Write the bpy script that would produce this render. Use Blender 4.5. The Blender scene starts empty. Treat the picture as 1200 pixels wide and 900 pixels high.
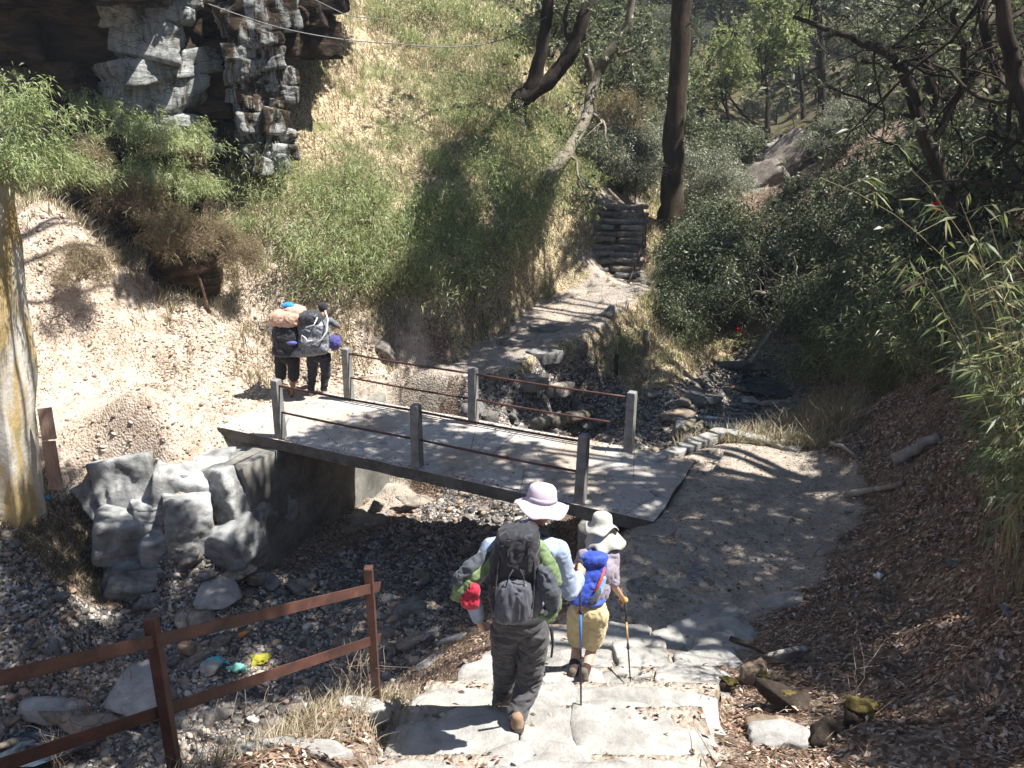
import bpy, bmesh, math, random
import numpy as np
from mathutils import Vector, Matrix

# ------------------------------------------------------------------ scene, camera, light
SC = bpy.context.scene
C = SC.collection
R = math.radians
CAM_Z, PITCH, FPX = 5.45, R(19.0), 1000.0
cd = bpy.data.cameras.new('camera'); cam = bpy.data.objects.new('camera', cd); C.objects.link(cam)
cam.location = (0, 0, CAM_Z); cam.rotation_euler = (R(90) - PITCH, 0, 0)
cd.sensor_fit = 'HORIZONTAL'; cd.sensor_width = 36.0; cd.lens = 36.0 * FPX / 1200.0
cd.clip_start = 0.05; cd.clip_end = 2000
SC.camera = cam

SUN = Vector((0.47, -0.08, 0.87)).normalized()          # towards the sun
w = bpy.data.worlds.new('World'); SC.world = w; w.use_nodes = True
nt = w.node_tree; nt.nodes.clear()
o_ = nt.nodes.new('ShaderNodeOutputWorld'); b_ = nt.nodes.new('ShaderNodeBackground'); s_ = nt.nodes.new('ShaderNodeTexSky')
s_.sky_type = 'NISHITA'; s_.sun_disc = False
s_.sun_elevation = math.asin(SUN.z); s_.sun_rotation = math.atan2(SUN.x, SUN.y)
s_.air_density = 1.0; s_.dust_density = 1.5; s_.altitude = 2500
b_.inputs['Strength'].default_value = 0.075
nt.links.new(s_.outputs[0], b_.inputs[0]); nt.links.new(b_.outputs[0], o_.inputs[0])
ld = bpy.data.lights.new('sun', 'SUN'); ld.energy = 5.0; ld.angle = R(0.5); ld.color = (1.0, 0.96, 0.90)
sun = bpy.data.objects.new('sun', ld); C.objects.link(sun)
sun.rotation_euler = (-SUN).to_track_quat('-Z', 'Y').to_euler(); sun.location = (20, -10, 40)
SC.view_settings.view_transform = 'Standard'; SC.view_settings.look = 'None'
SC.view_settings.exposure = 1.55; SC.view_settings.gamma = 1.0; SC.view_settings.use_curve_mapping = False
SC.cycles.max_bounces = 5; SC.cycles.diffuse_bounces = 3; SC.cycles.glossy_bounces = 2
SC.cycles.transmission_bounces = 3; SC.cycles.transparent_max_bounces = 4; SC.cycles.volume_bounces = 0
SC.cycles.use_denoising = True

HAZE_D = .0008
rng = np.random.default_rng(7)
random.seed(7)

# ------------------------------------------------------------------ picture <-> place
SP, CP = math.sin(PITCH), math.cos(PITCH)
def ray(u, v):
    a = (u - 600) / FPX; b = -(v - 450) / FPX
    return a, CP + b * SP, -SP + b * CP
def atz(u, v, z=0.0):
    a, y, d = ray(u, v); t = (z - CAM_Z) / d
    return Vector((a * t, y * t, z))
def aty(u, v, Y):
    a, y, d = ray(u, v); t = Y / y
    return Vector((a * t, Y, CAM_Z + d * t))
def project(x, y, z):
    zz = z - CAM_Z
    dep = y * CP - zz * SP
    return 600 + FPX * x / dep, 450 - FPX * (y * SP + zz * CP) / dep, dep

# ------------------------------------------------------------------ noise
_rt = np.random.default_rng(99).random(4096).astype(np.float64)
def _h(i, j, k, s):
    n = (i * 73856093) ^ (j * 19349663) ^ (k * 83492791) ^ (s * 2654435)
    n = (n ^ (n >> 13)) * 1274126177
    return _rt[(n ^ (n >> 16)) & 4095]
def vn(x, y, z=0.0, s=0):
    x = np.asarray(x, float); y = np.asarray(y, float); z = np.zeros_like(x) + z
    i, j, k = np.floor(x).astype(np.int64), np.floor(y).astype(np.int64), np.floor(z).astype(np.int64)
    fx, fy, fz = x - i, y - j, z - k
    fx = fx * fx * (3 - 2 * fx); fy = fy * fy * (3 - 2 * fy); fz = fz * fz * (3 - 2 * fz)
    r = 0
    for a in (0, 1):
        for b in (0, 1):
            for c in (0, 1):
                r = r + _h(i + a, j + b, k + c, s) * (fx if a else 1 - fx) * (fy if b else 1 - fy) * (fz if c else 1 - fz)
    return r * 2 - 1
def fbm(x, y, z=0.0, s=0, o=4, g=0.5):
    r = 0; a = 1.0; f = 1.0
    for k in range(o):
        r = r + a * vn(np.asarray(x) * f, np.asarray(y) * f, np.asarray(z) * f, s + k * 17); a *= g; f *= 2.03
    return r
def sstep(a, b, x):
    t = np.clip((x - a) / (b - a), 0, 1); return t * t * (3 - 2 * t)
def seg_dist(x, y, pts):
    d = np.full(np.shape(x), 1e9)
    for p, q in zip(pts[:-1], pts[1:]):
        vx, vy = q[0] - p[0], q[1] - p[1]; L = vx * vx + vy * vy
        t = np.clip(((x - p[0]) * vx + (y - p[1]) * vy) / L, 0, 1)
        d = np.minimum(d, np.hypot(x - p[0] - t * vx, y - p[1] - t * vy))
    return d

# ------------------------------------------------------------------ object helpers
def tag(o, label=None, cat=None, group=None, kind=None):
    if label: o['label'] = label
    if cat: o['category'] = cat
    if group: o['group'] = group
    if kind: o['kind'] = kind
    return o
def empty(name, loc, label=None, cat=None, group=None):
    o = bpy.data.objects.new(name, None); C.objects.link(o); o.location = loc; o.empty_display_size = 0.2
    return tag(o, label, cat, group)
def mesh_np(name, V, F, attrs=None, smooth=False):
    """V (n,3); F list/array of equal-length faces"""
    me = bpy.data.meshes.new(name)
    V = np.ascontiguousarray(V, dtype=np.float32); F = np.ascontiguousarray(F, dtype=np.int32)
    k = F.shape[1]
    me.vertices.add(len(V)); me.vertices.foreach_set('co', V.ravel())
    me.loops.add(F.size); me.loops.foreach_set('vertex_index', F.ravel())
    me.polygons.add(len(F)); me.polygons.foreach_set('loop_start', np.arange(0, F.size, k, dtype=np.int32))
    me.update(calc_edges=True)
    if attrs:
        for n, a in attrs.items():
            at = me.attributes.new(n, 'FLOAT', 'POINT'); at.data.foreach_set('value', np.ascontiguousarray(a, dtype=np.float32))
    if smooth: me.polygons.foreach_set('use_smooth', np.ones(len(F), dtype=bool))
    return me
def link(name, me, mat, parent=None, loc=None):
    if mat and not me.materials: me.materials.append(mat)
    o = bpy.data.objects.new(name, me); C.objects.link(o)
    if parent: o.parent = parent
    if loc is not None: o.location = loc
    return o
def from_bm(name, bm, mat, parent=None, loc=None, smooth=False):
    me = bpy.data.meshes.new(name); bmesh.ops.recalc_face_normals(bm, faces=bm.faces); bm.to_mesh(me); bm.free()
    if smooth: me.polygons.foreach_set('use_smooth', np.ones(len(me.polygons), dtype=bool))
    return link(name, me, mat, parent, loc)
def copy_tree(o, parent=None):
    c = o.copy(); C.objects.link(c); c.parent = parent
    for ch in list(o.children): copy_tree(ch, c)
    return c

def tube_arrays(pts, rad, n=8, cap=True, jit=0.0):
    P = np.array([tuple(p) for p in pts], float); Rr = np.array(rad, float)
    T = np.gradient(P, axis=0); T /= np.linalg.norm(T, axis=1)[:, None] + 1e-9
    up = np.array([0, 0, 1.0]) if abs(T[0][2]) < 0.9 else np.array([1.0, 0, 0])
    V = []; a = np.cross(T[0], up); a /= np.linalg.norm(a)
    ang = np.arange(n) * 2 * math.pi / n
    for i in range(len(P)):
        a = a - T[i] * np.dot(a, T[i]); a /= np.linalg.norm(a) + 1e-9
        b = np.cross(T[i], a)
        r = Rr[i] * (1 + (rng.normal(0, jit, n) if jit else 0))
        V.append(P[i] + (np.cos(ang) * r)[:, None] * a + (np.sin(ang) * r)[:, None] * b)
    V = np.concatenate(V); F = []
    for i in range(len(P) - 1):
        k = np.arange(n); k2 = (k + 1) % n
        F.append(np.stack([i * n + k, i * n + k2, (i + 1) * n + k2, (i + 1) * n + k], 1))
    F = np.concatenate(F)
    if cap:
        V = np.concatenate([V, P[:1], P[-1:]]); c0 = len(V) - 2; c1 = len(V) - 1
        k = np.arange(n); k2 = (k + 1) % n
        F = np.concatenate([F, np.stack([np.full(n, c0), k2, k, k], 1)[:, [0, 1, 2, 2]] * 1,
                            np.stack([np.full(n, c1), (len(P) - 1) * n + k, (len(P) - 1) * n + k2, (len(P) - 1) * n + k2], 1)])
    return V, F
class Acc:
    """collects quads / tris (tris stored as degenerate-free separate list) into one mesh"""
    def __init__(s): s.V = []; s.F = []; s.n = 0
    def add(s, V, F):
        s.V.append(np.asarray(V, float)); s.F += [tuple(dict.fromkeys(int(i) + s.n for i in f)) for f in F]; s.n += len(V)
    def tube(s, pts, rad, n=8, cap=True, jit=0.0):
        if not hasattr(rad, '__len__'): rad = [rad] * len(pts)
        s.add(*tube_arrays(pts, rad, n, cap, jit))
    def box(s, c, size, M=None):
        v = np.array([[x, y, z] for x in (-.5, .5) for y in (-.5, .5) for z in (-.5, .5)]) * np.array(size)
        if M is not None: v = v @ np.array(M.to_3x3()).T
        s.add(v + np.array(tuple(c)), [(0, 1, 3, 2), (4, 6, 7, 5), (0, 4, 5, 1), (2, 3, 7, 6), (0, 2, 6, 4), (1, 5, 7, 3)])
    def build(s, name, mat, parent=None, origin=(0, 0, 0), smooth=False, bevel=0.0, loc=None):
        V = np.concatenate(s.V) - np.array(tuple(origin))
        me = bpy.data.meshes.new(name); me.from_pydata(V.tolist(), [], s.F); me.update()
        if smooth: me.polygons.foreach_set('use_smooth', np.ones(len(me.polygons), dtype=bool))
        o = link(name, me, mat, parent, loc)
        if bevel:
            m = o.modifiers.new('bevel', 'BEVEL'); m.width = bevel; m.segments = 2; m.limit_method = 'ANGLE'; m.angle_limit = R(40)
        return o

# ------------------------------------------------------------------ material helpers
def N(nt, t, **k):
    n = nt.nodes.new(t)
    for a, b in k.items():
        if a in n.inputs: n.inputs[a].default_value = b
        else: setattr(n, a, b)
    return n
def newmat(name, rough=0.85, spec=0.25):
    m = bpy.data.materials.new(name); m.use_nodes = True; nt = m.node_tree
    b = nt.nodes['Principled BSDF']; b.inputs['Roughness'].default_value = rough; b.inputs['Specular IOR Level'].default_value = spec
    return m, nt, b
def ramp(nt, fac, stops, interp='LINEAR'):
    r = nt.nodes.new('ShaderNodeValToRGB'); r.color_ramp.interpolation = interp
    e = r.color_ramp.elements
    while len(e) > 1: e.remove(e[-1])
    for i, (p, c) in enumerate(stops):
        el = e[0] if i == 0 else e.new(p)
        el.position = p; el.color = (c[0], c[1], c[2], 1) if hasattr(c, '__len__') else (c, c, c, 1)
    if fac is not None: nt.links.new(fac, r.inputs[0])
    return r.outputs[0]
def coords(nt, scale=(1, 1, 1), obj=False):
    if obj:
        tc = nt.nodes.new('ShaderNodeTexCoord'); src = tc.outputs['Object']
    else:
        tc = nt.nodes.new('ShaderNodeNewGeometry'); src = tc.outputs['Position']
    m = nt.nodes.new('ShaderNodeMapping'); m.inputs['Scale'].default_value = scale
    nt.links.new(src, m.inputs[0]); return m.outputs[0]
def noise(nt, vec, scale, detail=6, rough=0.6, dist=0.0):
    n = N(nt, 'ShaderNodeTexNoise', Scale=scale, Detail=detail, Roughness=rough, Distortion=dist)
    nt.links.new(vec, n.inputs['Vector']); return n.outputs['Fac']
def voro(nt, vec, scale, out='Color', feature='F1'):
    n = N(nt, 'ShaderNodeTexVoronoi', Scale=scale); n.feature = feature
    nt.links.new(vec, n.inputs['Vector']); return n.outputs[out]
def mix(nt, f, a, b, bt='MIX'):
    m = nt.nodes.new('ShaderNodeMix'); m.data_type = 'RGBA'; m.blend_type = bt
    for s, x in ((0, f), (6, a), (7, b)):
        if hasattr(x, 'is_linked') or isinstance(x, bpy.types.NodeSocket): nt.links.new(x, m.inputs[s])
        elif hasattr(x, '__len__'): m.inputs[s].default_value = (x[0], x[1], x[2], 1)
        else: m.inputs[s].default_value = x
    return m.outputs[2]
def math_(nt, op, a, b=0.0, clamp=False):
    m = nt.nodes.new('ShaderNodeMath'); m.operation = op; m.use_clamp = clamp
    for s, x in ((0, a), (1, b)):
        if isinstance(x, bpy.types.NodeSocket): nt.links.new(x, m.inputs[s])
        else: m.inputs[s].default_value = x
    return m.outputs[0]
def attr(nt, name):
    a = nt.nodes.new('ShaderNodeAttribute'); a.attribute_name = name; return a.outputs['Fac']
def bump(nt, b, h, strength=0.5, dist=0.02, prev=None):
    n = N(nt, 'ShaderNodeBump', Strength=strength, Distance=dist)
    nt.links.new(h, n.inputs['Height'])
    if prev: nt.links.new(prev, n.inputs['Normal'])
    if b: nt.links.new(n.outputs[0], b.inputs['Normal'])
    return n.outputs[0]

def mat_mottle(name, c1, c2, scale=3.0, rough=0.85, c3=None, bumps=0.4, bdist=0.01, obj=True, stretch=(1, 1, 1), spec=0.25, metal=0.0):
    m, nt, b = newmat(name, rough, spec); v = coords(nt, stretch, obj)
    f = noise(nt, v, scale, 8, 0.65)
    st = [(0.35, c1), (0.62, c2)] + ([(0.78, c3)] if c3 else [])
    col = ramp(nt, f, st)
    col = mix(nt, 0.35, col, ramp(nt, noise(nt, v, scale * 9, 4, 0.6), [(0.3, (.35, .35, .35)), (0.7, (1.3, 1.3, 1.3))]), 'MULTIPLY')
    nt.links.new(col, b.inputs['Base Color']); b.inputs['Metallic'].default_value = metal
    bump(nt, b, noise(nt, v, scale * 6, 6, 0.7), bumps, bdist)
    return m
def mat_leaf(name, cols, trans=0.35, rough=0.55, tcol=1.25):
    """cols: colour stops over the per-leaf 'tint' attribute"""
    m = bpy.data.materials.new(name); m.use_nodes = True; nt = m.node_tree; nt.nodes.clear()
    out = N(nt, 'ShaderNodeOutputMaterial'); b = N(nt, 'ShaderNodeBsdfPrincipled', Roughness=rough)
    b.inputs['Specular IOR Level'].default_value = 0.35
    tr = N(nt, 'ShaderNodeBsdfTranslucent'); mx = N(nt, 'ShaderNodeMixShader'); mx.inputs[0].default_value = trans
    c = ramp(nt, attr(nt, 'tint'), cols)
    nt.links.new(c, b.inputs['Base Color'])
    t = mix(nt, 1.0, c, (tcol, tcol * 1.02, tcol * 0.7), 'MULTIPLY'); nt.links.new(t, tr.inputs[0])
    nt.links.new(b.outputs[0], mx.inputs[1]); nt.links.new(tr.outputs[0], mx.inputs[2]); nt.links.new(mx.outputs[0], out.inputs[0])
    return m
# ------------------------------------------------------------------ terrain
def Z(u, v, z): p = atz(u, v, z); return (p.x, p.y, p.z)
def Y(u, v, y): p = aty(u, v, y); return (p.x, p.y, p.z)
CP_ = [
 # right landing, flat
 Z(770,612,0), Z(820,560,0), Z(900,560,0), Z(955,570,0), Z(800,680,0), Z(930,650,0.02), Z(720,700,0), Z(850,735,0.02), Z(965,630,0.05),
 Z(860,520,0), Z(930,535,0), Z(690,650,-.1), Z(900,700,0.02), Z(800,545,-.02),
 # stairs ramp
 (0,4.5,1.33),(0.1,3.3,1.95),(0,2.0,2.6),(0,0,3.75),(0,-3,4.6),(.6,6.2,.55),(.75,7.2,.12),(1.0,4.6,1.3),(1.6,6.4,.45),(2.1,7.3,.12),(-.6,4.6,1.35),(-.1,6.2,.5),(1.1,3,2.1),
 (-1.04,4.95,1.42),(-1.8,3.6,2.0),(-2.5,2.4,2.5),(-3,0,3.4),(-.6,5.6,.85),(-.35,6.6,.3),
 # drop from the stairs to the stream
 (-1.7,5.9,-.1),(-2.6,5.0,-.1),(-2.2,6.8,-1.5),(-3.4,5.6,-1.4),(-1.2,7.6,-1.35),(-4.6,4.5,-1.2),(-4,3,.6),(-3.6,2.2,1.6),
 Z(470,690,-1.9), Z(520,640,-2.0), Z(560,600,-1.9), Z(480,585,-2.0), Z(400,640,-2.15), Z(350,700,-2.3), Z(430,740,-2.0), Z(250,780,-2.3), Z(150,830,-2.4), Z(330,770,-2.3),
 Z(60,850,-2.5), (-7,7,-2.7), (-8,5,-3), (-6.3,7.5,-2.5), (.35,8.9,-.5), (-.3,9.6,-1.15),
 # under the bridge
 (-1.6,11.9,-2.25),(-2.9,12.9,-2.4),(-.2,11.2,-1.9),(1.0,11.0,-.9),(1.7,10.9,-.35),(-1,13,-2.1),(.6,12.2,-1.6),(-2.0,14.2,-2.05),(-.8,14.6,-1.85),(-.9,10.6,-2.0),(.3,10.2,-1.5),
 # upstream pit
 Z(650,480,-1.3), Z(700,520,-1.3), Z(740,470,-1.1), Z(600,450,-.7), Z(640,445,-.9), Z(690,440,-.6), Z(750,510,-1.2),
 # path beyond the bridge
 Z(440,450,0), Z(480,440,0.02), Z(560,428,.08), Z(600,410,.15), Z(640,390,.3), Z(700,345,.75), Z(665,365,.5), Z(725,330,.9), Z(610,402,.2), Z(668,398,.2), Z(640,372,.48), Z(692,362,.6), Z(738,345,.75), Z(600,425,.1), Z(510,462,-.1), Z(545,465,-.35),
 Z(715,305,1.2), (3.0,23.6,2.25), (2.4,22.6,1.7), (3.1,25,2.5),
 # left landing
 Z(300,480,0.0), Z(230,520,0.0), Z(340,440,0.05), Z(400,450,0), Z(200,480,.12), Z(150,500,.35), Z(330,500,-.02), Z(200,545,-.1),
 # left bank
 Y(100,450,14.6), Y(60,350,15.2), Y(60,250,16), Y(250,380,16.5), Y(150,380,15.8), Y(0,300,15), Y(0,450,13.4), Y(40,560,12), Y(50,650,11), Y(50,750,9.8),
 (-9,12,1.2), (-11,9,1.0), (-10,6,-1), (-14,10,3), (-14,16,6), (-9.5,16,3.2), (-12,4,0),
 # boulder face foot
 (-5.2,11.2,-2.2),(-3.9,11.6,-2.3),(-6.2,10.6,-1.9),(-6.1,12.35,-1.2),(-7.0,12.2,-.7),(-4.6,12.9,-1.6),
 # hillside
 Y(350,330,17.5), Y(450,300,18), Y(350,200,20.3), Y(450,150,22.3), Y(450,50,25.5), Y(450,0,27), Y(600,250,20.5), Y(600,120,25), Y(600,0,31), Y(560,370,17.4), Y(520,340,17.4), Y(640,320,20.3),
 Y(670,250,22.4), Y(740,190,28), Y(740,100,37), Y(420,390,16.6), Y(300,300,18), Y(180,300,18.5), Y(480,400,17.0), Y(650,180,24),
 (-8,21,5.5), (-6,24,8), (-10,24,10), (-14,22,11), (-12,30,15), (-4,34,13), (-20,20,13), (-20,10,8), (-20,35,20), (-5,45,18),
 # right of the path, pools, gully
 Y(760,330,21.3), Y(780,450,17.5), Y(750,400,18.6), Y(740,365,20.3), Y(860,400,20.5), Y(850,330,24), Y(850,250,31), Y(880,190,38), Y(920,130,48),
 Z(860,490,-1.12), Z(905,450,-1.0), Z(820,500,-1.1), Z(800,520,-1.15), Z(840,520,-1.0), Z(930,490,-.8), Z(900,505,-1.0), Y(905,425,19.4),
 Y(985,450,16.4), Y(1000,410,17.5), Y(1000,330,22), Y(1060,470,12.6), Y(1100,430,12.2), Y(1100,530,10.4), Y(1020,560,11), Y(1000,520,12.2), Y(1180,600,7.6),
 Y(1050,700,7.5), Y(960,745,7.0), Y(1150,750,5.9), Y(900,850,5.2), Y(1100,850,4.7), Y(1190,880,4.3), Y(1000,650,9.0),
 (8,12,3.6),(7,9,3.9),(5,6,3.0),(6,3.5,4.2),(10,7,6),(8,0,6),(4,1.5,3.9),(12,18,5.5),(9,20,2.2),(10,26,4),(15,30,5.2),(14,10,8),(20,20,12),(25,30,17),(2.2,3.0,2.1),(3,-2,4.8),(8,-5,8),(20,0,14),(-10,-5,3),(0,-8,7),
 (5,36,3.6),(9,50,6),(0,50,14),(20,50,7),(-20,50,26),(7,60,8),(30,10,18),(-25,0,8),
]
CPA = np.array(CP_)
def _k(r2): return np.sqrt(r2 + 0.35)
_d2 = ((CPA[:, None, :2] - CPA[None, :, :2]) ** 2).sum(-1)
_n = len(CPA); _A = np.zeros((_n + 3, _n + 3)); _A[:_n, :_n] = _k(_d2) - 0.02 * np.eye(_n) * 1.0
_A[:_n, _n:] = np.c_[np.ones(_n), CPA[:, :2]]; _A[_n:, :_n] = _A[:_n, _n:].T
_W = np.linalg.solve(_A, np.r_[CPA[:, 2], 0, 0, 0])
def H0(x, y):
    x = np.asarray(x, float); sh = x.shape; x = x.ravel(); y = np.asarray(y, float).ravel(); out = np.empty_like(x)
    for i in range(0, len(x), 20000):
        a, b = x[i:i + 20000], y[i:i + 20000]
        out[i:i + 20000] = _k((a[:, None] - CPA[:, 0]) ** 2 + (b[:, None] - CPA[:, 1]) ** 2) @ _W[:_n] + _W[_n] + _W[_n + 1] * a + _W[_n + 2] * b
    return out.reshape(sh)

def xy(*uvz): return [tuple(atz(*p))[:2] for p in uvz]
PATH_A = [(0, -3), (0, 4.5), (.7, 6.6), (1.3, 8.4), (2.2, 10), (3.2, 11.2)]
PATH_B = [(-6, 13.6), (-4.4, 14.6)] + xy((440, 452, 0), (480, 442, 0), (560, 430, 0), (600, 412, .15), (640, 392, .3), (665, 368, .5), (700, 345, .75), (722, 332, .9)) + [(2.9, 23.2), (3.1, 26)]
STREAM = xy((1000, 400, -.6), (905, 450, -1), (860, 490, -1.1), (810, 510, -1.1), (740, 500, -1.2), (650, 490, -1.3)) + [(-1, 13), (-2.2, 12.2), (-2.6, 10.6)] + xy((350, 730, -2.3), (200, 800, -2.3), (60, 850, -2.5)) + [(-9, 5)]
DECK0 = Vector((-5.04, 13.6, 0)); DAX = Vector((.898, -.44, 0)).normalized(); DNO = Vector((.44, .898, 0)).normalized(); DLEN, DWID = 7.72, 2.25
PBZ = [((-6, 13.6), .05), ((-4.4, 14.6), .0)] + [(tuple(atz(u_, v_, z_))[:2], z_) for u_, v_, z_ in ((440, 452, 0), (480, 442, 0), (560, 430, .03), (600, 412, .15), (640, 392, .3), (665, 368, .5), (700, 345, .75), (722, 332, .9))]
def masks(x, y):
    wob = fbm(x * .9, y * .9, 0, 5, 4) * .35
    dA = seg_dist(x, y, PATH_A); dB = seg_dist(x, y, PATH_B); dS = seg_dist(x, y, STREAM)
    wA = np.interp(y, [0, 4.5, 6.6, 8, 10, 12], [1.0, 1.1, 1.25, 1.5, 1.9, 1.7])
    wB = np.interp(y, [13, 15, 16, 17.2, 18, 20, 23, 26], [1.6, 1.0, .6, .6, .9, 1.1, .75, .7])
    path = np.maximum(sstep(wA + .3, wA - .15, dA + wob), sstep(wB + .25, wB - .15, dB + wob * .8))
    wS = np.interp(y, [5, 9, 12, 14, 16, 19], [1.8, 1.9, 1.6, 1.2, 1.3, .8])
    stream = sstep(wS + .5, wS - .2, dS + wob) * (1 - path)
    return path, stream, dA, dB, dS
STEPS_Z = []
_sz = [(2.70, 3.35, 2.03), (3.35, 3.88, 1.76), (3.88, 4.36, 1.50), (4.36, 5.02, 1.33), (5.02, 5.62, 1.06), (5.62, 5.86, .78), (5.86, 6.58, .50), (6.58, 7.12, .28), (7.12, 7.62, .12)]
for k_, r_ in enumerate(_sz): STEPS_Z.append((0, r_[0] + (.03 if k_ else 0), (0, r_[2])))
STEPS_Z.append((0, 7.66, (0, .03)))
def wstair(x, y):
    xl = np.interp(y, [2.7, 4.5, 5.6, 6.6, 7.6], [-1.05, -.85, -.6, -.3, .15]); xr = np.interp(y, [2.7, 4.5, 5.6, 6.6, 7.6], [1.25, 1.4, 1.65, 2.1, 2.6])
    return np.minimum(x - xl, xr - x) + .35
def Hfun(x, y):
    x = np.asarray(x, float); y = np.asarray(y, float)
    z = H0(x, y); path, stream, dA, dB, dS = masks(x, y)
    zp = np.zeros(x.shape); dm = np.full(x.shape, 1e9)
    for (p, pz), (q, qz) in zip(PBZ[:-1], PBZ[1:]):
        vx, vy = q[0] - p[0], q[1] - p[1]; t_ = np.clip(((x - p[0]) * vx + (y - p[1]) * vy) / (vx * vx + vy * vy), 0, 1); d_ = np.hypot(x - p[0] - t_ * vx, y - p[1] - t_ * vy)
        zp = np.where(d_ < dm, pz + (qz - pz) * t_, zp); dm = np.minimum(dm, d_)
    wb_ = np.interp(y, [13, 15, 16, 17.2, 18, 20, 23], [1.6, 1.0, .6, .6, .9, 1.1, .75])
    k_ = sstep(wb_ + .4, wb_ - .1, dm) * (y > 14.6) * sstep(21.3, 20.8, y)
    z = z * (1 - k_) + zp * k_
    rough = (1 - path)
    sd = sstep(4.2, 3.0, np.hypot((x + 6.2) * .8, (y - 15.2) * .9)) * rough
    z = z + sd * (np.abs(fbm(x * 2.4 + y * .5, y * .9, 0, 91, 4)) * .16 - .05 + fbm(x * 7, y * 7, 0, 92, 2) * .02)
    far = sstep(20, 60, np.hypot(x, y))
    rb = sstep(2.6, 3.6, x - np.maximum(0, y - 8) * .35) * sstep(16, 12, y)
    z = z + rough * (rb * (np.abs(fbm(x * 1.3, y * 1.3, 0, 51, 4)) * .3 - .08) + fbm(x * .8, y * .8, 0, 31, 3) * .10 + fbm(x * 3.1, y * 3.1, 0, 41, 3) * .035 + far * fbm(x * .25, y * .25, 0, 3, 3) * .8)
    z = z + stream * (np.abs(fbm(x * 2.6, y * 2.6, 0, 77, 3)) * .13 - .03)
    z = z + path * (fbm(x * 4, y * 4, 0, 61, 3) * .008)
    # keep the ground below the deck near its ends
    s = (x - DECK0.x) * DAX.x + (y - DECK0.y) * DAX.y; t = (x - DECK0.x) * DNO.x + (y - DECK0.y) * DNO.y
    on = sstep(-.02, .05, s) * sstep(DLEN + .02, DLEN - .05, s) * sstep(-.05, .02, t) * sstep(DWID + .05, DWID - .02, t)
    near = (s > 6) & (s < DLEN + .35) & (t > -.5) & (t < DWID + .4)
    z = np.where(near, np.minimum(z, -.035), z)
    z = np.where(on > .5, np.minimum(z, -.12), z)
    lim = -2.2 + .22 * np.maximum(0, s - 2) + 1.1 * np.maximum(0, s - 4.3) + 2.5 * np.maximum(0, t - 3.2) + 1.5 * np.maximum(0, -1.5 - t)
    lim = lim + fbm(x * 2.6, y * 2.6, 0, 77, 3) * .09
    z = np.where(s > 1.15, np.minimum(z, lim), z)
    inst = path * (y > 2.4) * (y < 7.9) * sstep(.1, .5, wstair(x, y))
    zs = np.full(np.shape(z), 2.3)
    for (_, y1_, zz_) in STEPS_Z: zs = np.where(y > y1_, zz_[1], zs)
    z = np.where(inst > .3, zs - .05 + fbm(x * 5, y * 5, 0, 61, 3) * .012, z)
    return z

ax = lambda segs: np.unique(np.concatenate([np.arange(a, b, st) for a, b, st in segs]))
GX = ax([(-26, -12, .4), (-12, -7, .12), (-7, 6, .055), (6, 12, .12), (12, 34, .4)])
GY = ax([(-9, 2, .3), (2, 16, .055), (16, 24, .09), (24, 36, .2), (36, 64, .6)])
MX, MY = np.meshgrid(GX, GY)
GZ = Hfun(MX, MY)
def Hat(x, y):
    """fast lookup of the ground height"""
    x = np.atleast_1d(np.asarray(x, float)); y = np.atleast_1d(np.asarray(y, float))
    i = np.clip(np.searchsorted(GX, x) - 1, 0, len(GX) - 2); j = np.clip(np.searchsorted(GY, y) - 1, 0, len(GY) - 2)
    fx = np.clip((x - GX[i]) / (GX[i + 1] - GX[i]), 0, 1); fy = np.clip((y - GY[j]) / (GY[j + 1] - GY[j]), 0, 1)
    return GZ[j, i] * (1 - fx) * (1 - fy) + GZ[j, i + 1] * fx * (1 - fy) + GZ[j + 1, i] * (1 - fx) * fy + GZ[j + 1, i + 1] * fx * fy
def hz(x, y): return float(Hat(x, y)[0])
def on_ground(u, v, y0=2.5, y1=60):
    """first point where the line of sight of a picture point meets the ground"""
    a, b, d = ray(u, v); t = np.linspace(y0 / b, y1 / b, 3000)
    zz = Hat(a * t, b * t); k = np.argmax(CAM_Z + d * t < zz)
    if k == 0: k = len(t) - 1
    return Vector((a * t[k], b * t[k], float(zz[k])))

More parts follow.
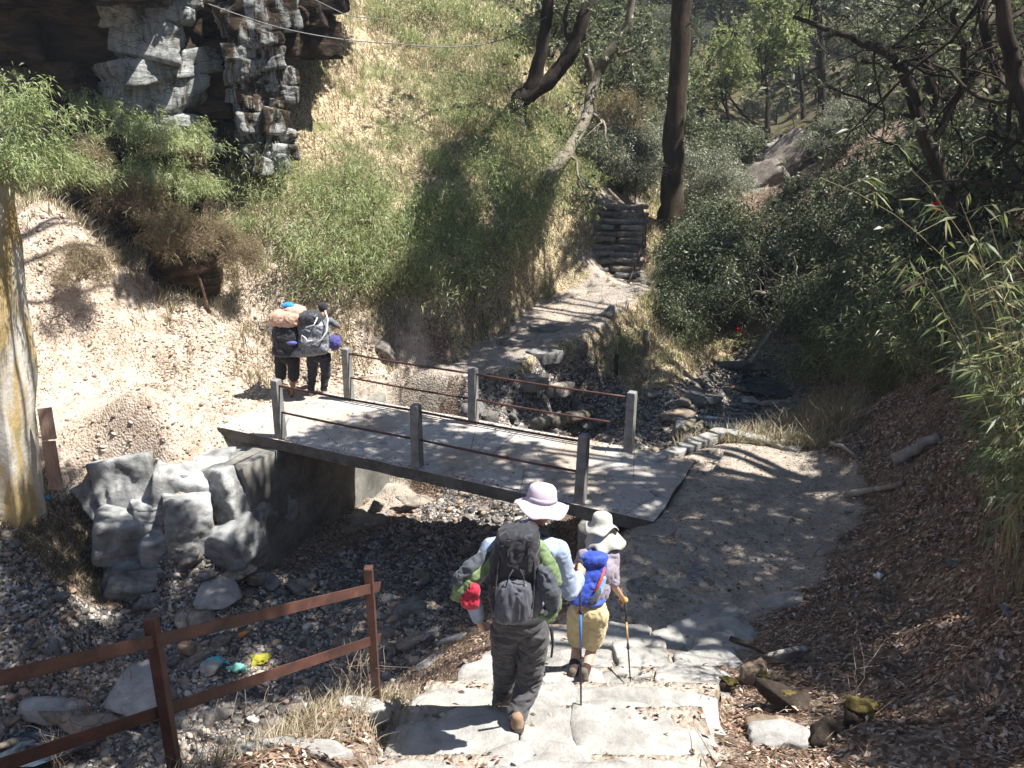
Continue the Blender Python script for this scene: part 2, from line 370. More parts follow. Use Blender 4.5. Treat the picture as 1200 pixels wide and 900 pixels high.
# ---- ground materials
def ground_mat():
    m, nt, b = newmat('ground_litter', 0.95, 0.1)
    v = coords(nt)
    big = noise(nt, v, .55, 5, .6); mid = noise(nt, v, 3.2, 6, .65); fine = noise(nt, v, 22, 5, .7)
    vor = voro(nt, v, 26); vd = voro(nt, v, 26, 'Distance')
    sep = nt.nodes.new('ShaderNodeSeparateColor'); nt.links.new(vor, sep.inputs[0])
    litter = ramp(nt, sep.outputs[0], [(0, (.040, .026, .018)), (.3, (.11, .072, .05)), (.6, (.22, .155, .115)), (.85, (.36, .28, .22)), (1, (.5, .42, .36))])
    soil = ramp(nt, mid, [(.3, (.07, .05, .035)), (.55, (.15, .11, .08)), (.75, (.24, .19, .14))])
    col = mix(nt, ramp(nt, fine, [(.38, 0), (.62, 1)]), soil, litter)
    sandc = ramp(nt, mid, [(.3, (.30, .235, .18)), (.5, (.44, .36, .285)), (.7, (.54, .46, .38))])
    sandc = mix(nt, ramp(nt, sep.outputs[1], [(.78, 0), (.95, .6)]), sandc, litter)
    straw = ramp(nt, sep.outputs[2], [(0, (.13, .10, .055)), (.5, (.34, .27, .17)), (1, (.52, .44, .31))])
    straw = mix(nt, ramp(nt, noise(nt, v, 1.1, 4, .6), [(.52, 0), (.62, .8)]), straw, (.12, .14, .05))
    path = ramp(nt, mid, [(.28, (.20, .17, .14)), (.5, (.33, .285, .235)), (.72, (.45, .40, .34))])
    path = mix(nt, ramp(nt, sep.outputs[1], [(.74, 0), (.95, .6)]), path, litter)
    path = mix(nt, ramp(nt, big, [(.5, 0), (.62, .4)]), path, (.20, .19, .185))
    grav = ramp(nt, sep.outputs[0], [(0, (.03, .03, .03)), (.4, (.09, .085, .08)), (.8, (.24, .23, .22)), (1, (.42, .41, .39))])
    grav = mix(nt, ramp(nt, sep.outputs[1], [(.6, 0), (.85, .8)]), grav, litter)
    moss = mix(nt, mid, (.05, .045, .025), (.13, .11, .065))
    for a, c in (('sand', sandc), ('straw', straw), ('gravel', grav), ('path', path), ('moss', moss)):
        f = math_(nt, 'ADD', attr(nt, a), math_(nt, 'MULTIPLY', math_(nt, 'SUBTRACT', fine, .5), .8))
        col = mix(nt, ramp(nt, f, [(.35, 0), (.65, 1)]), col, c)
    nt.links.new(col, b.inputs['Base Color'])
    h = math_(nt, 'ADD', fine, math_(nt, 'MULTIPLY', vd, -.9))
    p = bump(nt, None, mid, .5, .08); bump(nt, b, h, .9, .025, p)
    return m
GROUND = ground_mat()
path_, stream_, dA_, dB_, dS_ = masks(MX, MY)
_gy, _gx = np.gradient(GZ, GY, GX); _sl = np.hypot(_gx, _gy)
for _ in range(4): _sl = (_sl + np.roll(_sl, 1, 0) + np.roll(_sl, -1, 0) + np.roll(_sl, 1, 1) + np.roll(_sl, -1, 1)) / 5
path_ = path_ * np.where((MY > 8.2) & (dB_ > .4), np.where(MY > 17.3, sstep(1.3, .9, _sl), sstep(.75, .45, _sl)), 1)
sand_ = sstep(-1.0, -.3, GZ) * sstep(4.4, 3.0, np.hypot((MX + 5.9) * .8, (MY - 14.7) * .9) + fbm(MX, MY, 0, 8, 3) * .5) * (1 - path_ * (1 - .8 * sstep(-2.6, -3.6, MX)))
straw_ = np.clip(sstep(15.6, 17.2, MY + fbm(MX * .7, MY * .7, 0, 9, 3) * 1.0) * sstep(8, 5, MX) * (1 - path_) + sstep(-6, -9, MX) * sstep(20, 16, MY) * .0, 0, 1)
straw_ *= 1 - sand_
moss_ = sstep(30, 44, MY) + sstep(9, 13, MX) * .6
print('terrain', MX.shape)
_idx = np.arange(MX.size).reshape(MX.shape)
_F = np.stack([_idx[:-1, :-1], _idx[:-1, 1:], _idx[1:, 1:], _idx[1:, :-1]], -1).reshape(-1, 4)
_V = np.stack([MX, MY, GZ], -1).reshape(-1, 3)
_AT = dict(path=(path_ * (1 - .8 * sstep(-2.6, -3.6, MX) * (MY < 17))).ravel(), gravel=stream_.ravel(), sand=sand_.ravel(), straw=straw_.ravel(), moss=np.clip(moss_, 0, 1).ravel())
def sub_sheet(name, sel):
    f = _F[sel]; used = np.unique(f); mp = np.zeros(len(_V), int); mp[used] = np.arange(len(used))
    o = link(name, mesh_np(name, _V[used], mp[f], {k: a[used] for k, a in _AT.items()}, True), GROUND)
    return tag(o, kind='structure')
_fp = path_.ravel()[_F].mean(1); _fs = _AT['gravel'][_F].mean(1); _fy = _V[_F][:, :, 1].mean(1)
s_path = _fp > .5; s_str = (_fs > .5) & ~s_path; s_hill = (_fy > 15.8) & ~s_path & ~s_str
sub_sheet('path', s_path); sub_sheet('streambed', s_str); sub_sheet('hillside', s_hill); sub_sheet('ground', ~(s_path | s_str | s_hill))
# far mountains, out to the horizon
def far_h(x, y):
    r = np.hypot(x, y)
    base = 12 + (y - 60) * .2 + np.abs(x - 8 - (y - 60) * .12) * .3 + fbm(x * .02, y * .02, 0, 12, 4) * 12
    base = np.where(y < 60, 10 + np.abs(x) * .35, base)
    base = base * (1 - .96 * np.exp(-((x / y - .58) / .08) ** 2))
    return base
fx = np.linspace(-230, 230, 70); fy = np.linspace(56, 330, 80)
FX, FY = np.meshgrid(fx, fy); FZ = far_h(FX, FY)
FZ = FZ * sstep(52, 80, FY) + (1 - sstep(52, 80, FY)) * np.where((np.abs(FX) < 24), 5, 5)
ii = np.arange(FX.size).reshape(FX.shape)
ff = np.stack([ii[:-1, :-1], ii[:-1, 1:], ii[1:, 1:], ii[1:, :-1]], -1).reshape(-1, 4)
HILLM = mat_mottle('far_forest_floor', (.02, .022, .014), (.05, .048, .03), .15, .95, (.10, .09, .06), 1.0, .6, False)
tag(link('hills', mesh_np('hills', np.stack([FX, FY, FZ], -1).reshape(-1, 3), ff, None, True), HILLM), kind='structure')

# ---- water
def water_mat():
    m, nt, b = newmat('stream_water', 0.04, 0.5)
    b.inputs['Base Color'].default_value = (.03, .045, .06, 1); b.inputs['IOR'].default_value = 1.55; b.inputs['Specular IOR Level'].default_value = 1.0; b.inputs['Roughness'].default_value = .02
    v = coords(nt); bump(nt, b, noise(nt, v, 3.5, 3, .5), 1.0, .22); return m
WATER = water_mat()
def pool(name, pts, z):
    c = Vector((sum(p[0] for p in pts) / len(pts), sum(p[1] for p in pts) / len(pts), z))
    bm = bmesh.new(); vs = [bm.verts.new((p[0] - c.x, p[1] - c.y, 0)) for p in pts]; f = bm.faces.new(vs)
    if f.normal.z < 0: f.normal_flip()
    return tag(from_bm(name, bm, WATER, loc=c), kind='structure')
# ------------------------------------------------------------------ bridge
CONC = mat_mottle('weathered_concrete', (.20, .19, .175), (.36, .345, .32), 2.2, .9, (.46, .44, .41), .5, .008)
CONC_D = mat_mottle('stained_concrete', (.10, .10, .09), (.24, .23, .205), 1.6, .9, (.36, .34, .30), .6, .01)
CONC_P = mat_mottle('post_concrete', (.15, .15, .14), (.27, .265, .25), 6, .9, (.36, .35, .33), .5, .004)
RUST = mat_mottle('rusty_paint', (.045, .018, .012), (.10, .04, .028), 7, .65, (.18, .09, .06), .5, .003, spec=.4)
RUST_B = mat_mottle('rust_brown_angle_iron', (.04, .018, .014), (.105, .046, .034), 5, .55, (.19, .10, .078), .5, .003, spec=.45)
def deck_mat():
    m, nt, b = newmat('dusty_deck_concrete', .92, .2); v = coords(nt, obj=True)
    f = noise(nt, v, 1.4, 8, .65); c = ramp(nt, f, [(.3, (.30, .285, .26)), (.55, (.46, .44, .41)), (.75, (.56, .54, .51))])
    d = noise(nt, v, .7, 7, .7); c = mix(nt, ramp(nt, d, [(.47, 0), (.6, .75)]), c, (.27, .205, .155))
    c = mix(nt, ramp(nt, noise(nt, v, 2.6, 8, .75), [(.56, 0), (.64, .6)]), c, (.17, .165, .155))
    ck = voro(nt, v, .55, 'Distance', 'DISTANCE_TO_EDGE'); c = mix(nt, ramp(nt, ck, [(.0, .8), (.006, 0)]), c, (.08, .07, .06))
    vv = voro(nt, v, 30); sp = nt.nodes.new('ShaderNodeSeparateColor'); nt.links.new(vv, sp.inputs[0])
    c = mix(nt, ramp(nt, sp.outputs[0], [(.90, 0), (.96, .6)]), c, (.16, .11, .08))
    # cast joints and a hairline crack
    nt.links.new(c, b.inputs['Base Color']); bump(nt, b, noise(nt, v, 18, 6, .7), .5, .006); return m
DECKM = deck_mat()
br = empty('footbridge', DECK0 + DAX * DLEN / 2 + DNO * DWID / 2 - Vector((0, 0, .2)), 'small concrete footbridge with two-rail railings over the rocky stream', 'bridge')
bo = br.location.copy()
def deck():
    n, k = 40, 10; bm = bmesh.new(); top = {}; bot = {}
    for i in range(n + 1):
        for j in range(k + 1):
            e = .0
            s = DLEN * i / n; t = DWID * j / k
            js = float(fbm(s * 2.2, t * 2, 0, 3, 3)) * .02
            if i in (0, n): s += js
            if j in (0, k): t += js
            p = DECK0 + DAX * s + DNO * t - bo
            zt = .004 * float(vn(s * 2, t * 2, 0, 2)) + (-.012 if (i in (0, n) or j in (0, k)) else 0)
            top[i, j] = bm.verts.new((p.x, p.y, p.z + zt)); bot[i, j] = bm.verts.new((p.x, p.y, p.z - .2))
    for i in range(n):
        for j in range(k):
            bm.faces.new((top[i, j], top[i + 1, j], top[i + 1, j + 1], top[i, j + 1]))
            bm.faces.new((bot[i, j], bot[i, j + 1], bot[i + 1, j + 1], bot[i + 1, j]))
    for i in range(n):
        for j in (0, k): bm.faces.new((top[i, j], top[i + 1, j], bot[i + 1, j], bot[i, j]))
    for j in range(k):
        for i in (0, n): bm.faces.new((top[i, j], top[i, j + 1], bot[i, j + 1], bot[i, j]))
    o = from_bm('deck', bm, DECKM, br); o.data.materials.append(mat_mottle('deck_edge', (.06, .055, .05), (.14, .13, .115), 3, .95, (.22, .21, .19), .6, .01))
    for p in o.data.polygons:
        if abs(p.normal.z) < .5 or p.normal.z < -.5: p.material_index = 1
    return o
deck()
POSTS = {k: atz(u, v, 0) for k, (u, v) in dict(A=(327, 512), B=(485, 547), C=(682, 587), D=(724, 536), E=(552, 497), F=(408, 468)).items()}
POSTS['A'] = DECK0 + DAX * 1.27 + DNO * .12; POSTS['B'] = DECK0 + DAX * 3.94 + DNO * .12; POSTS['C'] = DECK0 + DAX * 6.62 + DNO * .12
POSTS['F'] = DECK0 + DAX * 1.22 + DNO * 2.08; POSTS['E'] = DECK0 + DAX * 3.86 + DNO * 2.06; POSTS['D'] = DECK0 + DAX * 6.66 + DNO * 2.1
MR = Matrix.Rotation(math.atan2(DAX.y, DAX.x), 4, 'Z')
for k, lean in zip('ABCDEF', [(0, 0), (0.005, 0), (.03, .012), (.012, 0), (.004, 0), (0, 0.01)]):
    p = POSTS[k]; a = Acc(); n = 6; h = 1.0
    prof = [(-.01, .075), (.02, .073), (.3, .070), (.93, .068), (.985, .066), (1.0, .052)]
    Vs = []
    for z, r in prof:
        for sx, sy in ((-1, -1), (1, -1), (1, 1), (-1, 1)):
            q = MR @ Vector((sx * r * (1 + random.uniform(-.03, .03)), sy * r * (1 + random.uniform(-.03, .03)), 0))
            Vs.append((q.x + lean[0] * z, q.y + lean[1] * z, z))
    Fs = [(i * 4 + j, i * 4 + (j + 1) % 4, i * 4 + 4 + (j + 1) % 4, i * 4 + 4 + j) for i in range(5) for j in range(4)] + [(20, 21, 22, 23), (3, 2, 1, 0)]
    a.add(Vs, Fs); o = a.build('post', CONC_P, br, bevel=.006); o.location = p - bo + Vector((0, 0, .003))
for (p, q) in (('A', 'B'), ('B', 'C'), ('F', 'E'), ('E', 'D')):
    for h in (.90, .44):
        P, Q = POSTS[p], POSTS[q]; d = (Q - P).normalized(); a = Acc()
        pts = [P + d * .06 + (Q - P - d * .12) * t + Vector((0, 0, h - .012 * math.sin(t * math.pi) + (.02 if q in 'C' else 0) * 0)) - bo for t in np.linspace(0, 1, 7)]
        a.tube(pts, .019, 8); a.build('rail', RUST, br, smooth=True)
# abutments (cast walls that carry the deck)
def wall_block(name, c, L, T, zt, zb, mat, label, cat, ang):
    """rough cast wall, length L along ang"""
    nx, nz = int(L / .12), int((zt - zb) / .12); M = Matrix.Rotation(ang, 3, 'Z'); bm = bmesh.new()
    bmesh.ops.create_cube(bm, size=1)
    bmesh.ops.subdivide_edges(bm, edges=bm.edges[:], cuts=12, use_grid_fill=True)
    for v in bm.verts:
        co = Vector((v.co.x * L, v.co.y * T, (v.co.z + .5) * (zt - zb)))
        n = .035 * float(fbm(co.x * 1.5 + c[0], co.y * 1.5, co.z * 1.5, 4, 4))
        ed = .0
        co.y += n * (1 if v.co.y > 0 else -1); co.x += n
        v.co = M @ co
    o = from_bm(name, bm, mat, loc=Vector((c[0], c[1], zb)), smooth=True)
    return tag(o, label, cat)
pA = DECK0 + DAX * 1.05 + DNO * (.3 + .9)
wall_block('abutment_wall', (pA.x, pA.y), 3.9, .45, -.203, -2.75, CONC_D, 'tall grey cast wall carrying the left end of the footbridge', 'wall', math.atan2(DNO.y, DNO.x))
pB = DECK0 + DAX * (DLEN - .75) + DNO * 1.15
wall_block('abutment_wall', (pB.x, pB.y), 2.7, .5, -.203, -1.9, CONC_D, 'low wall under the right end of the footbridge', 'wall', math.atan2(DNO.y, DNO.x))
# ------------------------------------------------------------------ stones
import itertools
def ico(sub):
    bm = bmesh.new(); bmesh.ops.create_icosphere(bm, subdivisions=sub, radius=1)
    V = np.array([v.co[:] for v in bm.verts]); F = np.array([[v.index for v in f.verts] for f in bm.faces]); bm.free(); return V, F
ICO = {k: ico(k) for k in (1, 2, 3, 4, 5, 6)}
def rock_arrays(seed, size, sub=3, planes=14, rough=.05, strata=0.0, soft=18):
    r = np.random.default_rng(seed); D, F = ICO[sub]
    n = r.normal(size=(planes, 3)); n /= np.linalg.norm(n, axis=1)[:, None]
    n = np.concatenate([n, [[0, 0, 1], [0, 0, -1]]]) + r.normal(0, .12, (planes + 2, 3)); n /= np.linalg.norm(n, axis=1)[:, None]
    h = r.uniform(.62, 1.0, planes + 2); h[-2:] = .7
    q = np.clip(D @ n.T / h, .02, None)
    rad = 1 / (q ** soft).sum(1) ** (1 / soft)
    V = D * rad[:, None] * np.array(size) * .5
    s = max(size)
    k = 4.0 / s
    V = V + D * (fbm(V[:, 0] * k, V[:, 1] * k, V[:, 2] * k, seed % 97, 4) * rough * s)[:, None]
    if strata:
        lay = np.floor(V[:, 2] / strata + fbm(V[:, 0] * .8, V[:, 1] * .8, 0, seed % 13, 2) * 1.2)
        off = _h(lay.astype(np.int64), np.zeros(len(V), np.int64), np.zeros(len(V), np.int64), seed) - .5
        V[:, :2] *= (1 + off * .09)[:, None]
    return V, F
def rock_obj(name, seed, size, mat, loc, rot=(0, 0, 0), sub=3, **k):
    V, F = rock_arrays(seed, size, sub, **k)
    o = link(name, mesh_np(name, V, F, None, sub >= 5), mat, loc=loc); o.rotation_euler = rot; return o

def mixv(nt, v, f, amt):
    m = nt.nodes.new('ShaderNodeVectorMath'); m.operation = 'ADD'; s = nt.nodes.new('ShaderNodeVectorMath'); s.operation = 'SCALE'; nt.links.new(f, s.inputs[0]); s.inputs['Scale'].default_value = amt; nt.links.new(v, m.inputs[0]); nt.links.new(s.outputs[0], m.inputs[1]); return m.outputs[0]
def stone_mat(name, c0, c1, c2, scale=3.0, lich=None, rough=.85, lichf=(.6, .7), vary=True, cracks=True):
    m, nt, b = newmat(name, rough, .3); v = coords(nt, obj=True)
    oi = nt.nodes.new('ShaderNodeObjectInfo')
    vadd = nt.nodes.new('ShaderNodeVectorMath'); vadd.operation = 'ADD'; nt.links.new(v, vadd.inputs[0])
    sc = nt.nodes.new('ShaderNodeVectorMath'); sc.operation = 'SCALE'; nt.links.new(oi.outputs['Location'], sc.inputs[0]); sc.inputs['Scale'].default_value = 3.7
    nt.links.new(sc.outputs[0], vadd.inputs[1]); v = vadd.outputs[0]
    f = noise(nt, v, scale, 9, .68, .4); c = ramp(nt, f, [(.32, c0), (.52, c1), (.7, c2)])
    if lich is not None: c = mix(nt, ramp(nt, noise(nt, v, scale * .8, 6, .7), [(lichf[0], 0), (lichf[1], .9)]), c, lich)
    if vary:
        g = ramp(nt, oi.outputs['Random'], [(0, (.62, .60, .58)), (.3, (.95, .96, .98)), (.5, (1.15, 1.0, .84)), (.7, (.85, .9, .98)), (.85, (1.0, .82, .66)), (1, (1.5, 1.4, 1.28))])
        c = mix(nt, 1.0, c, g, 'MULTIPLY')
    nt.links.new(c, b.inputs['Base Color'])
    ck = voro(nt, mixv(nt, v, noise(nt, v, scale, 4, .6), .35 / scale * 2), scale * .45, 'Distance', 'DISTANCE_TO_EDGE'); c2 = mix(nt, ramp(nt, ck, [(0, .85), (.02, 0)]), c, (.03, .028, .025)) if cracks else c
    nt.links.new(c2, b.inputs['Base Color'])
    p = bump(nt, None, noise(nt, v, scale * 2.5, 8, .75), .8, .04); bump(nt, b, noise(nt, v, scale * 14, 5, .7), .6, .008, p)
    return m
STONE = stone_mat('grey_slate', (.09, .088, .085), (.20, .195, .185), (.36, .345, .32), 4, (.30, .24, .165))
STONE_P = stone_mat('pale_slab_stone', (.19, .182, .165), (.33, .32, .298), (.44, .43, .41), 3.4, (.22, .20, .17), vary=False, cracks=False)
BOULD = stone_mat('blue_grey_boulder', (.05, .05, .048), (.25, .255, .25), (.44, .44, .43), 1.5, (.56, .56, .53), vary=False, lichf=(.56, .7), cracks=False)
def cliff_mat(name, white):
    """rust and near-black broken rock; white: share of pale lime wash running down it"""
    m, nt, b = newmat(name, .9, .2); v = coords(nt); vs = coords(nt, (1.3, 1.3, .3)); vb = coords(nt, (.8, .8, 3.0))
    base = ramp(nt, noise(nt, vb, 1.3, 9, .72, .8), [(.3, (.012, .010, .008)), (.46, (.04, .03, .022)), (.58, (.11, .07, .042)), (.74, (.22, .15, .085))])
    if white:
        wc = ramp(nt, noise(nt, vs, 3.2, 9, .75, .6), [(.28, (.06, .06, .06)), (.42, (.24, .25, .24)), (.55, (.46, .47, .45)), (.72, (.66, .66, .62))])
        f = math_(nt, 'ADD', noise(nt, vs, 1.7, 9, .72, .9), white - .5)
        base = mix(nt, ramp(nt, f, [(.47, 0), (.53, 1)]), base, wc)
    base = mix(nt, ramp(nt, noise(nt, v, 1.7, 8, .72), [(.56, 0), (.64, .75)]), base, (.10, .08, .028))
    ck = voro(nt, mixv(nt, vb, noise(nt, v, 2, 5, .6), .5), 1.5, 'Distance', 'DISTANCE_TO_EDGE'); base = mix(nt, ramp(nt, ck, [(0, .9), (.02, 0)]), base, (.012, .010, .009))
    nt.links.new(base, b.inputs['Base Color'])
    p = bump(nt, None, noise(nt, vb, 3.0, 8, .75), 1.0, .16); bump(nt, b, noise(nt, v, 16, 7, .75), .9, .03, p); return m

def slab_obj(name, poly, z, thick, mat, tilt=(0, 0), seed=0, rnd=.12, parent=None):
    """irregular flat stone with a worn edge; poly is convex, world xy"""
    P = np.array(poly, float); c = P.mean(0); Q = P - c; na = 36
    th = np.linspace(0, 2 * math.pi, na, endpoint=False); rr = np.full(na, 1e9)
    inv = np.zeros(na)
    for i in range(len(Q)):
        a, b = Q[i], Q[(i + 1) % len(Q)]; n = np.array([b[1] - a[1], a[0] - b[0]]); n = n / (np.linalg.norm(n) + 1e-9); h = n @ a
        if h < 0: n, h = -n, -h
        inv += np.clip((np.cos(th) * n[0] + np.sin(th) * n[1]) / max(h, .02), 0, None) ** 40
    rr = 1 / np.maximum(inv, 1e-9) ** (1 / 40.0)
    rr *= 1 + fbm(np.cos(th) * 1.8 + seed, np.sin(th) * 1.8, 0, seed % 50, 3) * rnd * .9
    V = []; rings = [(0, 0), (.25, 0), (.5, 0), (.72, 0), (.88, 0), (.975, -.003), (1.0, -.018), (1.015, -thick * .55), (.97, -thick)]
    for k, (f, dz) in enumerate(rings):
        x = np.cos(th) * rr * f; y = np.sin(th) * rr * f
        zz = dz + fbm((x + c[0]) * 2.2, (y + c[1]) * 2.2, 0, 21, 4) * .022 + tilt[0] * x + tilt[1] * y
        if k >= 5:
            x = x + fbm(th * 3, zz * 9, 0, seed % 31, 3) * .012; y = y + fbm(th * 3 + 9, zz * 9, 0, seed % 31, 3) * .012
        V.append(np.stack([x, y, zz], 1))
    V = np.concatenate(V); F = []
    k = np.arange(na); k2 = (k + 1) % na
    for i in range(len(rings) - 1): F.append(np.stack([i * na + k, i * na + k2, (i + 1) * na + k2, (i + 1) * na + k], 1))
    o = link(name, mesh_np(name, V, np.concatenate(F), None, True), mat, parent, loc=(c[0], c[1], z))
    return o

# ---- stone steps: rows of slabs
rows = [  # far edge Y (left, right), near edge, z, left X, right X, count
 (2.70, 3.35, 2.03, -1.0, 1.2, 3), (3.35, 3.88, 1.76, -1.05, 1.25, 3), (3.88, 4.36, 1.50, -1.0, 1.3, 3), (4.36, 5.02, 1.33, -.85, 1.4, 3),
 (5.02, 5.62, 1.06, -.8, 1.55, 3), (5.62, 5.86, .78, -.6, 1.7, 3), (5.86, 6.58, .50, -.5, 1.95, 4), (6.58, 7.12, .28, -.3, 2.2, 4), (7.12, 7.62, .12, .1, 2.5, 4)]
names = ['ninth', 'eighth', 'seventh', 'sixth', 'fifth', 'fourth', 'third', 'second', 'lowest']
pos_names = {3: ['left end', 'middle', 'right end'], 4: ['left end', 'left inner one', 'right inner one', 'right end'], 5: ['left end', 'left inner one', 'middle', 'right inner one', 'right end']}
sr = random.Random(11)
for ri, (y0, y1, z, xl, xr, n) in enumerate(rows):
    cuts = [xl + (xr - xl) * (i + (sr.uniform(-.38, .38) if 0 < i < n else 0)) / n for i in range(n + 1)]
    for i in range(n):
        a, b = cuts[i] + .006, cuts[i + 1] - .006; sk = lambda: sr.uniform(-.075, .03)
        bow = lambda x: -.10 * ((x - (xl + xr) / 2) / (xr - xl) * 2) ** 2
        e = sr.uniform(-.13, .12)
        pts = [(a + sk(), y0 - .08 + bow(a)), ((a + b) / 2, y0 - .10), (b + sk(), y0 - .08 + bow(b)), (b + sk(), y1 + bow(b) + e + sk()), ((a + b) / 2 + sk(), y1 + bow((a + b) / 2) + e + .05), (a + sk(), y1 + bow(a) + e + sk())]
        o = slab_obj('flagstone', pts, z + sr.uniform(-.03, .02), .2, STONE_P, (sr.uniform(-.06, .06), sr.uniform(-.07, .03)), 100 + ri * 7 + i)
        nm = names[ri]
        tag(o, 'worn pale flagstone, %s of the %s step%s' % (pos_names[n][i], nm, '' if nm == 'lowest' else ' above the landing'), 'stone slab', 'flagstones of the path steps')
# flat stones sunk in the landing and beside the steps
flat = [((838, 748), .55, .34, .03, 'large rounded grey stone set in shaded landing beside the lowest step'),
        ((765, 690), .3, .2, .0, 'small flat stone showing through the shaded dirt of the landing'),
        ((840, 718), .36, .2, .02, 'flat pale stone behind the large rounded one on the landing'),
        ((820, 672), .22, .3, .0, 'narrow smooth stone worn flush with the shaded landing'),
        ((915, 705), .25, .2, .03, 'angular pale stone near the leaf bank edge of the landing'),
        ((345, 878), .36, .2, .03, 'big flat grey stone in dry leaves left of the steps'),
        ((425, 828), .2, .12, .03, 'small pale flat stone beside the rusty railing end post'),
        ((505, 775), .22, .12, .02, 'sloping grey stone at the left foot of the steps'),
        ((530, 748), .2, .16, .03, 'wedge shaped stone above the stream left of the steps')]
for i, ((u, v), rx, ry, up, lab) in enumerate(flat):
    g = on_ground(u, v); pl = [(g.x + rx * math.cos(t) * sr.uniform(.85, 1.1), g.y + ry * math.sin(t) * sr.uniform(.85, 1.1)) for t in np.linspace(0, 2 * math.pi, 8)[:-1]]
    e = .08; gx = (hz(g.x + e, g.y) - hz(g.x - e, g.y)) / (2 * e); gy = (hz(g.x, g.y + e) - hz(g.x, g.y - e)) / (2 * e)
    tag(slab_obj('flat_stone', pl, g.z + up, .12, STONE_P if up else STONE, (gx * .8, gy * .8), 300 + i), lab, 'stone')
# kerb stones along the far edge of the landing
kp = [atz(u, v, 0) for u, v in ((762, 541), (800, 524), (835, 508), (850, 503), (872, 509), (905, 517), (942, 526))]
kl = ['pale kerb stone nearest the footbridge on the landing edge', 'second pale kerb stone from the footbridge', 'kerb stone just before the corner of the landing edge', 'small corner kerb stone above the pool', 'kerb stone just past the corner above the pool', 'last kerb stone, nearest the right bank']
for i in range(6):
    a, b = kp[i], kp[i + 1]; d = (b - a).normalized(); n = Vector((-d.y, d.x, 0)); a2 = a + d * .02; b2 = b - d * .02; wv = .12 + .03 * (i % 2)
    tag(slab_obj('kerb_stone', [(a2 - n * wv)[:2], (b2 - n * wv)[:2], (b2 + n * wv * .8)[:2], (a2 + n * wv)[:2]], (.035, .02)[i % 2], .12, STONE_P, seed=400 + i, rnd=.1), kl[i], 'kerb stone', 'kerb stones of the landing')

# ---- far stone stair
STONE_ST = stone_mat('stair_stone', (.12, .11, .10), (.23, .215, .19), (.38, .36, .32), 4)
st_top = aty(727, 243, 23.4); st_bot = aty(715, 330, 21.3)
sx = st_top
nst = 12
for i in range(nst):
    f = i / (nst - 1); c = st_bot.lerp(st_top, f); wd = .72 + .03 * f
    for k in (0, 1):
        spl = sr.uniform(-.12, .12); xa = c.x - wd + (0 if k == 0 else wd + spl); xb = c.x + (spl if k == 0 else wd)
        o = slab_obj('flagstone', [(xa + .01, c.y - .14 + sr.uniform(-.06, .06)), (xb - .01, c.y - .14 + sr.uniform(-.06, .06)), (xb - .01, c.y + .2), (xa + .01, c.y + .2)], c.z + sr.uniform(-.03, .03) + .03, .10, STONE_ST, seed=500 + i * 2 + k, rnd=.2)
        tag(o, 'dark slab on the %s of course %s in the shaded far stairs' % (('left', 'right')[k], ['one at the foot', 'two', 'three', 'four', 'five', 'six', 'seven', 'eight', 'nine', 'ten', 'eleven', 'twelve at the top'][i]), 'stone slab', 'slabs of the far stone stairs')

# ---- flat stones in the path beyond the bridge
for i, (u, v, s, lab) in enumerate([(640, 386, .45, 'upper flat stone on the path beyond the bridge'), (648, 400, .3, 'middle flat stone on the path beyond the bridge'), (636, 414, .42, 'lower flat stone on the path beyond the bridge'),
        (600, 402, .35, 'flat stone at the left edge of the far path'), (615, 447, .5, 'long layered ledge stone above the rocky pit'), (650, 455, .45, 'dark ledge stone in the pit beyond the railing'), (560, 486, .4, 'ledge stone just behind the middle bridge post'), (585, 505, .35, 'broken ledge stone beside the deck in the pit')]):
    g = on_ground(u, v); pl = [(g.x + s * math.cos(t) * sr.uniform(.8, 1.1), g.y + s * .5 * math.sin(t) * sr.uniform(.8, 1.1)) for t in np.linspace(0, 2 * math.pi, 7)[:-1]]
    tag(slab_obj('flat_stone', pl, g.z + .06, .25, STONE, (0, .05), 540 + i), lab, 'stone')

# ---- boulders under the left end of the bridge
def boulder(u, v, Yd, size, seed, rot, lab, mat=BOULD, sub=5, **k):
    c = aty(u, v, Yd); o = rock_obj('boulder', seed, size, mat, c, rot, sub, **k); return tag(o, lab, 'boulder')
def crag_old(name, c, size, rot, seed, mat, lab, cat, sub=6, block=.45, amp=.16, e=6):
    """rock broken along bedding and joints into offset blocks"""
    D, F = ICO[sub]; q = (np.abs(D) ** e).sum(1) ** (1.0 / e); P = D / q[:, None] * np.array(size) * .5
    w1 = fbm(P[:, 0] * .7, P[:, 1] * .7, P[:, 2] * .7, seed, 3) * .35
    d = np.zeros(len(P))
    for s_, a_ in ((block * 1.9, amp), (block, amp * .55), (block * .42, amp * .22)):
        i = np.floor((P[:, 0] + w1 * s_) / s_ * .8 + P[:, 2] * .12).astype(np.int64); j = np.floor((P[:, 1] + w1 * s_) / s_ * .8).astype(np.int64); k = np.floor((P[:, 2] + w1 * s_ * .6) / (s_ * .55)).astype(np.int64)
        d += (_h(i, j, k, seed) - .5) * 2 * a_
    d += fbm(P[:, 0] * 2.2, P[:, 1] * 2.2, P[:, 2] * 2.2, seed + 9, 5) * amp * .45
    hor = D.copy(); hor[:, 2] *= .5; P = P + hor * d[:, None]
    o = link(name, mesh_np(name, P, F, None, False), mat, loc=c); o.rotation_euler = rot; return tag(o, lab, cat)
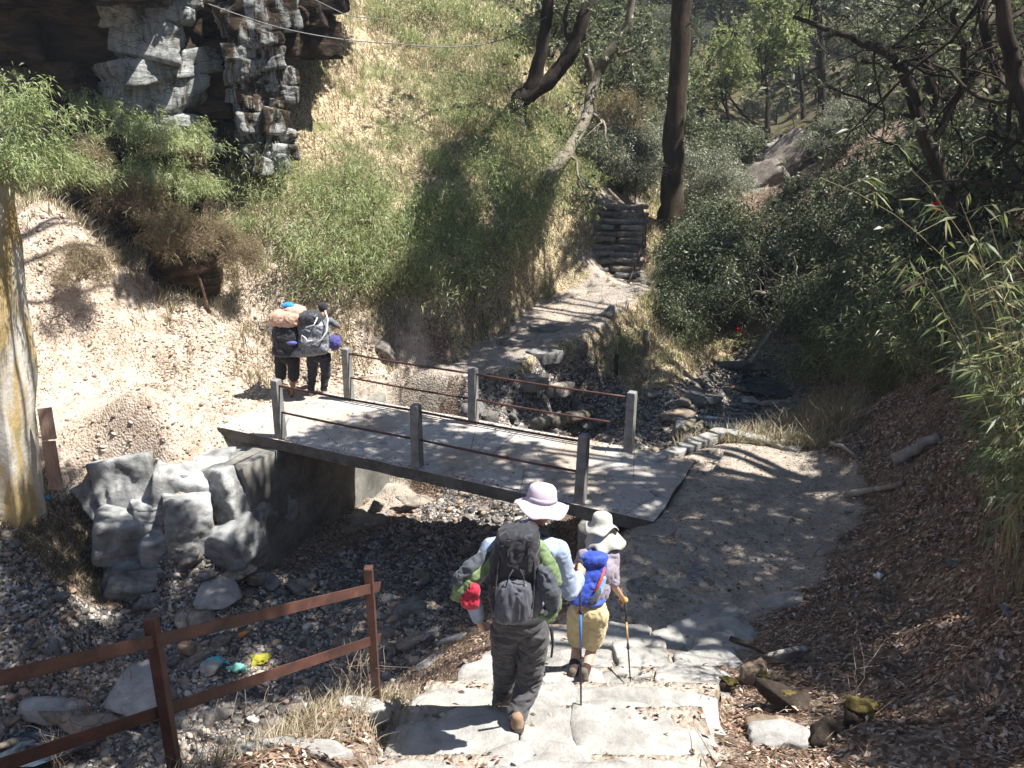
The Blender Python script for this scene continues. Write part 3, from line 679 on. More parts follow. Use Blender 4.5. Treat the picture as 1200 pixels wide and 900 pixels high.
def block_arrays(seed, size, sub=4, rough=.032, strata=.0, cut=6, chip=.10):
    """roughly rectangular fractured block"""
    r = np.random.default_rng(seed); D, F = ICO[sub]
    n = np.concatenate([np.eye(3), -np.eye(3)]) + r.normal(0, .09, (6, 3)); h = np.array([1.0] * 6) * r.uniform(.86, 1.0, 6)
    c = r.normal(size=(cut, 3)); c /= np.linalg.norm(c, axis=1)[:, None]; hc = np.abs(c).sum(1) * r.uniform(.62, .85, cut)
    n = np.concatenate([n / np.linalg.norm(n, axis=1)[:, None], c]); h = np.concatenate([h, hc]); S_ = 46
    Dn = D / np.max(np.abs(D), axis=1)[:, None]; q = np.clip(Dn @ n.T / h, .01, None); V = Dn / ((q ** S_).sum(1) ** (1 / S_))[:, None] * np.array(size) * .5
    k = 3.2 / max(size); nn = fbm(V[:, 0] * k * 2, V[:, 1] * k * 2, V[:, 2] * k * 2, seed % 89, 5) * rough * max(size)
    if strata: nn = nn + (_h(np.floor(V[:, 2] / strata + fbm(V[:, 0], V[:, 1], 0, seed % 17, 2) * .5).astype(np.int64), np.zeros(len(V), np.int64), np.zeros(len(V), np.int64), seed) - .5) * strata * chip * 4
    return V + D * np.array([1, 1, .5]) * nn[:, None], F
def outcrop(name, c, rotz, seed, mat, lab, cat, blocks, sub=4, **k):
    """one rock mass of separate fractured blocks; blocks: (x, y, z, sx, sy, sz, rx, ry, rz)"""
    Vs, Fs, n = [], [], 0
    for i, (x, y, z, sx_, sy_, sz_, a, b, g) in enumerate(blocks):
        V, F = block_arrays(seed * 31 + i, (sx_, sy_, sz_), sub, **k); M = np.array(Matrix.Rotation(g, 3, 'Z') @ Matrix.Rotation(b, 3, 'Y') @ Matrix.Rotation(a, 3, 'X'))
        Vs.append(V @ M.T + np.array([x, y, z])); Fs.append(F + n); n += len(V)
    o = link(name, mesh_np(name, np.concatenate(Vs), np.concatenate(Fs)), mat, loc=c); o.rotation_euler = (0, 0, rotz); return tag(o, lab, cat)
def face_blocks(seed, W, Hh, Dp, nl, nc, jit=.25, lean=0.0, taper=0.0):
    """bedded rock face: layers of blocks with uneven fronts and open joints"""
    r = random.Random(seed); out = [(W * .1 * q_, Dp * .12, Hh * (q_ * .3), W * .82, Dp * .8, Hh * .42, .03, .04 * q_, .1 * q_) for q_ in (-1, 0, 1)]; z = -Hh / 2
    for l in range(nl):
        hh = Hh / nl * r.uniform(.6, 1.4); wd = W * (1 - taper * (l / nl)) * r.uniform(.85, 1.1); x = -wd / 2; off = r.uniform(-jit, jit) * Dp * .5
        n_ = max(1, nc + r.choice((-1, 0, 0, 1)))
        for q_ in range(n_):
            w_ = wd / n_ * r.uniform(.75, 1.3)
            out.append((x + w_ / 2, off + r.uniform(-jit, jit) * Dp * .7 + lean * z, z + hh / 2, w_ * r.uniform(1.05, 1.3), Dp * r.uniform(.85, 1.1), hh * r.uniform(1.0, 1.5), r.uniform(-.12, .12), r.uniform(-.2, .2), r.uniform(-.3, .3))); x += w_
        z += hh * .9
    return out
BD = math.atan2(DAX.y, DAX.x)
c1 = aty(268, 600, 12.75)
outcrop('boulder', c1, BD + .12, 3, BOULD, 'big blocky grey boulder against the left bridge abutment', 'boulder', [(.05, .25, .05, 1.35, 1.5, 1.95, .03, .03, 0)], sub=6, strata=.16, chip=.05, cut=4)
outcrop('boulder', aty(262, 640, 12.15), BD, 4, BOULD, 'rounded undercut boulder at the bottom of the blocky boulder', 'boulder', [(0, 0, 0, 1.15, .8, .75, .2, -.35, .1)], sub=5, cut=10, strata=.0)
outcrop('boulder', aty(206, 600, 12.5), .15, 9, BOULD, 'broad grey rock face behind the cracked boulders on the left bank', 'boulder', [(.25, 0, .1, 1.1, 1.0, 1.75, -.1, .05, .1), (-.35, .15, .1, .9, 1.0, 1.5, -.2, -.12, -.1), (-.0, -.3, -.55, 1.35, 1.0, 1.25, .0, .1, .3)], sub=6, strata=.2, chip=.06, cut=3)
outcrop('boulder', aty(222, 612, 11.95), .1, 10, BOULD, 'small wedged boulder in the middle of the left rock face', 'boulder', [(0, 0, 0, .75, .7, .95, .05, .1, .3)], sub=5)
outcrop('boulder', aty(165, 560, 12.75), .0, 5, BOULD, 'upper cracked blue grey boulder left of the blocky one', 'boulder', [(-.05, 0, 0, 1.15, 1.3, .95, -.25, -.2, .2), (-.6, -.1, -.25, .8, 1.0, .8, -.3, -.45, .6), (.72, .1, -.18, .95, 1.2, 1.0, -.12, .12, -.15), (.5, .3, .15, .8, .9, .6, -.2, .05, .5)], sub=5, strata=.18, chip=.07)
outcrop('boulder', aty(160, 622, 12.2), .1, 6, BOULD, 'lower dark boulder under the cracked one', 'boulder', [(.0, 0, 0, 1.25, 1.1, .95, .1, .15, .3), (.85, .2, -.05, 1.0, 1.0, .95, .1, -.15, -.2), (.3, .05, .4, .7, .9, .4, .0, .1, .4)], sub=5, strata=.14, chip=.08)
outcrop('boulder', aty(175, 672, 11.8), .1, 7, BOULD, 'low dark boulder at the stream foot of the boulder face', 'boulder', [(0, 0, 0, 1.4, .9, .55, .1, .1, .2)], sub=5, strata=.1, chip=.08)
# ---- big stream stones with their own labels
for i, (u, v, s, rot, lab, mt) in enumerate([
    (165, 812, (.82, .6, .32), (.3, -.15, .3), 'large pale flat boulder behind the rusty railing post', STONE_P),
    (255, 703, (.7, .5, .22), (.15, .2, .4), 'tan broad flat stone below the boulder face', STONE_P),
    (312, 682, (.72, .35, .2), (.1, .35, -.5), 'blue grey tilted slate slab near the abutment foot', STONE),
    (262, 678, (.7, .4, .2), (.1, -.2, .3), 'long layered slate under the big boulder', STONE),
    (226, 725, (.6, .5, .25), (.2, 0, .8), 'dark flat stone below the tan flat stone', STONE),
    (350, 690, (.5, .3, .18), (.1, .2, -.3), 'grey slate piece right of the tilted slab', STONE),
    (478, 716, (.42, .35, .25), (.1, 0, .3), 'rounded blue stone in the shade right of the railing end', STONE),
    (432, 722, (.35, .3, .2), (.1, 0, .9), 'dark blue stone just above the end post of the railing', STONE),
    (500, 590, (.75, .4, .2), (.25, .3, .5), 'upturned slate slab lying under the bridge', STONE),
    (440, 600, (.3, .25, .6), (.2, .3, .2), 'small triangular stone leaning on the sunlit abutment', STONE),
    (222, 765, (.4, .3, .2), (.1, .1, .1), 'orange brown stone in the streambed', stone_mat('ochre_stone', (.20, .11, .06), (.33, .22, .14), (.42, .33, .26), 4, vary=False)),
    (245, 785, (.3, .25, .22), (.1, .1, .6), 'pale angular stone beside the turquoise cloth', STONE_P),
    (38, 835, (.5, .4, .3), (.1, .1, .1), 'brown stone in the corner puddle', STONE_P),
    (120, 850, (.7, .4, .2), (.1, .1, .4), 'grey slab in the puddle left of the railing post', STONE),
    (450, 412, (.42, .35, .4), (.3, .2, .2), 'dark mossy rock on the bank above the left bridge railing', STONE),
    (800, 500, (.6, .35, .3), (.1, .1, .9), 'striped grey rock at the left side of the pool', STONE),
    (803, 488, (.45, .3, .3), (.1, .1, .5), 'grey rock behind the striped one beside the pool', STONE),
    (878, 471, (.5, .3, .2), (.1, .1, .1), 'pale flat rock between the two pools', STONE_P),
    (820, 472, (.6, .4, .3), (.1, .1, .4), 'brown flat rock left of the pools', STONE),
    (900, 431, (1.0, .5, .3), (.1, .1, .1), 'dark rock closing the upper pool', STONE),
    (717, 368, (.3, .25, .4), (.2, .3, .2), 'pale pointed stone on the bank edge beside the far path', STONE_P),
    (690, 500, (.4, .3, .2), (.1, .2, .2), 'white stone in the pit behind the right bridge rail', STONE_P),
    (995, 600, (.18, .12, .1), (.1, .1, .2), 'little white stone under the right bank', STONE_P),
    (935, 768, (.3, .1, .2), (.3, .3, .7), 'upright white splinter of stone behind the cut logs', STONE_P)]):
    g = on_ground(u, v); o = rock_obj('stone', 40 + i, s, mt, g + Vector((0, 0, s[2] * .12)), rot, 4, planes=9, rough=.03, soft=26); tag(o, lab, 'stone')
# ---- loose stones: individuals
variants = []
for k in range(14):
    fl = (.35, .5, .25, .7)[k % 4]
    V, F = (rock_arrays(700 + k, (1, .72, fl), 3, planes=8, rough=.035, soft=26) if k % 2 else block_arrays(700 + k, (.9, .62, fl * .8), 3, rough=.02, cut=6)); variants.append(mesh_np('stone', V, F)); variants[-1].materials.append(STONE)
ZONES = [((540, 740), 'left of the steps'), ((420, 700), 'in the shade past the railing end'), ((300, 740), 'in the middle of the lower streambed'), ((150, 800), 'near the puddle in the lower left'), ((220, 700), 'below the boulder face'), ((380, 630), 'at the dark abutment foot'), ((500, 600), 'on the sunny streambed under the bridge'), ((640, 480), 'in the rocky pit behind the bridge'), ((740, 500), 'in the pit near the right bridge end'), ((850, 480), 'around the pools'), ((1000, 620), 'at the foot of the right leaf bank'), ((350, 820), 'below the lower rail')]
def zone_label(u, v, s):
    z = min(ZONES, key=lambda q: (q[0][0] - u) ** 2 + (q[0][1] - v) ** 2)[1]
    return '%s loose slate stone %s' % ('large' if s > .3 else ('medium sized' if s > .17 else 'small'), z)
cnt = 0; tries = 0
while cnt < 250 and tries < 20000:
    tries += 1
    u, v = sr.uniform(0, 1200), sr.uniform(420, 900); g = on_ground(u, v, 2.5, 22)
    p, s_, *_ = masks(np.array([g.x]), np.array([g.y]))
    inb = (g - DECK0).dot(DAX) > -.1 and (g - DECK0).dot(DAX) < DLEN and -.1 < (g - DECK0).dot(DNO) < DWID
    edge = p[0] < .5 and g.y < 9 and -1.6 < g.x < 1.0
    near = s_[0] > .4 or (edge and sr.random() < .3) or (u > 960 and 540 < v < 740 and sr.random() < .2)
    if not near or p[0] > .6 or inb and g.z > -.3: continue
    s = min(.62 if s_[0] > .4 else .17, .09 + .12 * (-math.log(1 - sr.random() * .97)))
    o = bpy.data.objects.new('stone', variants[cnt % 14]); C.objects.link(o); o.location = g + Vector((0, 0, s * .06)); o.scale = (s, s, s)
    o.rotation_euler = (sr.uniform(-.4, .4), sr.uniform(-.4, .4), sr.uniform(0, 6.3)); cnt += 1
    tag(o, zone_label(u, v, s), 'stone', 'loose stones on the streambed')
# ---- gravel chips and pebbles
def scatter_xy(n, wfun, box, zmax=None):
    out = []
    tot = 0
    while tot < n:
        x = rng.uniform(box[0], box[1], 60000); y = rng.uniform(box[2], box[3], 60000)
        k = rng.random(60000) < wfun(x, y); out.append(np.stack([x[k], y[k]], 1)); tot += k.sum()
    return np.concatenate(out)[:n]
def in_view(x, y, m=.08):
    dep = y * CP + 4.5 * SP; return (np.abs(x) < dep * (.6 + m)) & (y > 3.2)
def chips(name, P, smin, smax, mat, seed, **tags):
    D, F = ICO[1]; n = len(P); r = np.random.default_rng(seed)
    s = smin + (smax - smin) * r.random(n) ** 3
    sc = s[:, None] * np.stack([np.ones(n), r.uniform(.5, .9, n), r.uniform(.2, .6, n)], 1) * .5
    th = r.uniform(0, 6.3, n); V = D[None] * sc[:, None, :] * r.uniform(.75, 1.2, (n, len(D), 1))
    x = V[..., 0] * np.cos(th)[:, None] - V[..., 1] * np.sin(th)[:, None]; y = V[..., 0] * np.sin(th)[:, None] + V[..., 1] * np.cos(th)[:, None]
    z = V[..., 2] + x * r.uniform(-.4, .4, n)[:, None]
    z0 = Hat(P[:, 0], P[:, 1])
    V = np.stack([x + P[:, :1], y + P[:, 1:], z + z0[:, None]], -1).reshape(-1, 3)
    F = (F[None] + (np.arange(n) * len(D))[:, None, None]).reshape(-1, 3)
    o = link(name, mesh_np(name, V, F, dict(tint=np.repeat(r.random(n), len(D)))), mat); return tag(o, kind='stuff', **tags)
def chip_mat(name, stops):
    m, nt, b = newmat(name, .85, .25); nt.links.new(ramp(nt, attr(nt, 'tint'), stops), b.inputs['Base Color']); return m
CHIP = chip_mat('slate_chips', [(0, (.045, .042, .04)), (.35, (.12, .115, .105)), (.6, (.22, .20, .175)), (.85, (.32, .22, .15)), (1, (.5, .48, .44))])
wS = lambda x, y: np.where(in_view(x, y), masks(x, y)[1] * np.clip((11 / np.hypot(x, y)) ** 2, .1, 1), 0)
chips('gravel', scatter_xy(9000, wS, (-9, 8, 5, 20)), .03, .20, CHIP, 5, label='grey slate gravel covering the streambed', cat='gravel')
wP = lambda x, y: np.where(in_view(x, y), masks(x, y)[0] * .3 + .12, 0) * (Hat(x, y) < 2.2) * np.clip((6 / np.hypot(x, y)) ** 2, .08, 1)
chips('gravel', scatter_xy(3500, wP, (-6, 6, 3.3, 20)), .012, .06, CHIP, 6, label='small grit scattered on the path and banks', cat='gravel')
pool('pool_water', [Z(*p, -1.1)[:2] for p in ((818, 492), (838, 484), (868, 478), (890, 488), (884, 502), (858, 509), (822, 505))], -.97)
pool('stream_water', [Z(*p, -1.0)[:2] for p in ((868, 446), (900, 441), (932, 452), (930, 472), (900, 468), (868, 462))], -.90)
pool('puddle_water', [Z(*p, -2.42)[:2] for p in ((-60, 800), (40, 800), (110, 820), (120, 870), (40, 900), (-80, 900))], -2.40)
# ------------------------------------------------------------------ cliff on the left
WHITEROCK = cliff_mat('white_streaked_rock', .62)
DARKROCK = cliff_mat('rust_and_recess_shade_rock', .0)  # rust rock; its dark tone also serves as painted shade in the recess
PATCHROCK = cliff_mat('patchy_white_rock', .5)
RC = 'rock cliff'
outcrop('cliff', aty(75, -45, 18.8), .1, 41, DARKROCK, 'unseen rock roof added above the picture to shade the top left recess', RC, face_blocks(41, 4.4, 1.3, 3.5, 2, 3))  # roof rock added above the view to keep the recess dark
outcrop('cliff', aty(55, 60, 20.6), .15, 42, DARKROCK, 'dark cliff in the top left corner, its tone standing for recess shade', RC, face_blocks(42, 4.4, 7.5, 2.6, 9, 4, .2), cut=2)  # dark rock colour stands in for the shade inside the recess
outcrop('cliff', aty(182, 60, 19.9), .5, 43, WHITEROCK, 'white streaked rock face between dark recesses', RC, face_blocks(43, 1.75, 4.6, 1.6, 8, 1, .09), cut=1, rough=.045)
outcrop('cliff', aty(248, 60, 21.2), .2, 44, DARKROCK, 'rust brown rock column right of the white streaked face', RC, face_blocks(44, 2.0, 6.0, 2.0, 9, 3, .16), cut=2, rough=.045)
outcrop('cliff', aty(303, 72, 19.9), .45, 45, PATCHROCK, 'narrow broken rock column with white patches', RC, face_blocks(45, 1.15, 4.6, 1.1, 11, 2, .13), cut=2, rough=.045)
outcrop('cliff', aty(345, 0, 21.5), .3, 46, DARKROCK, 'low dark brown ledge at the cliff top', RC, face_blocks(46, 1.8, 2.4, 1.8, 5, 2, .2))
outcrop('cliff', aty(150, 255, 18.5), .1, 47, DARKROCK, 'mossy brown cliff foot behind the bamboo', RC, face_blocks(47, 3.4, 3.4, 1.8, 7, 4, .25))
outcrop('cliff', aty(212, 318, 17.3), .3, 48, DARKROCK, 'small ochre rock knob above the sandy slope', RC, face_blocks(48, 1.0, 1.5, 1.0, 4, 2, .2))
# grey rock slide in the gully beyond the big tree
gs = [(902, 205, 33, (3.6, 2.0, 1.4), (.3, -.75, .2), 'long grey rock slab in the far gully'), (885, 240, 29, (1.6, 1.0, .8), (.1, -.3, .4), 'pale broken rock at the foot of the gully slab'),
      (922, 175, 36, (1.3, 1.0, 1.3), (.1, -.3, .4), 'upper grey rock of the gully below the bright tree'), (715, 148, 29, (1.8, 1.0, 1.5), (0, .2, .2), 'dark wet rock behind the pale bent tree')]
for i, (u, v, Yd, s, rot, lab) in enumerate(gs): outcrop('boulder', aty(u, v, Yd), rot[2], 60 + i, STONE, lab, 'boulder', [(x * .5 * s[0], 0, x * rot[1] * -.5 * s[0] + sr.uniform(-.1, .1), s[0] * .55, s[1], s[2] * .8, rot[0], rot[1], sr.uniform(-.3, .3)) for x in (-.9, -.2, .5)], strata=.2)

# ------------------------------------------------------------------ leaves and plants
def leaf_arrays(P, D, L, W, r, droop=.2):
    """one folded quad per leaf"""
    n = len(P); D = D / (np.linalg.norm(D, axis=1)[:, None] + 1e-9)
    rv = r.normal(size=(n, 3)); rv[:, 2] += .6; S = np.cross(D, rv); S /= np.linalg.norm(S, axis=1)[:, None] + 1e-9
    U = np.cross(S, D); L = np.broadcast_to(L, n)[:, None]; W = np.broadcast_to(W, n)[:, None]
    m = P + D * L * .45; b = P; t = P + D * L - np.array([0, 0, 1]) * L * droop
    V = np.stack([b, m + S * W * .5 - U * W * .12, t, m - S * W * .5 - U * W * .12], 1).reshape(-1, 3)
    F = np.arange(n * 4).reshape(-1, 4); return V, F
def leaf_mesh(name, P, D, L, W, r, tint=None, droop=.2):
    V, F = leaf_arrays(P, D, L, W, r, droop)
    if tint is None: tint = r.random(len(P))
    return mesh_np(name, V, F, dict(tint=np.repeat(tint, 4)))
def sph(n, r):
    v = r.normal(size=(n, 3)); return v / np.linalg.norm(v, axis=1)[:, None]

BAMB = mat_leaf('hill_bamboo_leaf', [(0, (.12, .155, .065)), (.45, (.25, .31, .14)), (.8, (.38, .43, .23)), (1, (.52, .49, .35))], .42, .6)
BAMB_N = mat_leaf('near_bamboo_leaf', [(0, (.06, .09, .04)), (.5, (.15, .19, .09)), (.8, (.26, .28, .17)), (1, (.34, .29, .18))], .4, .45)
RHODO = mat_leaf('rhododendron_leaf', [(0, (.04, .054, .03)), (.45, (.11, .128, .08)), (.75, (.22, .24, .165)), (1, (.38, .38, .30))], .3, .42)
LIME = mat_leaf('bright_leaf', [(0, (.11, .14, .055)), (.5, (.23, .265, .12)), (1, (.38, .39, .22))], .4, .5)
DARKL = mat_leaf('evergreen_leaf', [(0, (.035, .05, .027)), (.5, (.09, .11, .06)), (.85, (.19, .205, .13)), (1, (.29, .29, .22))], .25, .5)
SILV = mat_leaf('silver_shrub_leaf', [(0, (.09, .10, .08)), (.5, (.20, .21, .165)), (1, (.36, .36, .30))], .3, .5)
DRYL = mat_leaf('dead_leaf', [(0, (.07, .036, .022)), (.35, (.20, .115, .078)), (.7, (.36, .25, .18)), (1, (.58, .48, .40))], .15, .8)
PALEL = mat_leaf('sun_bleached_leaf', [(0, (.12, .08, .05)), (.35, (.28, .20, .145)), (.7, (.42, .34, .26)), (1, (.58, .50, .42))], .15, .8)
STRAW = mat_leaf('dry_grass', [(0, (.14, .11, .07)), (.4, (.30, .25, .165)), (.8, (.45, .39, .285)), (1, (.60, .54, .43))], .3, .7)
BARK = mat_mottle('dark_bark', (.018, .013, .010), (.06, .045, .034), 5, .95, (.12, .10, .08), 1.0, .03, True, (1, 1, .3))
BARK_M = mat_mottle('mossy_bark', (.03, .022, .015), (.085, .062, .042), 4, .95, (.17, .135, .06), 1.0, .03, True, (1, 1, .4))
BARK_P = mat_mottle('pale_lichen_bark', (.10, .085, .06), (.26, .23, .18), 4, .95, (.42, .38, .28), .8, .02)
TWIG = mat_mottle('dry_twig', (.14, .10, .07), (.28, .22, .16), 9, .9, (.40, .35, .28), .3, .004)
CANE = mat_mottle('bamboo_cane', (.16, .14, .07), (.30, .26, .14), 9, .7, (.40, .33, .20), .2, .003)

def grow(base, d, L, rad, depth, r, spread=.7, gnarl=.18, upb=.12, nch=(2, 4), seg=6, out=None, tips=None, keep=.66):
    """branching skeleton: list of (points, radii); tips = list of (pos, dir)"""
    if out is None: out, tips = [], []
    d = Vector(d).normalized(); p = Vector(base); pts = [p.copy()]; rr = [rad]
    for i in range(seg):
        d = (d + Vector(r.normal(0, gnarl, 3)) + Vector((0, 0, upb))).normalized(); p = p + d * (L / seg); pts.append(p.copy()); rr.append(rad * (1 - (i + 1) / seg * (1 - keep * .8)))
    if depth == 0: rr[-1] = rad * .25
    out.append((pts, rr))
    if depth == 0:
        tips.append((pts[-1], d.copy())); tips.append((pts[-3], d.copy())); return out, tips
    n = int(r.integers(nch[0], nch[1] + 1))
    for i in range(n):
        k = seg if i == 0 else int(r.integers(max(1, seg // 2 - 1), seg + 1))
        nd = (d + Vector(sph(1, r)[0]) * spread * (0.6 if i == 0 else 1.2)).normalized()
        grow(pts[k], nd, L * r.uniform(.55, .8), rr[k] * r.uniform(.55, .75), depth - 1, r, spread, gnarl * 1.15, upb, nch, max(3, seg - 1), out, tips, keep)
    return out, tips
def wood(brs, name, mat, parent=None, smooth=True, minr=.004):
    a = Acc()
    for pts, rr in brs:
        mx = max(rr); a.tube(pts, [max(q, minr) for q in rr], 10 if mx > .12 else (6 if mx > .03 else 4), False, .04 if mx > .06 else 0)
    return a.build(name, mat, parent, smooth=smooth)
def crown_leaves(tips, r, per=60, rad=.35, L=.13, W=.045, ros=False, droop=.2, flat=.7):
    P, D, T = [], [], []
    for (p, d) in tips:
        p = np.array(p); off = sph(per, r) * (r.random((per, 1)) ** .5) * rad * np.array([1, 1, flat])
        if ros:   # rosettes of radiating leaves
            nr = max(1, per // 9); c = p + sph(nr, r) * rad * np.array([1, 1, flat]) * (r.random((nr, 1)) ** .4); axs = (c - p) / rad + np.array([0, 0, .5])
            c = np.repeat(c, 9, 0); axs = np.repeat(axs, 9, 0); dd = sph(len(c), r); dd = dd + axs * .7
            P.append(c); D.append(dd); T.append(np.repeat(r.random(nr), 9) * .6 + r.random(len(c)) * .4)
        else:
            P.append(p + off); D.append(sph(per, r) + off / rad * .8 + np.array([0, 0, -.15])); T.append(np.clip(r.random(per) * .75 + r.random() * .25, 0, 1))
    P, D, T = map(np.concatenate, (P, D, T))
    return P, D, np.clip(T, 0, 1)

def make_tree(name, seed, height, trunk_r, mat_b, mat_l, depth=3, per=50, rad=.4, L=.14, W=.05, ros=True, lean=(0, 0), frac=.45, spread=.75, gnarl=.14, nch=(3, 4), clear=False, upb=.12):
    r = np.random.default_rng(seed); root = empty(name, (0, 0, 0))
    out, tips = grow((0, 0, -.3), (lean[0], lean[1], 1), height * frac, trunk_r, depth, r, spread, gnarl, upb, nch)
    tr = wood(out, 'trunk', mat_b, root)
    P, D, T = crown_leaves(tips, r, per, rad, L, W, ros)
    link('crown', leaf_mesh('crown', P, D, L * r.uniform(.7, 1.2, len(P)), W, r, T), mat_l, root)
    return root
def place_tree(proto, x, y, s=1.0, rz=0.0, used=set(), z=None, label=None, cat='tree', group=None, tilt=0):
    o = copy_tree(proto) if proto.name in used else proto
    used.add(proto.name); o.location = (x, y, hz(x, y) if z is None else z); o.scale = (s, s, s); o.rotation_euler = (tilt, 0, rz)
    return tag(o, label, cat, group)

def bamboo_bush(seed, name='bamboo_clump', n=42, R_=1.1, hgt=1.5, per=55, L=.12, W=.019, mat=BAMB, canemat=CANE, tintpow=1.0):
    """arching fine canes with narrow drooping leaves"""
    r = np.random.default_rng(seed); root = empty(name, (0, 0, 0)); a = Acc(); P, D, T = [], [], []
    for i in range(n):
        th = r.uniform(0, 6.28); lean = r.uniform(.1, 1.0); h = hgt * r.uniform(.4, 1.35); b0 = np.array([r.normal(0, R_ * .3), r.normal(0, R_ * .3), -.15])
        t = np.linspace(0, 1, 6)[:, None]; tip = np.array([math.cos(th) * R_ * lean, math.sin(th) * R_ * lean, h * (1 - lean * .35)])
        pts = b0 + tip * t + np.array([math.cos(th), math.sin(th), -1.2]) * (t ** 2.5) * .3 * lean + r.normal(0, .02, (6, 3))
        a.tube(pts, np.linspace(.009, .003, 6), 3, False)
        tt = r.uniform(.3, 1.05, per); base = np.stack([np.interp(tt, t[:, 0], pts[:, k]) for k in range(3)], 1)
        cl = base + r.normal(0, .13, (per, 3)) * (R_ / 1.1)
        P.append(cl); D.append(sph(per, r) * .8 + np.array([math.cos(th) * .6, math.sin(th) * .6, -.25])); T.append(np.clip(r.random(per) ** tintpow * .8 + r.random() * .25, 0, 1))
    a.build('cane', canemat, root)
    P, D, T = map(np.concatenate, (P, D, T)); link('foliage', leaf_mesh('foliage', P, D, L * r.uniform(.6, 1.25, len(P)), W, r, T, .3), mat, root)
    return root
def shrub(seed, name, mat_b, mat_l, size=1.2, per=40, rad=.22, L=.07, W=.03, ros=False, depth=2, n0=5):
    r = np.random.default_rng(seed); root = empty(name, (0, 0, 0)); out, tips = [], []
    for i in range(n0):
        th = r.uniform(0, 6.28); grow((r.normal(0, .1), r.normal(0, .1), -.12), (math.cos(th) * .7, math.sin(th) * .7, 1), size * .5, .022 * size, depth, r, .9, .2, .08, (2, 4), 4, out, tips)
    wood(out, 'stem', mat_b, root, minr=.003)
    P, D, T = crown_leaves(tips, r, per, rad, L, W, ros); link('foliage', leaf_mesh('foliage', P, D, L * r.uniform(.6, 1.2, len(P)), W, r, T), mat_l, root)
    return root
# ------------------------------------------------------------------ planting
used = set(); vr = random.Random(5)
LM = [((790, 130), 'the tall straight trunk'), ((650, 60), 'the forked trunk'), ((725, 60), 'the pale bent trunk'), ((725, 290), 'the far stone stair'), ((350, 380), 'the porters'), ((235, 325), 'the leaning stick'), ((310, 80), 'the narrow rock column'), ((180, 100), 'the white streaked rock'), ((20, 170), 'the left edge pillar'), ((450, 412), 'the dark rock on the bank'), ((660, 180), 'the leaning trunk base'), ((520, 52), 'the sagging cable'), ((600, 400), 'the far path'), ((860, 490), 'the pool'), ((940, 375), 'the fallen mossy branch'), ((1095, 340), 'the dark arching stem'), ((1120, 180), 'the dark bent tree'), ((1075, 530), 'the thick fallen log'), ((1060, 170), 'the long lone bamboo shoot'), ((1190, 600), 'the right leaf bank'), ((560, 300), 'the dark shadow patch')]
RANKS = ['nearest', 'second nearest', 'third nearest', 'fourth nearest', 'fifth nearest', 'sixth nearest', 'seventh nearest', 'eighth nearest', 'ninth nearest', 'tenth nearest', 'eleventh nearest', 'twelfth nearest', 'thirteenth nearest', 'fourteenth nearest', 'fifteenth nearest', 'sixteenth nearest']
def describe(prefix, pts):
    """one phrase per picture point, ranked by its distance to the closest landmark"""
    near = [min(range(len(LM)), key=lambda k: math.dist(LM[k][0], p)) for p in pts]; out = []
    for i, p in enumerate(pts):
        rk = sum(1 for j, q in enumerate(pts) if near[j] == near[i] and (math.dist(LM[near[i]][0], q), j) < (math.dist(LM[near[i]][0], p), i))
        out.append('%s, %s to %s' % (prefix, RANKS[min(rk, 15)], LM[near[i]][1]))
    return out
def inpoly(u, v, poly):
    u = np.asarray(u, float); v = np.asarray(v, float); c = np.zeros(u.shape, bool); n = len(poly)
    for i in range(n):
        (x1, y1), (x2, y2) = poly[i], poly[(i + 1) % n]
        c ^= ((y1 > v) != (y2 > v)) & (u < (x2 - x1) * (v - y1) / (y2 - y1 + 1e-9) + x1)
    return c
# bamboo clumps on the sunny hillside
bb = [bamboo_bush(900 + k, n=26 + 5 * k, R_=.8 + .12 * k, hgt=1.1 + .12 * k) for k in range(4)]
spots = [  # u, v (foot), scale, colour-true place words
 (372, 318, 1.15, 'the pair of porters'), (400, 335, 1.2, 'the porters at the foot of the slope'), (425, 300, 1.2, 'the dark mossy rock on the bank'), (450, 325, 1.1, 'the bank above the left bridge railing'), (345, 285, .95, 'the leaning stick'),
 (395, 262, 1.1, ''), (440, 252, 1.1, ''), (330, 240, .8, ''), (365, 225, .8, ''), (480, 285, 1.1, ''), (415, 215, .8, ''), (310, 205, .7, ''),
 (505, 245, 1.0, ''), (520, 295, 1.15, ''), (555, 300, 1.15, ''), (590, 285, 1.1, ''), (545, 250, 1.1, ''), (580, 230, 1.1, ''), (620, 255, 1.0, ''), (600, 205, 1.0, ''), (555, 200, .9, ''), (515, 200, .8, ''), (640, 225, .9, ''), (625, 185, .95, ''), (665, 195, .9, ''), (580, 165, .9, ''),
 (540, 150, .9, ''), (500, 120, .9, ''), (610, 145, .9, ''), (650, 160, .9, ''), (560, 110, .95, ''), (520, 75, 1.0, ''), (480, 50, 1.1, ''), (450, 25, 1.0, ''), (500, 20, 1.3, ''), (540, 30, 1.3, ''), (590, 75, 1.1, ''), (575, 40, 1.2, ''), (655, 125, 1.0, ''), (470, 170, .7, ''), (685, 215, .8, ''),
 (470, 345, .9, ''), (500, 330, 1.0, ''), (540, 335, 1.0, ''), (290, 270, .8, '')]
dsc = describe('feathery pale green bamboo clump', [(q[0], q[1]) for q in spots])
for i, (u, v, s, wd) in enumerate(spots):
    g = on_ground(u, v, 12); lab = ('feathery green bamboo clump growing above ' + wd) if wd else dsc[i]
    place_tree(bb[i % 4], g.x, g.y, s * vr.uniform(.85, 1.1), vr.uniform(0, 6.3), used, label=lab, cat='bamboo', group='bamboo clumps on the hillside')
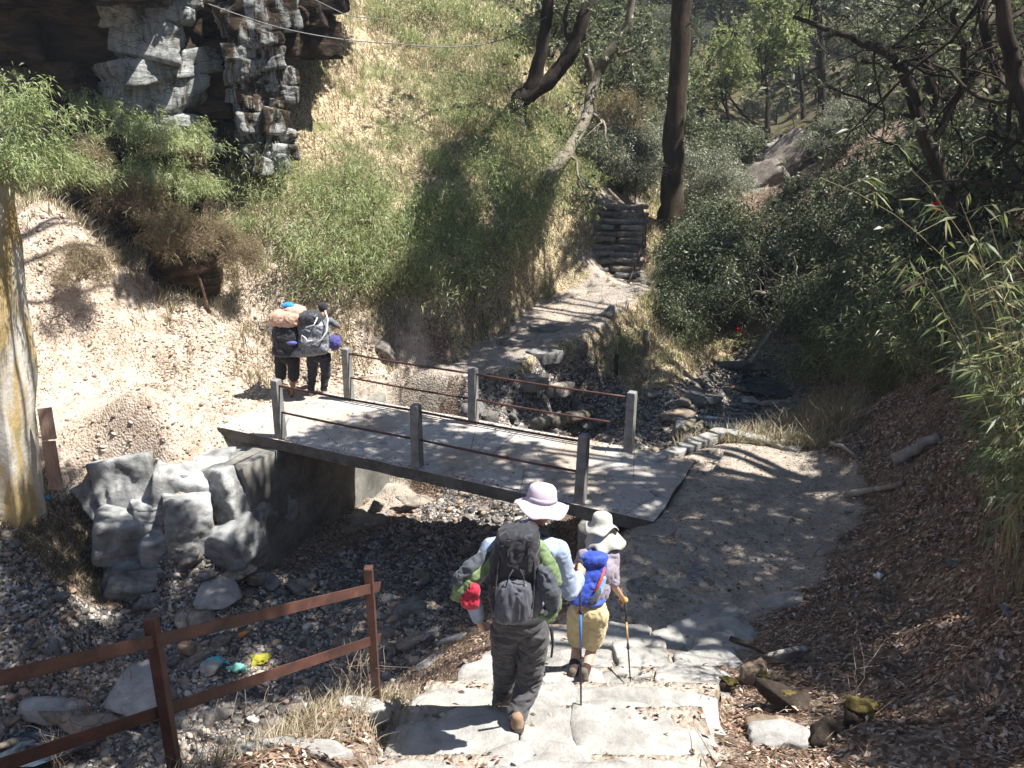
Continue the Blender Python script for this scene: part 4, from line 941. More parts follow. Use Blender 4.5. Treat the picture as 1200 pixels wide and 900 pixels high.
# bamboo on the cliff and over the pillar: hanging on ledges
cl = [(105, 110, 18.2, .6), (125, 150, 18.0, .7), (165, 135, 18.0, .7), (215, 150, 17.8, .75), (140, 185, 17.5, .7), (190, 190, 17.4, .75), (232, 205, 17.3, .6)]
ck = bamboo_bush(930, n=40, R_=.85, hgt=.7, per=60, L=.14, W=.024, tintpow=.8)
dsc = describe('pale bamboo tuft on the cliff foot', [q[:2] for q in cl])
for i, (u, v, Yd, s) in enumerate(cl):
    p = aty(u, v, Yd); place_tree(ck, p.x, p.y, s, vr.uniform(0, 6.3), used, z=p.z - .3, label=dsc[i], cat='bamboo', group='bamboo tufts on the cliff')
for i, (u, v, Yd, s) in enumerate([(8, 105, 11.6, .75), (40, 165, 11.5, .7), (-5, 165, 11.0, .75), (62, 178, 12.2, .55)]):
    p = aty(u, v, Yd); place_tree(ck, p.x, p.y, s, vr.uniform(0, 6.3), used, z=p.z - .3, label='pale bamboo tuft above the left pillar, ' + ['highest', 'right of the top one', 'farthest left', 'farthest right'][i], cat='bamboo', group='bamboo tufts above the pillar')

# dry brush under the cliff
brush = shrub(940, 'dry_brush', TWIG, mat_leaf('dry_blade', [(0, (.09, .07, .035)), (.5, (.22, .17, .10)), (1, (.38, .32, .22))], .3, .7), 1.1, per=12, rad=.2, L=.2, W=.012, depth=3, n0=9)
for i, (u, v, Yd, s, lab) in enumerate([(250, 270, 17.0, .6, 'straw coloured dry brush below the narrow rock column'),
        (290, 300, 17.0, .5, 'dry brush beside the leaning stick'), (210, 260, 16.8, .75, 'large yellowish dry brush in the middle of the cliff foot'), (75, 225, 15.2, .6, 'brown root tangle on top of the sandy slope'), (110, 300, 16.6, .6, 'tangled dry roots at the dark foot of the cliff'), (100, 205, 17.4, .8, 'dry brush hanging left of the bamboo tufts on the cliff foot'), (165, 245, 17.4, .9, 'dry brush between the bamboo tufts on the cliff foot'), (735, 130, 27, 1.2, 'grey leafless bush above the dark wet rock')]):
    p = aty(u, v, Yd); place_tree(brush, p.x, p.y, s, vr.uniform(0, 6.3), used, z=min(p.z, hz(p.x, p.y) + 1.2) - .1, label=lab, cat='brush')

# shrubs in the middle distance
rh = [shrub(950 + k, 'rhododendron_shrub', BARK, RHODO, 2.0 + .3 * k, per=90, rad=.42, L=.13, W=.045, ros=True, depth=2, n0=6) for k in range(3)]
sv = [shrub(960 + k, 'silver_shrub', BARK, SILV, 1.6, per=120, rad=.36, L=.075, W=.028, depth=2, n0=7) for k in range(2)]
ev = [shrub(965 + k, 'evergreen_shrub', BARK, DARKL, 1.8, per=150, rad=.42, L=.085, W=.035, depth=2, n0=8) for k in range(2)]
def put(protos, lst, nm, cat, grp):
    for i, (u, v, Yd, s, lab) in enumerate(lst):
        a_, b_, d_ = ray(u, v)
        X = a_ * Yd / b_; place_tree(protos[i % len(protos)], X, Yd, s * vr.uniform(.9, 1.1), vr.uniform(0, 6.3), used, label=lab, cat=cat, group=grp)
put(sv, [(725, 215, 25.5, 1.0, 'silver leaved shrub left of the big trunk above the stone stair'), (700, 200, 25.5, .9, 'silver leaved shrub over the left top corner of the stone stair'), (755, 205, 26.5, .9, 'silver leaved shrub tight against the big trunk'),
    (745, 170, 28, 1.0, 'silver shrub behind the one against the big trunk'), (820, 215, 27, 1.1, 'silver shrub just right of the big trunk'), (850, 190, 30, 1.0, 'silver shrub above the gully rocks'), (965, 270, 21, 1.1, 'pale shrub in the middle of the right thicket'), (1010, 250, 21, 1.0, 'pale shrub in the right thicket beside the long bamboo shoot'), (905, 300, 24, .6, 'pale shrub right of the dark evergreens'), (1040, 290, 19, .9, 'low pale shrub in the right thicket'), (975, 235, 26, .7, 'silver shrub right of the long gully rock'), (1000, 180, 28, 1.1, 'upper silver shrub below the dark bent tree'), (870, 350, 21, .5, 'drooping pale shrub above the upper pool'), (1060, 230, 20, 1.1, 'pale leaved shrub under the dark bent tree')],
    '', 'shrub', 'silver shrubs')
put(ev, [(815, 335, 21.3, .85, 'dark evergreen shrub at the foot of the stair handrail'), (835, 300, 23, 1.1, 'dark evergreen shrub right of the stone stair'), (818, 255, 24.8, .9, 'dark evergreen shrub at the base of the big trunk'), (830, 340, 21.5, 1.1, 'dark evergreen shrub with red flowers over the stream bank'), (850, 290, 24, 1.2, 'tall dark evergreen shrub in the middle of the dark thicket'),
    (810, 380, 19.8, .8, 'low dark shrub on the grassy bank right of the far path'), (900, 340, 23, .6, 'dark shrub left of the fallen mossy branch'), (960, 390, 18.8, 1.0, 'dark shrub behind the fallen mossy branch'), (1010, 370, 17.5, 1.1, 'dark shrub in the shade on the right stream bank'), (1060, 380, 15.5, 1.0, 'dark shrub on the right bank under the bamboo'), (1090, 330, 16, 1.2, 'dark shrub high on the right bank'), (990, 330, 21, 1.2, 'dark shrub at the back of the right bank'), (1110, 250, 17, 1.3, 'dark shrub behind the tall near bamboo'), (985, 160, 32, .9, 'dark shrub above the gully on the right'), (1150, 200, 17, 1.3, 'dark shrub near the right edge behind bamboo')],
    '', 'shrub', 'dark evergreen shrubs')
put(rh, [(1000, 290, 22, .8, 'rhododendron with glinting leaves in the right thicket'), (960, 300, 24, .8, 'rhododendron left of the middle of the right thicket'), (1050, 200, 23, 1.0, 'rhododendron under the dark bent tree'), (1100, 180, 20, 1.0, 'rhododendron high on the right slope'), (640, 60, 30, 1.0, 'grey green rhododendron behind the double trunk'), (700, 60, 32, 1.1, 'grey green rhododendron behind the pale bent tree'), (750, 90, 33, 1.0, 'rhododendron left of the big trunk'), (590, 20, 31, 1.1, 'rhododendron near the picture top left of the double trunk'), (825, 160, 34, .8, 'rhododendron right of the big trunk'), (860, 120, 36, 1.0, 'rhododendron below the bright tree'), (1170, 140, 18, 1.0, 'rhododendron near the right picture edge'), (760, 40, 36, 1.3, 'rhododendron high behind the big trunk on its left'), (680, 20, 36, 1.3, 'rhododendron at the picture top behind the pale bent tree')],
    '', 'shrub', 'rhododendrons')
# olive bamboo thicket on the shaded right bank
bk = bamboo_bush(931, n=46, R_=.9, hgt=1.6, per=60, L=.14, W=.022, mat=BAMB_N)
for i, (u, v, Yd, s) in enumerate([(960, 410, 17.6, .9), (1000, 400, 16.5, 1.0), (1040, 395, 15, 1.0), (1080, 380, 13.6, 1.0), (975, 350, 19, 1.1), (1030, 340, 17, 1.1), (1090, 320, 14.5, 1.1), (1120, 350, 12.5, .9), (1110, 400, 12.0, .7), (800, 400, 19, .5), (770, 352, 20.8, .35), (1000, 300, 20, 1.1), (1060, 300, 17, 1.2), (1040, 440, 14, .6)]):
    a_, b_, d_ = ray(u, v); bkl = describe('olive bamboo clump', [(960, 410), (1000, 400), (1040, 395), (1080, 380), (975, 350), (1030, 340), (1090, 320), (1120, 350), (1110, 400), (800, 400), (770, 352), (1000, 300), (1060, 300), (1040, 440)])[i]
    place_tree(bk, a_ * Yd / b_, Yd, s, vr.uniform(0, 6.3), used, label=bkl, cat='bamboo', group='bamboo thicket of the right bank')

# ------------------------------------------------------------------ trees
def custom_tree(name, stems, mat, lab, leafmat=None, seed=0, crown_at=None, cat='tree', L=.14, W=.05, per=80, rad=.45, ros=True, sprout=0, sproutL=1.4):
    """stems: list of [(u, v, Y, radius), ...]; twigs grow from them"""
    r = np.random.default_rng(seed); brs = []; tips = []
    P0 = aty(*stems[0][0][:3]); base = Vector((P0.x, P0.y, min(P0.z, hz(P0.x, P0.y)) - .1))
    for st in stems:
        pts = [aty(u, v, y) - base for u, v, y, q in st]; rad_ = [q for *_, q in st]
        w0 = pts[0] + base; gz = hz(w0.x, w0.y)
        if st is stems[0] and w0.z > gz + .05 and cat == 'tree' and w0.z - gz < 3: pts = [Vector((w0.x, w0.y, gz - .25)) - base] + pts; rad_ = [rad_[0] * 1.2] + rad_
        # smooth with Catmull-Rom
        out, ro = [], []
        for i in range(len(pts) - 1):
            p0 = pts[max(i - 1, 0)]; p1 = pts[i]; p2 = pts[i + 1]; p3 = pts[min(i + 2, len(pts) - 1)]
            for t in np.linspace(0, 1, 6)[:-1]:
                out.append(.5 * ((2 * p1) + (p2 - p0) * t + (2 * p0 - 5 * p1 + 4 * p2 - p3) * t * t + (3 * p1 - p0 - 3 * p2 + p3) * t ** 3) + Vector(r.normal(0, .02, 3)))
                ro.append(rad_[i] * (1 - t) + rad_[i + 1] * t)
        out.append(pts[-1]); ro.append(rad_[-1]); brs.append((out, ro))
        for k in range(sprout):
            j = int(r.integers(len(out) // 3, len(out))); o2, t2 = grow(out[j], Vector(sph(1, r)[0]) + Vector((0, 0, .2)), sproutL * r.uniform(.5, 1.2), ro[j] * .35, 2, r, .9, .25, .0, (2, 3), 5)
            brs += o2; tips += t2
    if crown_at:
        for (x, y, z, rr, ll) in crown_at:
            c = Vector((x, y, z)) - base; src = min((p for b in brs[:len(stems)] for p in b[0][-4:]), key=lambda p: (p - c).length)
            mid = src.lerp(c, .5) + Vector(r.normal(0, .3, 3)); brs.append(([src, mid, c], [.12, .08, .03]))
            for k in range(ll):
                e = c + Vector(sph(1, r)[0]) * rr * r.random() ** .4; brs.append(([c, c.lerp(e, .5) + Vector(r.normal(0, .08, 3)), e], [.03, .02, .006])); tips.append((e, (e - c).normalized()))
    root = empty(name, base, lab, cat); wood(brs, 'trunk', mat, root)
    if leafmat and tips:
        P, D, T = crown_leaves(tips, r, per, rad, L, W, ros); link('crown', leaf_mesh('crown', P, D, L * r.uniform(.7, 1.2, len(P)), W, r, T), leafmat, root)
    return root
custom_tree('conifer_tree', [[(786, 250, 25, .38), (789, 200, 25, .31), (794, 110, 25, .28), (801, 0, 25, .26), (806, -150, 25, .22), (812, -330, 25, .16)]], BARK_M,
    'tall straight trunk with orange bark standing right of the stone stair', DARKL, 3, [(6.0, 25, 16, 1.6, 10), (4.2, 24, 15, 1.5, 9), (5.6, 24, 17.5, 1.5, 9)], sprout=0)
custom_tree('forked_tree', [[(606, 122, 24, .26), (622, 106, 24, .24), (632, 70, 24, .18), (640, 20, 24, .16), (652, -60, 24, .13)], [(618, 112, 24, .24), (648, 90, 24, .2), (672, 55, 24, .19), (686, 10, 24, .17), (700, -70, 24.5, .13)], [(672, 60, 24, .08), (662, 30, 24, .06), (668, -5, 24, .05)]],
    BARK, 'dark forked trunk leaning over the hillside left of the big trunk', RHODO, 4, [(3.0, 22, 12.5, 1.4, 8), (1.5, 22, 12.2, 1.3, 8)])
custom_tree('bent_tree', [[(640, 212, 22, .2), (650, 198, 22.3, .17), (664, 180, 22.8, .16), (674, 163, 23.4, .15), (688, 135, 24.3, .15), (697, 95, 25, .15), (716, 58, 25, .15), (735, 30, 25, .12), (742, -10, 25, .1)], [(694, 95, 25, .12), (687, 60, 25, .09), (685, 15, 25, .07)], [(712, 62, 25, .07), (730, 62, 25.5, .05), (760, 48, 26, .03)]],
    BARK_P, 'pale lichen covered bent trunk between the forked trunk and the big trunk', RHODO, 5, None, sprout=5, per=30)
RT = [([[(1150, 330, 15, .16), (1120, 250, 15, .14), (1085, 160, 15, .12), (1050, 70, 15, .09), (985, 40, 15.5, .05), (930, 20, 16, .03)], [(1090, 170, 15, .08), (1130, 90, 15, .06), (1120, 10, 15, .05)]], 'dark bent tree arching left over the right thicket', 7),
      ([[(1235, 260, 13, .14), (1205, 150, 13, .12), (1185, 60, 13, .11), (1165, -20, 13, .09)]], 'dark trunk crossing the top right corner', 8),
      ([[(1110, 200, 20, .12), (1095, 120, 20, .11), (1080, 40, 20, .09), (1085, -30, 20, .07)], [(1092, 110, 20, .07), (1050, 80, 20, .05), (1010, 70, 20, .03)]], 'slim dark tree behind the bent tree', 9),
      ([[(1160, 180, 17, .1), (1168, 90, 17, .09), (1150, 20, 17, .07), (1165, -40, 17, .06)], [(1165, 100, 17, .06), (1190, 50, 17, .04), (1215, 30, 17, .03)]], 'thin dark tree near the right picture edge', 10),
      ([[(965, 140, 40, .2), (962, 60, 40, .18), (955, -20, 40, .14)], [(960, 50, 40, .1), (990, 20, 40, .07), (1020, 15, 40, .05)], [(961, 60, 40, .1), (925, 20, 40, .07), (890, 5, 40, .04)]], 'dark trunk with level branches above the bright tree', 11)]
for st, lab, sd in RT: custom_tree('gnarled_tree', st, BARK, lab, RHODO, sd, None, sprout=9, sproutL=1.9 if sd != 11 else 3, per=12, rad=.34)
custom_tree('fallen_branch', [[(972, 378, 19, .12), (945, 376, 19, .12), (920, 360, 19, .1), (905, 345, 19, .07), (880, 345, 19, .04)], [(918, 360, 19, .08), (914, 380, 18.8, .07), (900, 395, 18.6, .06), (880, 425, 18.4, .05)], [(920, 358, 19, .05), (935, 335, 19, .03), (930, 300, 19, .02)]], BARK_P, 'mossy fallen branch arched over the upper pool', None, 12, cat='branch', sprout=5, sproutL=1.0)
custom_tree('arched_stem', [[(1140, 425, 12.5, .03), (1130, 370, 12.5, .05), (1100, 335, 12.5, .05), (1065, 335, 12.5, .045), (1045, 355, 12.5, .03)]], BARK, 'dark stem arching over the right bank', None, 13, cat='branch')

tb = [make_tree('leafy_tree', 20 + k, 7 + k, .16, BARK, [RHODO, DARKL, RHODO][k], 3, per=70, rad=.62, L=.2, W=.08) for k in range(3)]
lime = make_tree('bright_tree', 30, 6.5, .14, BARK, LIME, 3, per=110, rad=.6, L=.17, W=.07)
for i, (u, Yd, s, lab) in enumerate([(905, 38, 1.15, 'bright yellow green tree in the sun above the gully'), (945, 42, .95, 'smaller bright green tree right of the brightest one'), (862, 37, .85, 'bright green tree left of the brightest one')]):
    a_, b_, d_ = ray(u, 120); place_tree(lime, a_ * Yd / b_, Yd, s, vr.uniform(0, 6), used, label=lab, group='bright trees above the gully')
far = [make_tree('forest_tree', 40 + k, 12 + 2 * k, .25, BARK, DARKL if k % 2 else RHODO, 3, per=60, rad=1.0, L=.42, W=.2, frac=.42) for k in range(3)]
far.append(make_tree('forest_tree', 44, 12, .2, BARK, SILV, 3, per=50, rad=.9, L=.4, W=.18, frac=.42))
def conifer(seed, h=15):
    r = np.random.default_rng(seed); root = empty('fir_tree', (0, 0, 0)); brs = [([Vector((0, 0, -.5)), Vector((.05, 0, h * .5)), Vector((0, 0, h))], [.28, .17, .03])]; P, D = [], []
    for z in np.arange(h * .18, h, .42):
        L = (1 - z / h) ** .7 * 3.0 + .3
        for k in range(5):
            th = r.uniform(0, 6.28); d = Vector((math.cos(th), math.sin(th), -.12)); l = L * r.uniform(.6, 1.1); b0 = Vector((0, 0, z)); e = b0 + d * l
            brs.append(([b0, b0 + d * l * .5, e], [.04, .025, .01])); n = int(16 * l) + 4; t = r.uniform(.2, 1, n)[:, None]
            P.append(np.array(b0) + np.array(d) * l * t + r.normal(0, .12, (n, 3))); D.append(np.array(d) + r.normal(0, .7, (n, 3)) + np.array([0, 0, -.3]))
    wood(brs, 'trunk', BARK, root); P = np.concatenate(P); D = np.concatenate(D)
    link('crown', leaf_mesh('crown', P, D, .42, .13, r), DARKL, root); return root
fir = [conifer(50, 15), conifer(51, 19)]
allf = far + fir
vs2 = 0
def forest(n, box, sc, lab, grp, seed, spacing, excl=None, pro=None):
    q = random.Random(seed); pts = []; t = 0
    while len(pts) < n and t < 8000:
        t += 1; x = q.uniform(box[0], box[1]); y = q.uniform(box[2], box[3])
        dep = y * CP + 2
        if abs(x) > dep * .66 or (excl and excl(x, y)): continue
        if y > 20 and abs(x / y - .595) < .035: continue
        if any((x - a) ** 2 + (y - b) ** 2 < spacing ** 2 for a, b in pts): continue
        pts.append((x, y)); zz = hz(x, y) if y < 60 else float(far_h(np.array(x), np.array(y)))
        p = pro[q.randrange(len(pro))]
        o = place_tree(p, x, y, sc * q.uniform(.75, 1.2), q.uniform(0, 6.3), used, z=zz - .2, label=lab, group=grp)
forest(20, (-4, 27, 38, 60), .62, 'leafy forest tree on the valley side behind the bright trees', 'trees of the near valley side', 1, 3.0, lambda x, y: 5.5 + (y - 36) * .06 < x < 17 and y < 52, tb + far)
forest(9, (8, 20, 22, 38), .55, 'leafy tree on the steep slope behind the right thicket', 'trees on the right slope', 2, 2.4, lambda x, y: x < 7.5 + (y - 20) * .25 or project(x, y, 4)[0] < 985, tb)
tbs = tb
forest(45, (4, 24, 36, 60), .34, 'small leafy undergrowth tree on the valley floor behind the bright trees', 'undergrowth trees of the valley', 9, 1.5, lambda x, y: y < 43 and 8 < x < 16, tb)
forest(10, (-9, 4.2, 30, 40), .7, 'leafy tree on the ridge behind the sunny hillside', 'trees on the hillside ridge', 3, 2.6, lambda x, y: project(x, y, 9)[0] < 470, tb)
forest(90, (-60, 90, 62, 130), 1.15, 'hazy tree of the far forested mountainside', 'trees of the far mountainside', 4, 4.5, None, allf)
forest(60, (-100, 130, 130, 210), 1.6, 'very distant hazy tree high on the mountainside', 'trees of the far mountainside', 6, 8, None, allf)
# ------------------------------------------------------------------ trees out of the picture, crowns shaped for the shade they cast
SHADE = [  # polygon in picture coordinates of the shaded ground, share of leaf cover
 ([(797, 562), (900, 578), (985, 596), (1050, 640), (1040, 720), (960, 772), (860, 768), (780, 742), (640, 735), (620, 700), (660, 640), (740, 612), (770, 600)], 1.0),
 ([(540, 560), (620, 520), (700, 520), (800, 560), (770, 610), (700, 600)], .45),
 ([(411, 620), (470, 632), (545, 655), (560, 730), (520, 765), (440, 805), (330, 762), (200, 700), (200, 640), (330, 660), (330, 560)], 1.0),
 ([(0, 590), (110, 600), (200, 700), (330, 760), (425, 800), (300, 830), (0, 900)], .62),
 ([(0, 800), (235, 700), (235, 800), (170, 900), (0, 900)], .8),
 ([(960, 440), (1200, 400), (1200, 600), (1080, 625), (1000, 700), (960, 600), (960, 545), (890, 512)], .72),
 ([(960, 640), (1200, 600), (1200, 900), (880, 900), (860, 780), (1000, 760)], .32), ([(1000, 790), (1200, 720), (1200, 790), (1020, 850)], .9), ([(1100, 850), (1200, 800), (1200, 900), (1100, 900)], .8),
 ([(500, 190), (560, 165), (640, 250), (605, 330), (680, 372), (700, 420), (640, 470), (560, 425), (470, 432), (430, 395), (475, 330), (480, 250)], .72),
 ([(600, 395), (700, 400), (765, 450), (765, 520), (640, 500), (560, 480), (540, 440)], .8),
 ([(20, 0), (142, 0), (150, 200), (90, 250), (30, 160), (40, 60)], 1.0), ([(215, 0), (270, 0), (280, 110), (230, 100)], .8), ([(330, 20), (410, 0), (410, 40), (350, 150), (325, 120)], .8), ([(60, 200), (130, 230), (140, 350), (180, 350), (100, 260)], .8),
 ([(690, 240), (760, 240), (742, 330), (690, 332), (660, 300)], .95),
 ([(750, 240), (900, 260), (1130, 300), (1130, 420), (930, 440), (870, 440), (740, 350)], .22),
 ([(110, 600), (330, 615), (330, 690), (110, 710)], .85), ([(0, 500), (60, 560), (110, 620), (60, 680), (0, 660)], .5),
 ([(840, 170), (1000, 150), (1050, 250), (900, 260)], .25), ([(1000, 100), (1200, 0), (1200, 250), (1000, 300)], .3),
 ([(955, 0), (1200, 0), (1200, 150), (1000, 150)], .2)]
def build_shade():
    r = np.random.default_rng(77); n = 34000
    S = np.array(SUN); lay = r.random(n) < .62
    P = np.stack([r.uniform(-10, 17, n), r.uniform(-4, 24, n), r.uniform(9.2, 12.5, n)], 1)
    # where the clump's shadow lands
    t = np.zeros(n); hit = np.zeros(n, bool); Q = P.copy()
    for k in range(90):
        Q = np.where(hit[:, None], Q, P - S * (k * .22)); hit |= Q[:, 2] < Hat(Q[:, 0], Q[:, 1])
    ok = hit; dep = Q[:, 1] * CP - (Q[:, 2] - CAM_Z) * SP
    ok &= dep > 2; u = 600 + FPX * Q[:, 0] / dep; v = 450 - FPX * (Q[:, 1] * SP + (Q[:, 2] - CAM_Z) * CP) / dep
    cov = np.zeros(n)
    for poly, c in SHADE: cov = np.maximum(cov, inpoly(u, v, poly) * c)
    # hidden ground behind the shading polygons stays as it is; ground right of the picture is mostly shaded wood
    cov = np.where((u > 1210) & (u < 2600), .3, cov)
    clus = vn(Q[:, 0] * 1.1, Q[:, 1] * 1.1, 0, 4) * .5 + .5
    ok &= np.where(cov > .85, True, (cov > 0) & (clus < cov * 1.0)) & (cov > 0)
    # never inside the picture, and never over the walkers
    dp = P[:, 1] * CP - (P[:, 2] - CAM_Z) * SP; uu = 600 + FPX * P[:, 0] / dp; vv = 450 - FPX * (P[:, 1] * SP + (P[:, 2] - CAM_Z) * CP) / dp
    ok &= ~((dp > 0) & (uu > -60) & (uu < 1260) & (vv > -70) & (vv < 1000))
    for (wx, wy, wz, wr) in KEEP_LIT:
        d = np.array([wx, wy, wz]) - P; tt = d @ (-S); ok &= np.linalg.norm(d + S * tt[:, None], axis=1) > wr
    P = P[ok]; print('shade clumps', len(P))
    rails = [Vector(aty(u, v, y)) for u, v, y in ((10, 800, 2.8), (60, 785, 3.0), (110, 770, 3.3), (174, 745, 3.6), (174, 800, 3.6), (174, 870, 3.6), (230, 735, 3.85), (60, 880, 3.0), (110, 860, 3.3), (200, 825, 3.75), (20, 900, 2.8))]
    ex = np.array([tuple(q_ + SUN * ((h_ - q_.z) / SUN.z) + Vector((dx, dy, 0))) for q_ in rails for h_ in (9.6, 11.4) for dx in (-.18, .18) for dy in (-.2, .2)]); P = np.concatenate([P, ex])  # extra leaf clumps added on the sun side to shade the railing
    # thin to an even spacing
    keep = []; cell = set()
    for p in P:
        q = p - S * (p[2] / S[2]); c = (int(q[0] / .38), int(q[1] / .38), int((p[2] - 9.2) / 1.7))
        if c in cell: continue
        cell.add(c); keep.append(p)
    P = np.array(keep); print('kept', len(P))
    bases = [(8.8, 5.5), (9.5, 10.5), (7.6, 1.0), (11.5, 15.0), (15, 20), (3.5, -4.0), (-9.5, 10.5), (-12.5, 17.5), (-6.5, 2.5)]
    labs = ['oak beside the steps, out of the picture on the right', 'oak on the right bank, out of the picture', 'oak behind the viewer on the right', 'oak high on the right slope', 'tall oak far up the right slope', 'oak behind the viewer', 'oak on the left bank, out of the picture', 'unseen oak added on top of the left cliff for shade', 'oak left of the railing, out of the picture']  # the cliff top tree is added to shade the dark recess
    B = np.array(bases); k = np.argmin(np.hypot(P[:, None, 0] - B[None, :, 0] , P[:, None, 1] - B[None, :, 1]) - np.array([0, 0, 0, 0, 0, 0, -0, 0, 0]), 1)
    for i, (bx, by) in enumerate(bases):
        G = P[k == i]
        if len(G) < 3: continue
        bz = hz(bx, by); base = Vector((bx, by, bz - .2)); top = Vector((bx + (G[:, 0].mean() - bx) * .25, by + (G[:, 1].mean() - by) * .25, 8.6))
        brs = [([Vector((0, 0, 0)), (top - base) * .5 + Vector((.15, -.1, 0)), top - base], [.34, .26, .2])]
        # limbs to groups of clumps
        cells = {}
        for g in G: cells.setdefault((round(g[0] / 2.2), round(g[1] / 2.2)), []).append(g)
        for gs_ in cells.values():
            m = Vector(np.mean(gs_, 0)) - base; m.z -= .5; s0 = (top - base) * random.uniform(.75, 1.0)
            brs.append(([s0, s0.lerp(m, .5) + Vector((0, 0, .35)), m], [.075, .05, .025]))
            for g in gs_: brs.append(([m, m.lerp(Vector(g) - base, .5) + Vector((0, 0, .05)), Vector(g) - base], [.025, .016, .006]))
        root = empty('oak_tree', base, labs[i], 'tree'); wood(brs, 'trunk', BARK, root)
        pc = 60; off = sph(len(G) * pc, r) * r.random((len(G) * pc, 1)) ** .5 * .34
        LP = np.repeat(G - np.array(base), pc, 0) + off
        link('crown', leaf_mesh('crown', LP, sph(len(LP), r) + np.array([0, 0, -.2]), r.uniform(.11, .2, len(LP)), .11, r), DARKL, root)
KEEP_LIT = [(.05, 4.7, 1.7, .55), (.1, 4.75, 2.3, .55), (.15, 4.8, 2.9, .55), (.9, 6.6, 1.6, .5), (.9, 6.5, 1.0, .4), (.9, 6.7, 1.9, .4), (-4.1, 15.2, .8, .6), (-3.6, 15.2, 1.2, .8), (-4.1, 15.2, 1.5, .6), (.7, 6.2, .5, .5), (2.1, 21, .8, .8), (*aty(150, 555, 12.1), .5), (*aty(210, 560, 12.1), .45), (*aty(270, 560, 12.0), .6), (*aty(285, 610, 12.0), .35), (-6.7, 11.2, 3.2, .5), (-6.7, 11.2, 2.0, .5), (-6.8, 11.2, 1.0, .45), (1.2, 19.6, .5, .6)] + [(*aty(u, v, y), r) for u, v, y, r in ((180, 60, 18.6, .7), (185, 110, 18.6, .7), (180, 150, 18.4, .6), (318, 110, 18.9, .6), (300, 90, 18.9, .5), (380, 710, 4.7, .35), (330, 770, 4.4, .35), (430, 740, 4.96, .3))]
build_shade()

# ------------------------------------------------------------------ near bamboo at the right
def bamboo_plant(u, v, Yd, h, lean, seed, lab, nleaf=34, L=.17, z=None, nst=3, thick=.006):
    r = np.random.default_rng(seed); a_, b_, d_ = ray(u, v); x = a_ * Yd / b_; g = Vector((x, Yd, hz(x, Yd) if z is None else z)); root = empty('bamboo_plant', g, lab, 'bamboo', 'tall bamboo at the right picture edge'); a = Acc(); P, D = [], []
    for k in range(nst):
        th = math.atan2(lean[1], lean[0]) + r.normal(0, .5); ll = math.hypot(*lean) * r.uniform(.5, 1.3); t = np.linspace(0, 1, 10); hh = h * r.uniform(.7, 1.1)
        pts = np.stack([math.cos(th) * ll * t ** 1.8 * hh, math.sin(th) * ll * t ** 1.8 * hh, hh * (t - .18 * t ** 3 * ll)], 1) + r.normal(0, .012, (10, 3)) + np.array([r.normal(0, .06), r.normal(0, .06), -.05])
        a.tube(pts, np.linspace(thick, .0015, 10), 5, False)
        for j in range(int(nleaf / 3)):
            q = r.uniform(.3, 1); b0 = np.array([np.interp(q, t, pts[:, c]) for c in range(3)]); th2 = r.uniform(0, 6.28); tw = np.array([math.cos(th2), math.sin(th2), .5]) * r.uniform(.08, .28)
            a.tube([b0, b0 + tw * .6, b0 + tw + np.array([0, 0, -.03])], [.002, .0015, .001], 3, False)
            for m in range(4): P.append(b0 + tw * r.uniform(.5, 1)); D.append(np.array([math.cos(th2) * .7, math.sin(th2) * .7, -.5]) + r.normal(0, .45, 3))
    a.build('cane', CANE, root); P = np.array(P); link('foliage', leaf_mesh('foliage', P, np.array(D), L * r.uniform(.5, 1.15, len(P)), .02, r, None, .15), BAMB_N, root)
q = random.Random(3)
nb = [(1190, 600, 6.5, 2.2, (-.25, 0)), (1170, 560, 7.4, 2.3, (-.2, .1)), (1200, 520, 6.8, 2.6, (-.3, 0)), (1185, 480, 8.2, 2.2, (-.2, 0)), (1150, 470, 9.4, 2.0, (-.15, 0)), (1205, 440, 7.6, 2.4, (-.25, .1)), (1165, 420, 9.8, 2.1, (-.2, .1)), (1195, 380, 9.0, 2.4, (-.2, 0)), (1215, 560, 6.0, 2.6, (-.35, 0)), (1225, 480, 6.3, 3.0, (-.35, .1)),
      (1140, 430, 10.8, 1.8, (-.2, 0)), (1160, 520, 8.6, 1.7, (-.2, 0)), (1230, 620, 5.6, 2.2, (-.2, .1)), (1210, 500, 7.4, 2.2, (-.1, -.1)), (1180, 450, 9.0, 2.3, (-.3, -.1)), (1235, 540, 5.8, 2.9, (-.2, .05)), (1190, 540, 7.0, 2.0, (-.1, .1)), (1225, 580, 6.6, 2.3, (-.25, -.1)), (1175, 500, 8.0, 2.1, (-.2, .1))]
dsc = describe('tall near bamboo stems', [(q_[0], q_[1] - 60) for q_ in nb])
for i, (u, v, Yd, h, ln) in enumerate(nb): bamboo_plant(u, v, Yd, h, ln, 1200 + i, dsc[i], nst=5, nleaf=44)
bamboo_plant(1200, 330, 6.2, 1.9, (-1.0, .1), 1300, 'long lone bamboo shoot reaching left into the picture from the right edge', nleaf=24, z=3.35, nst=2)
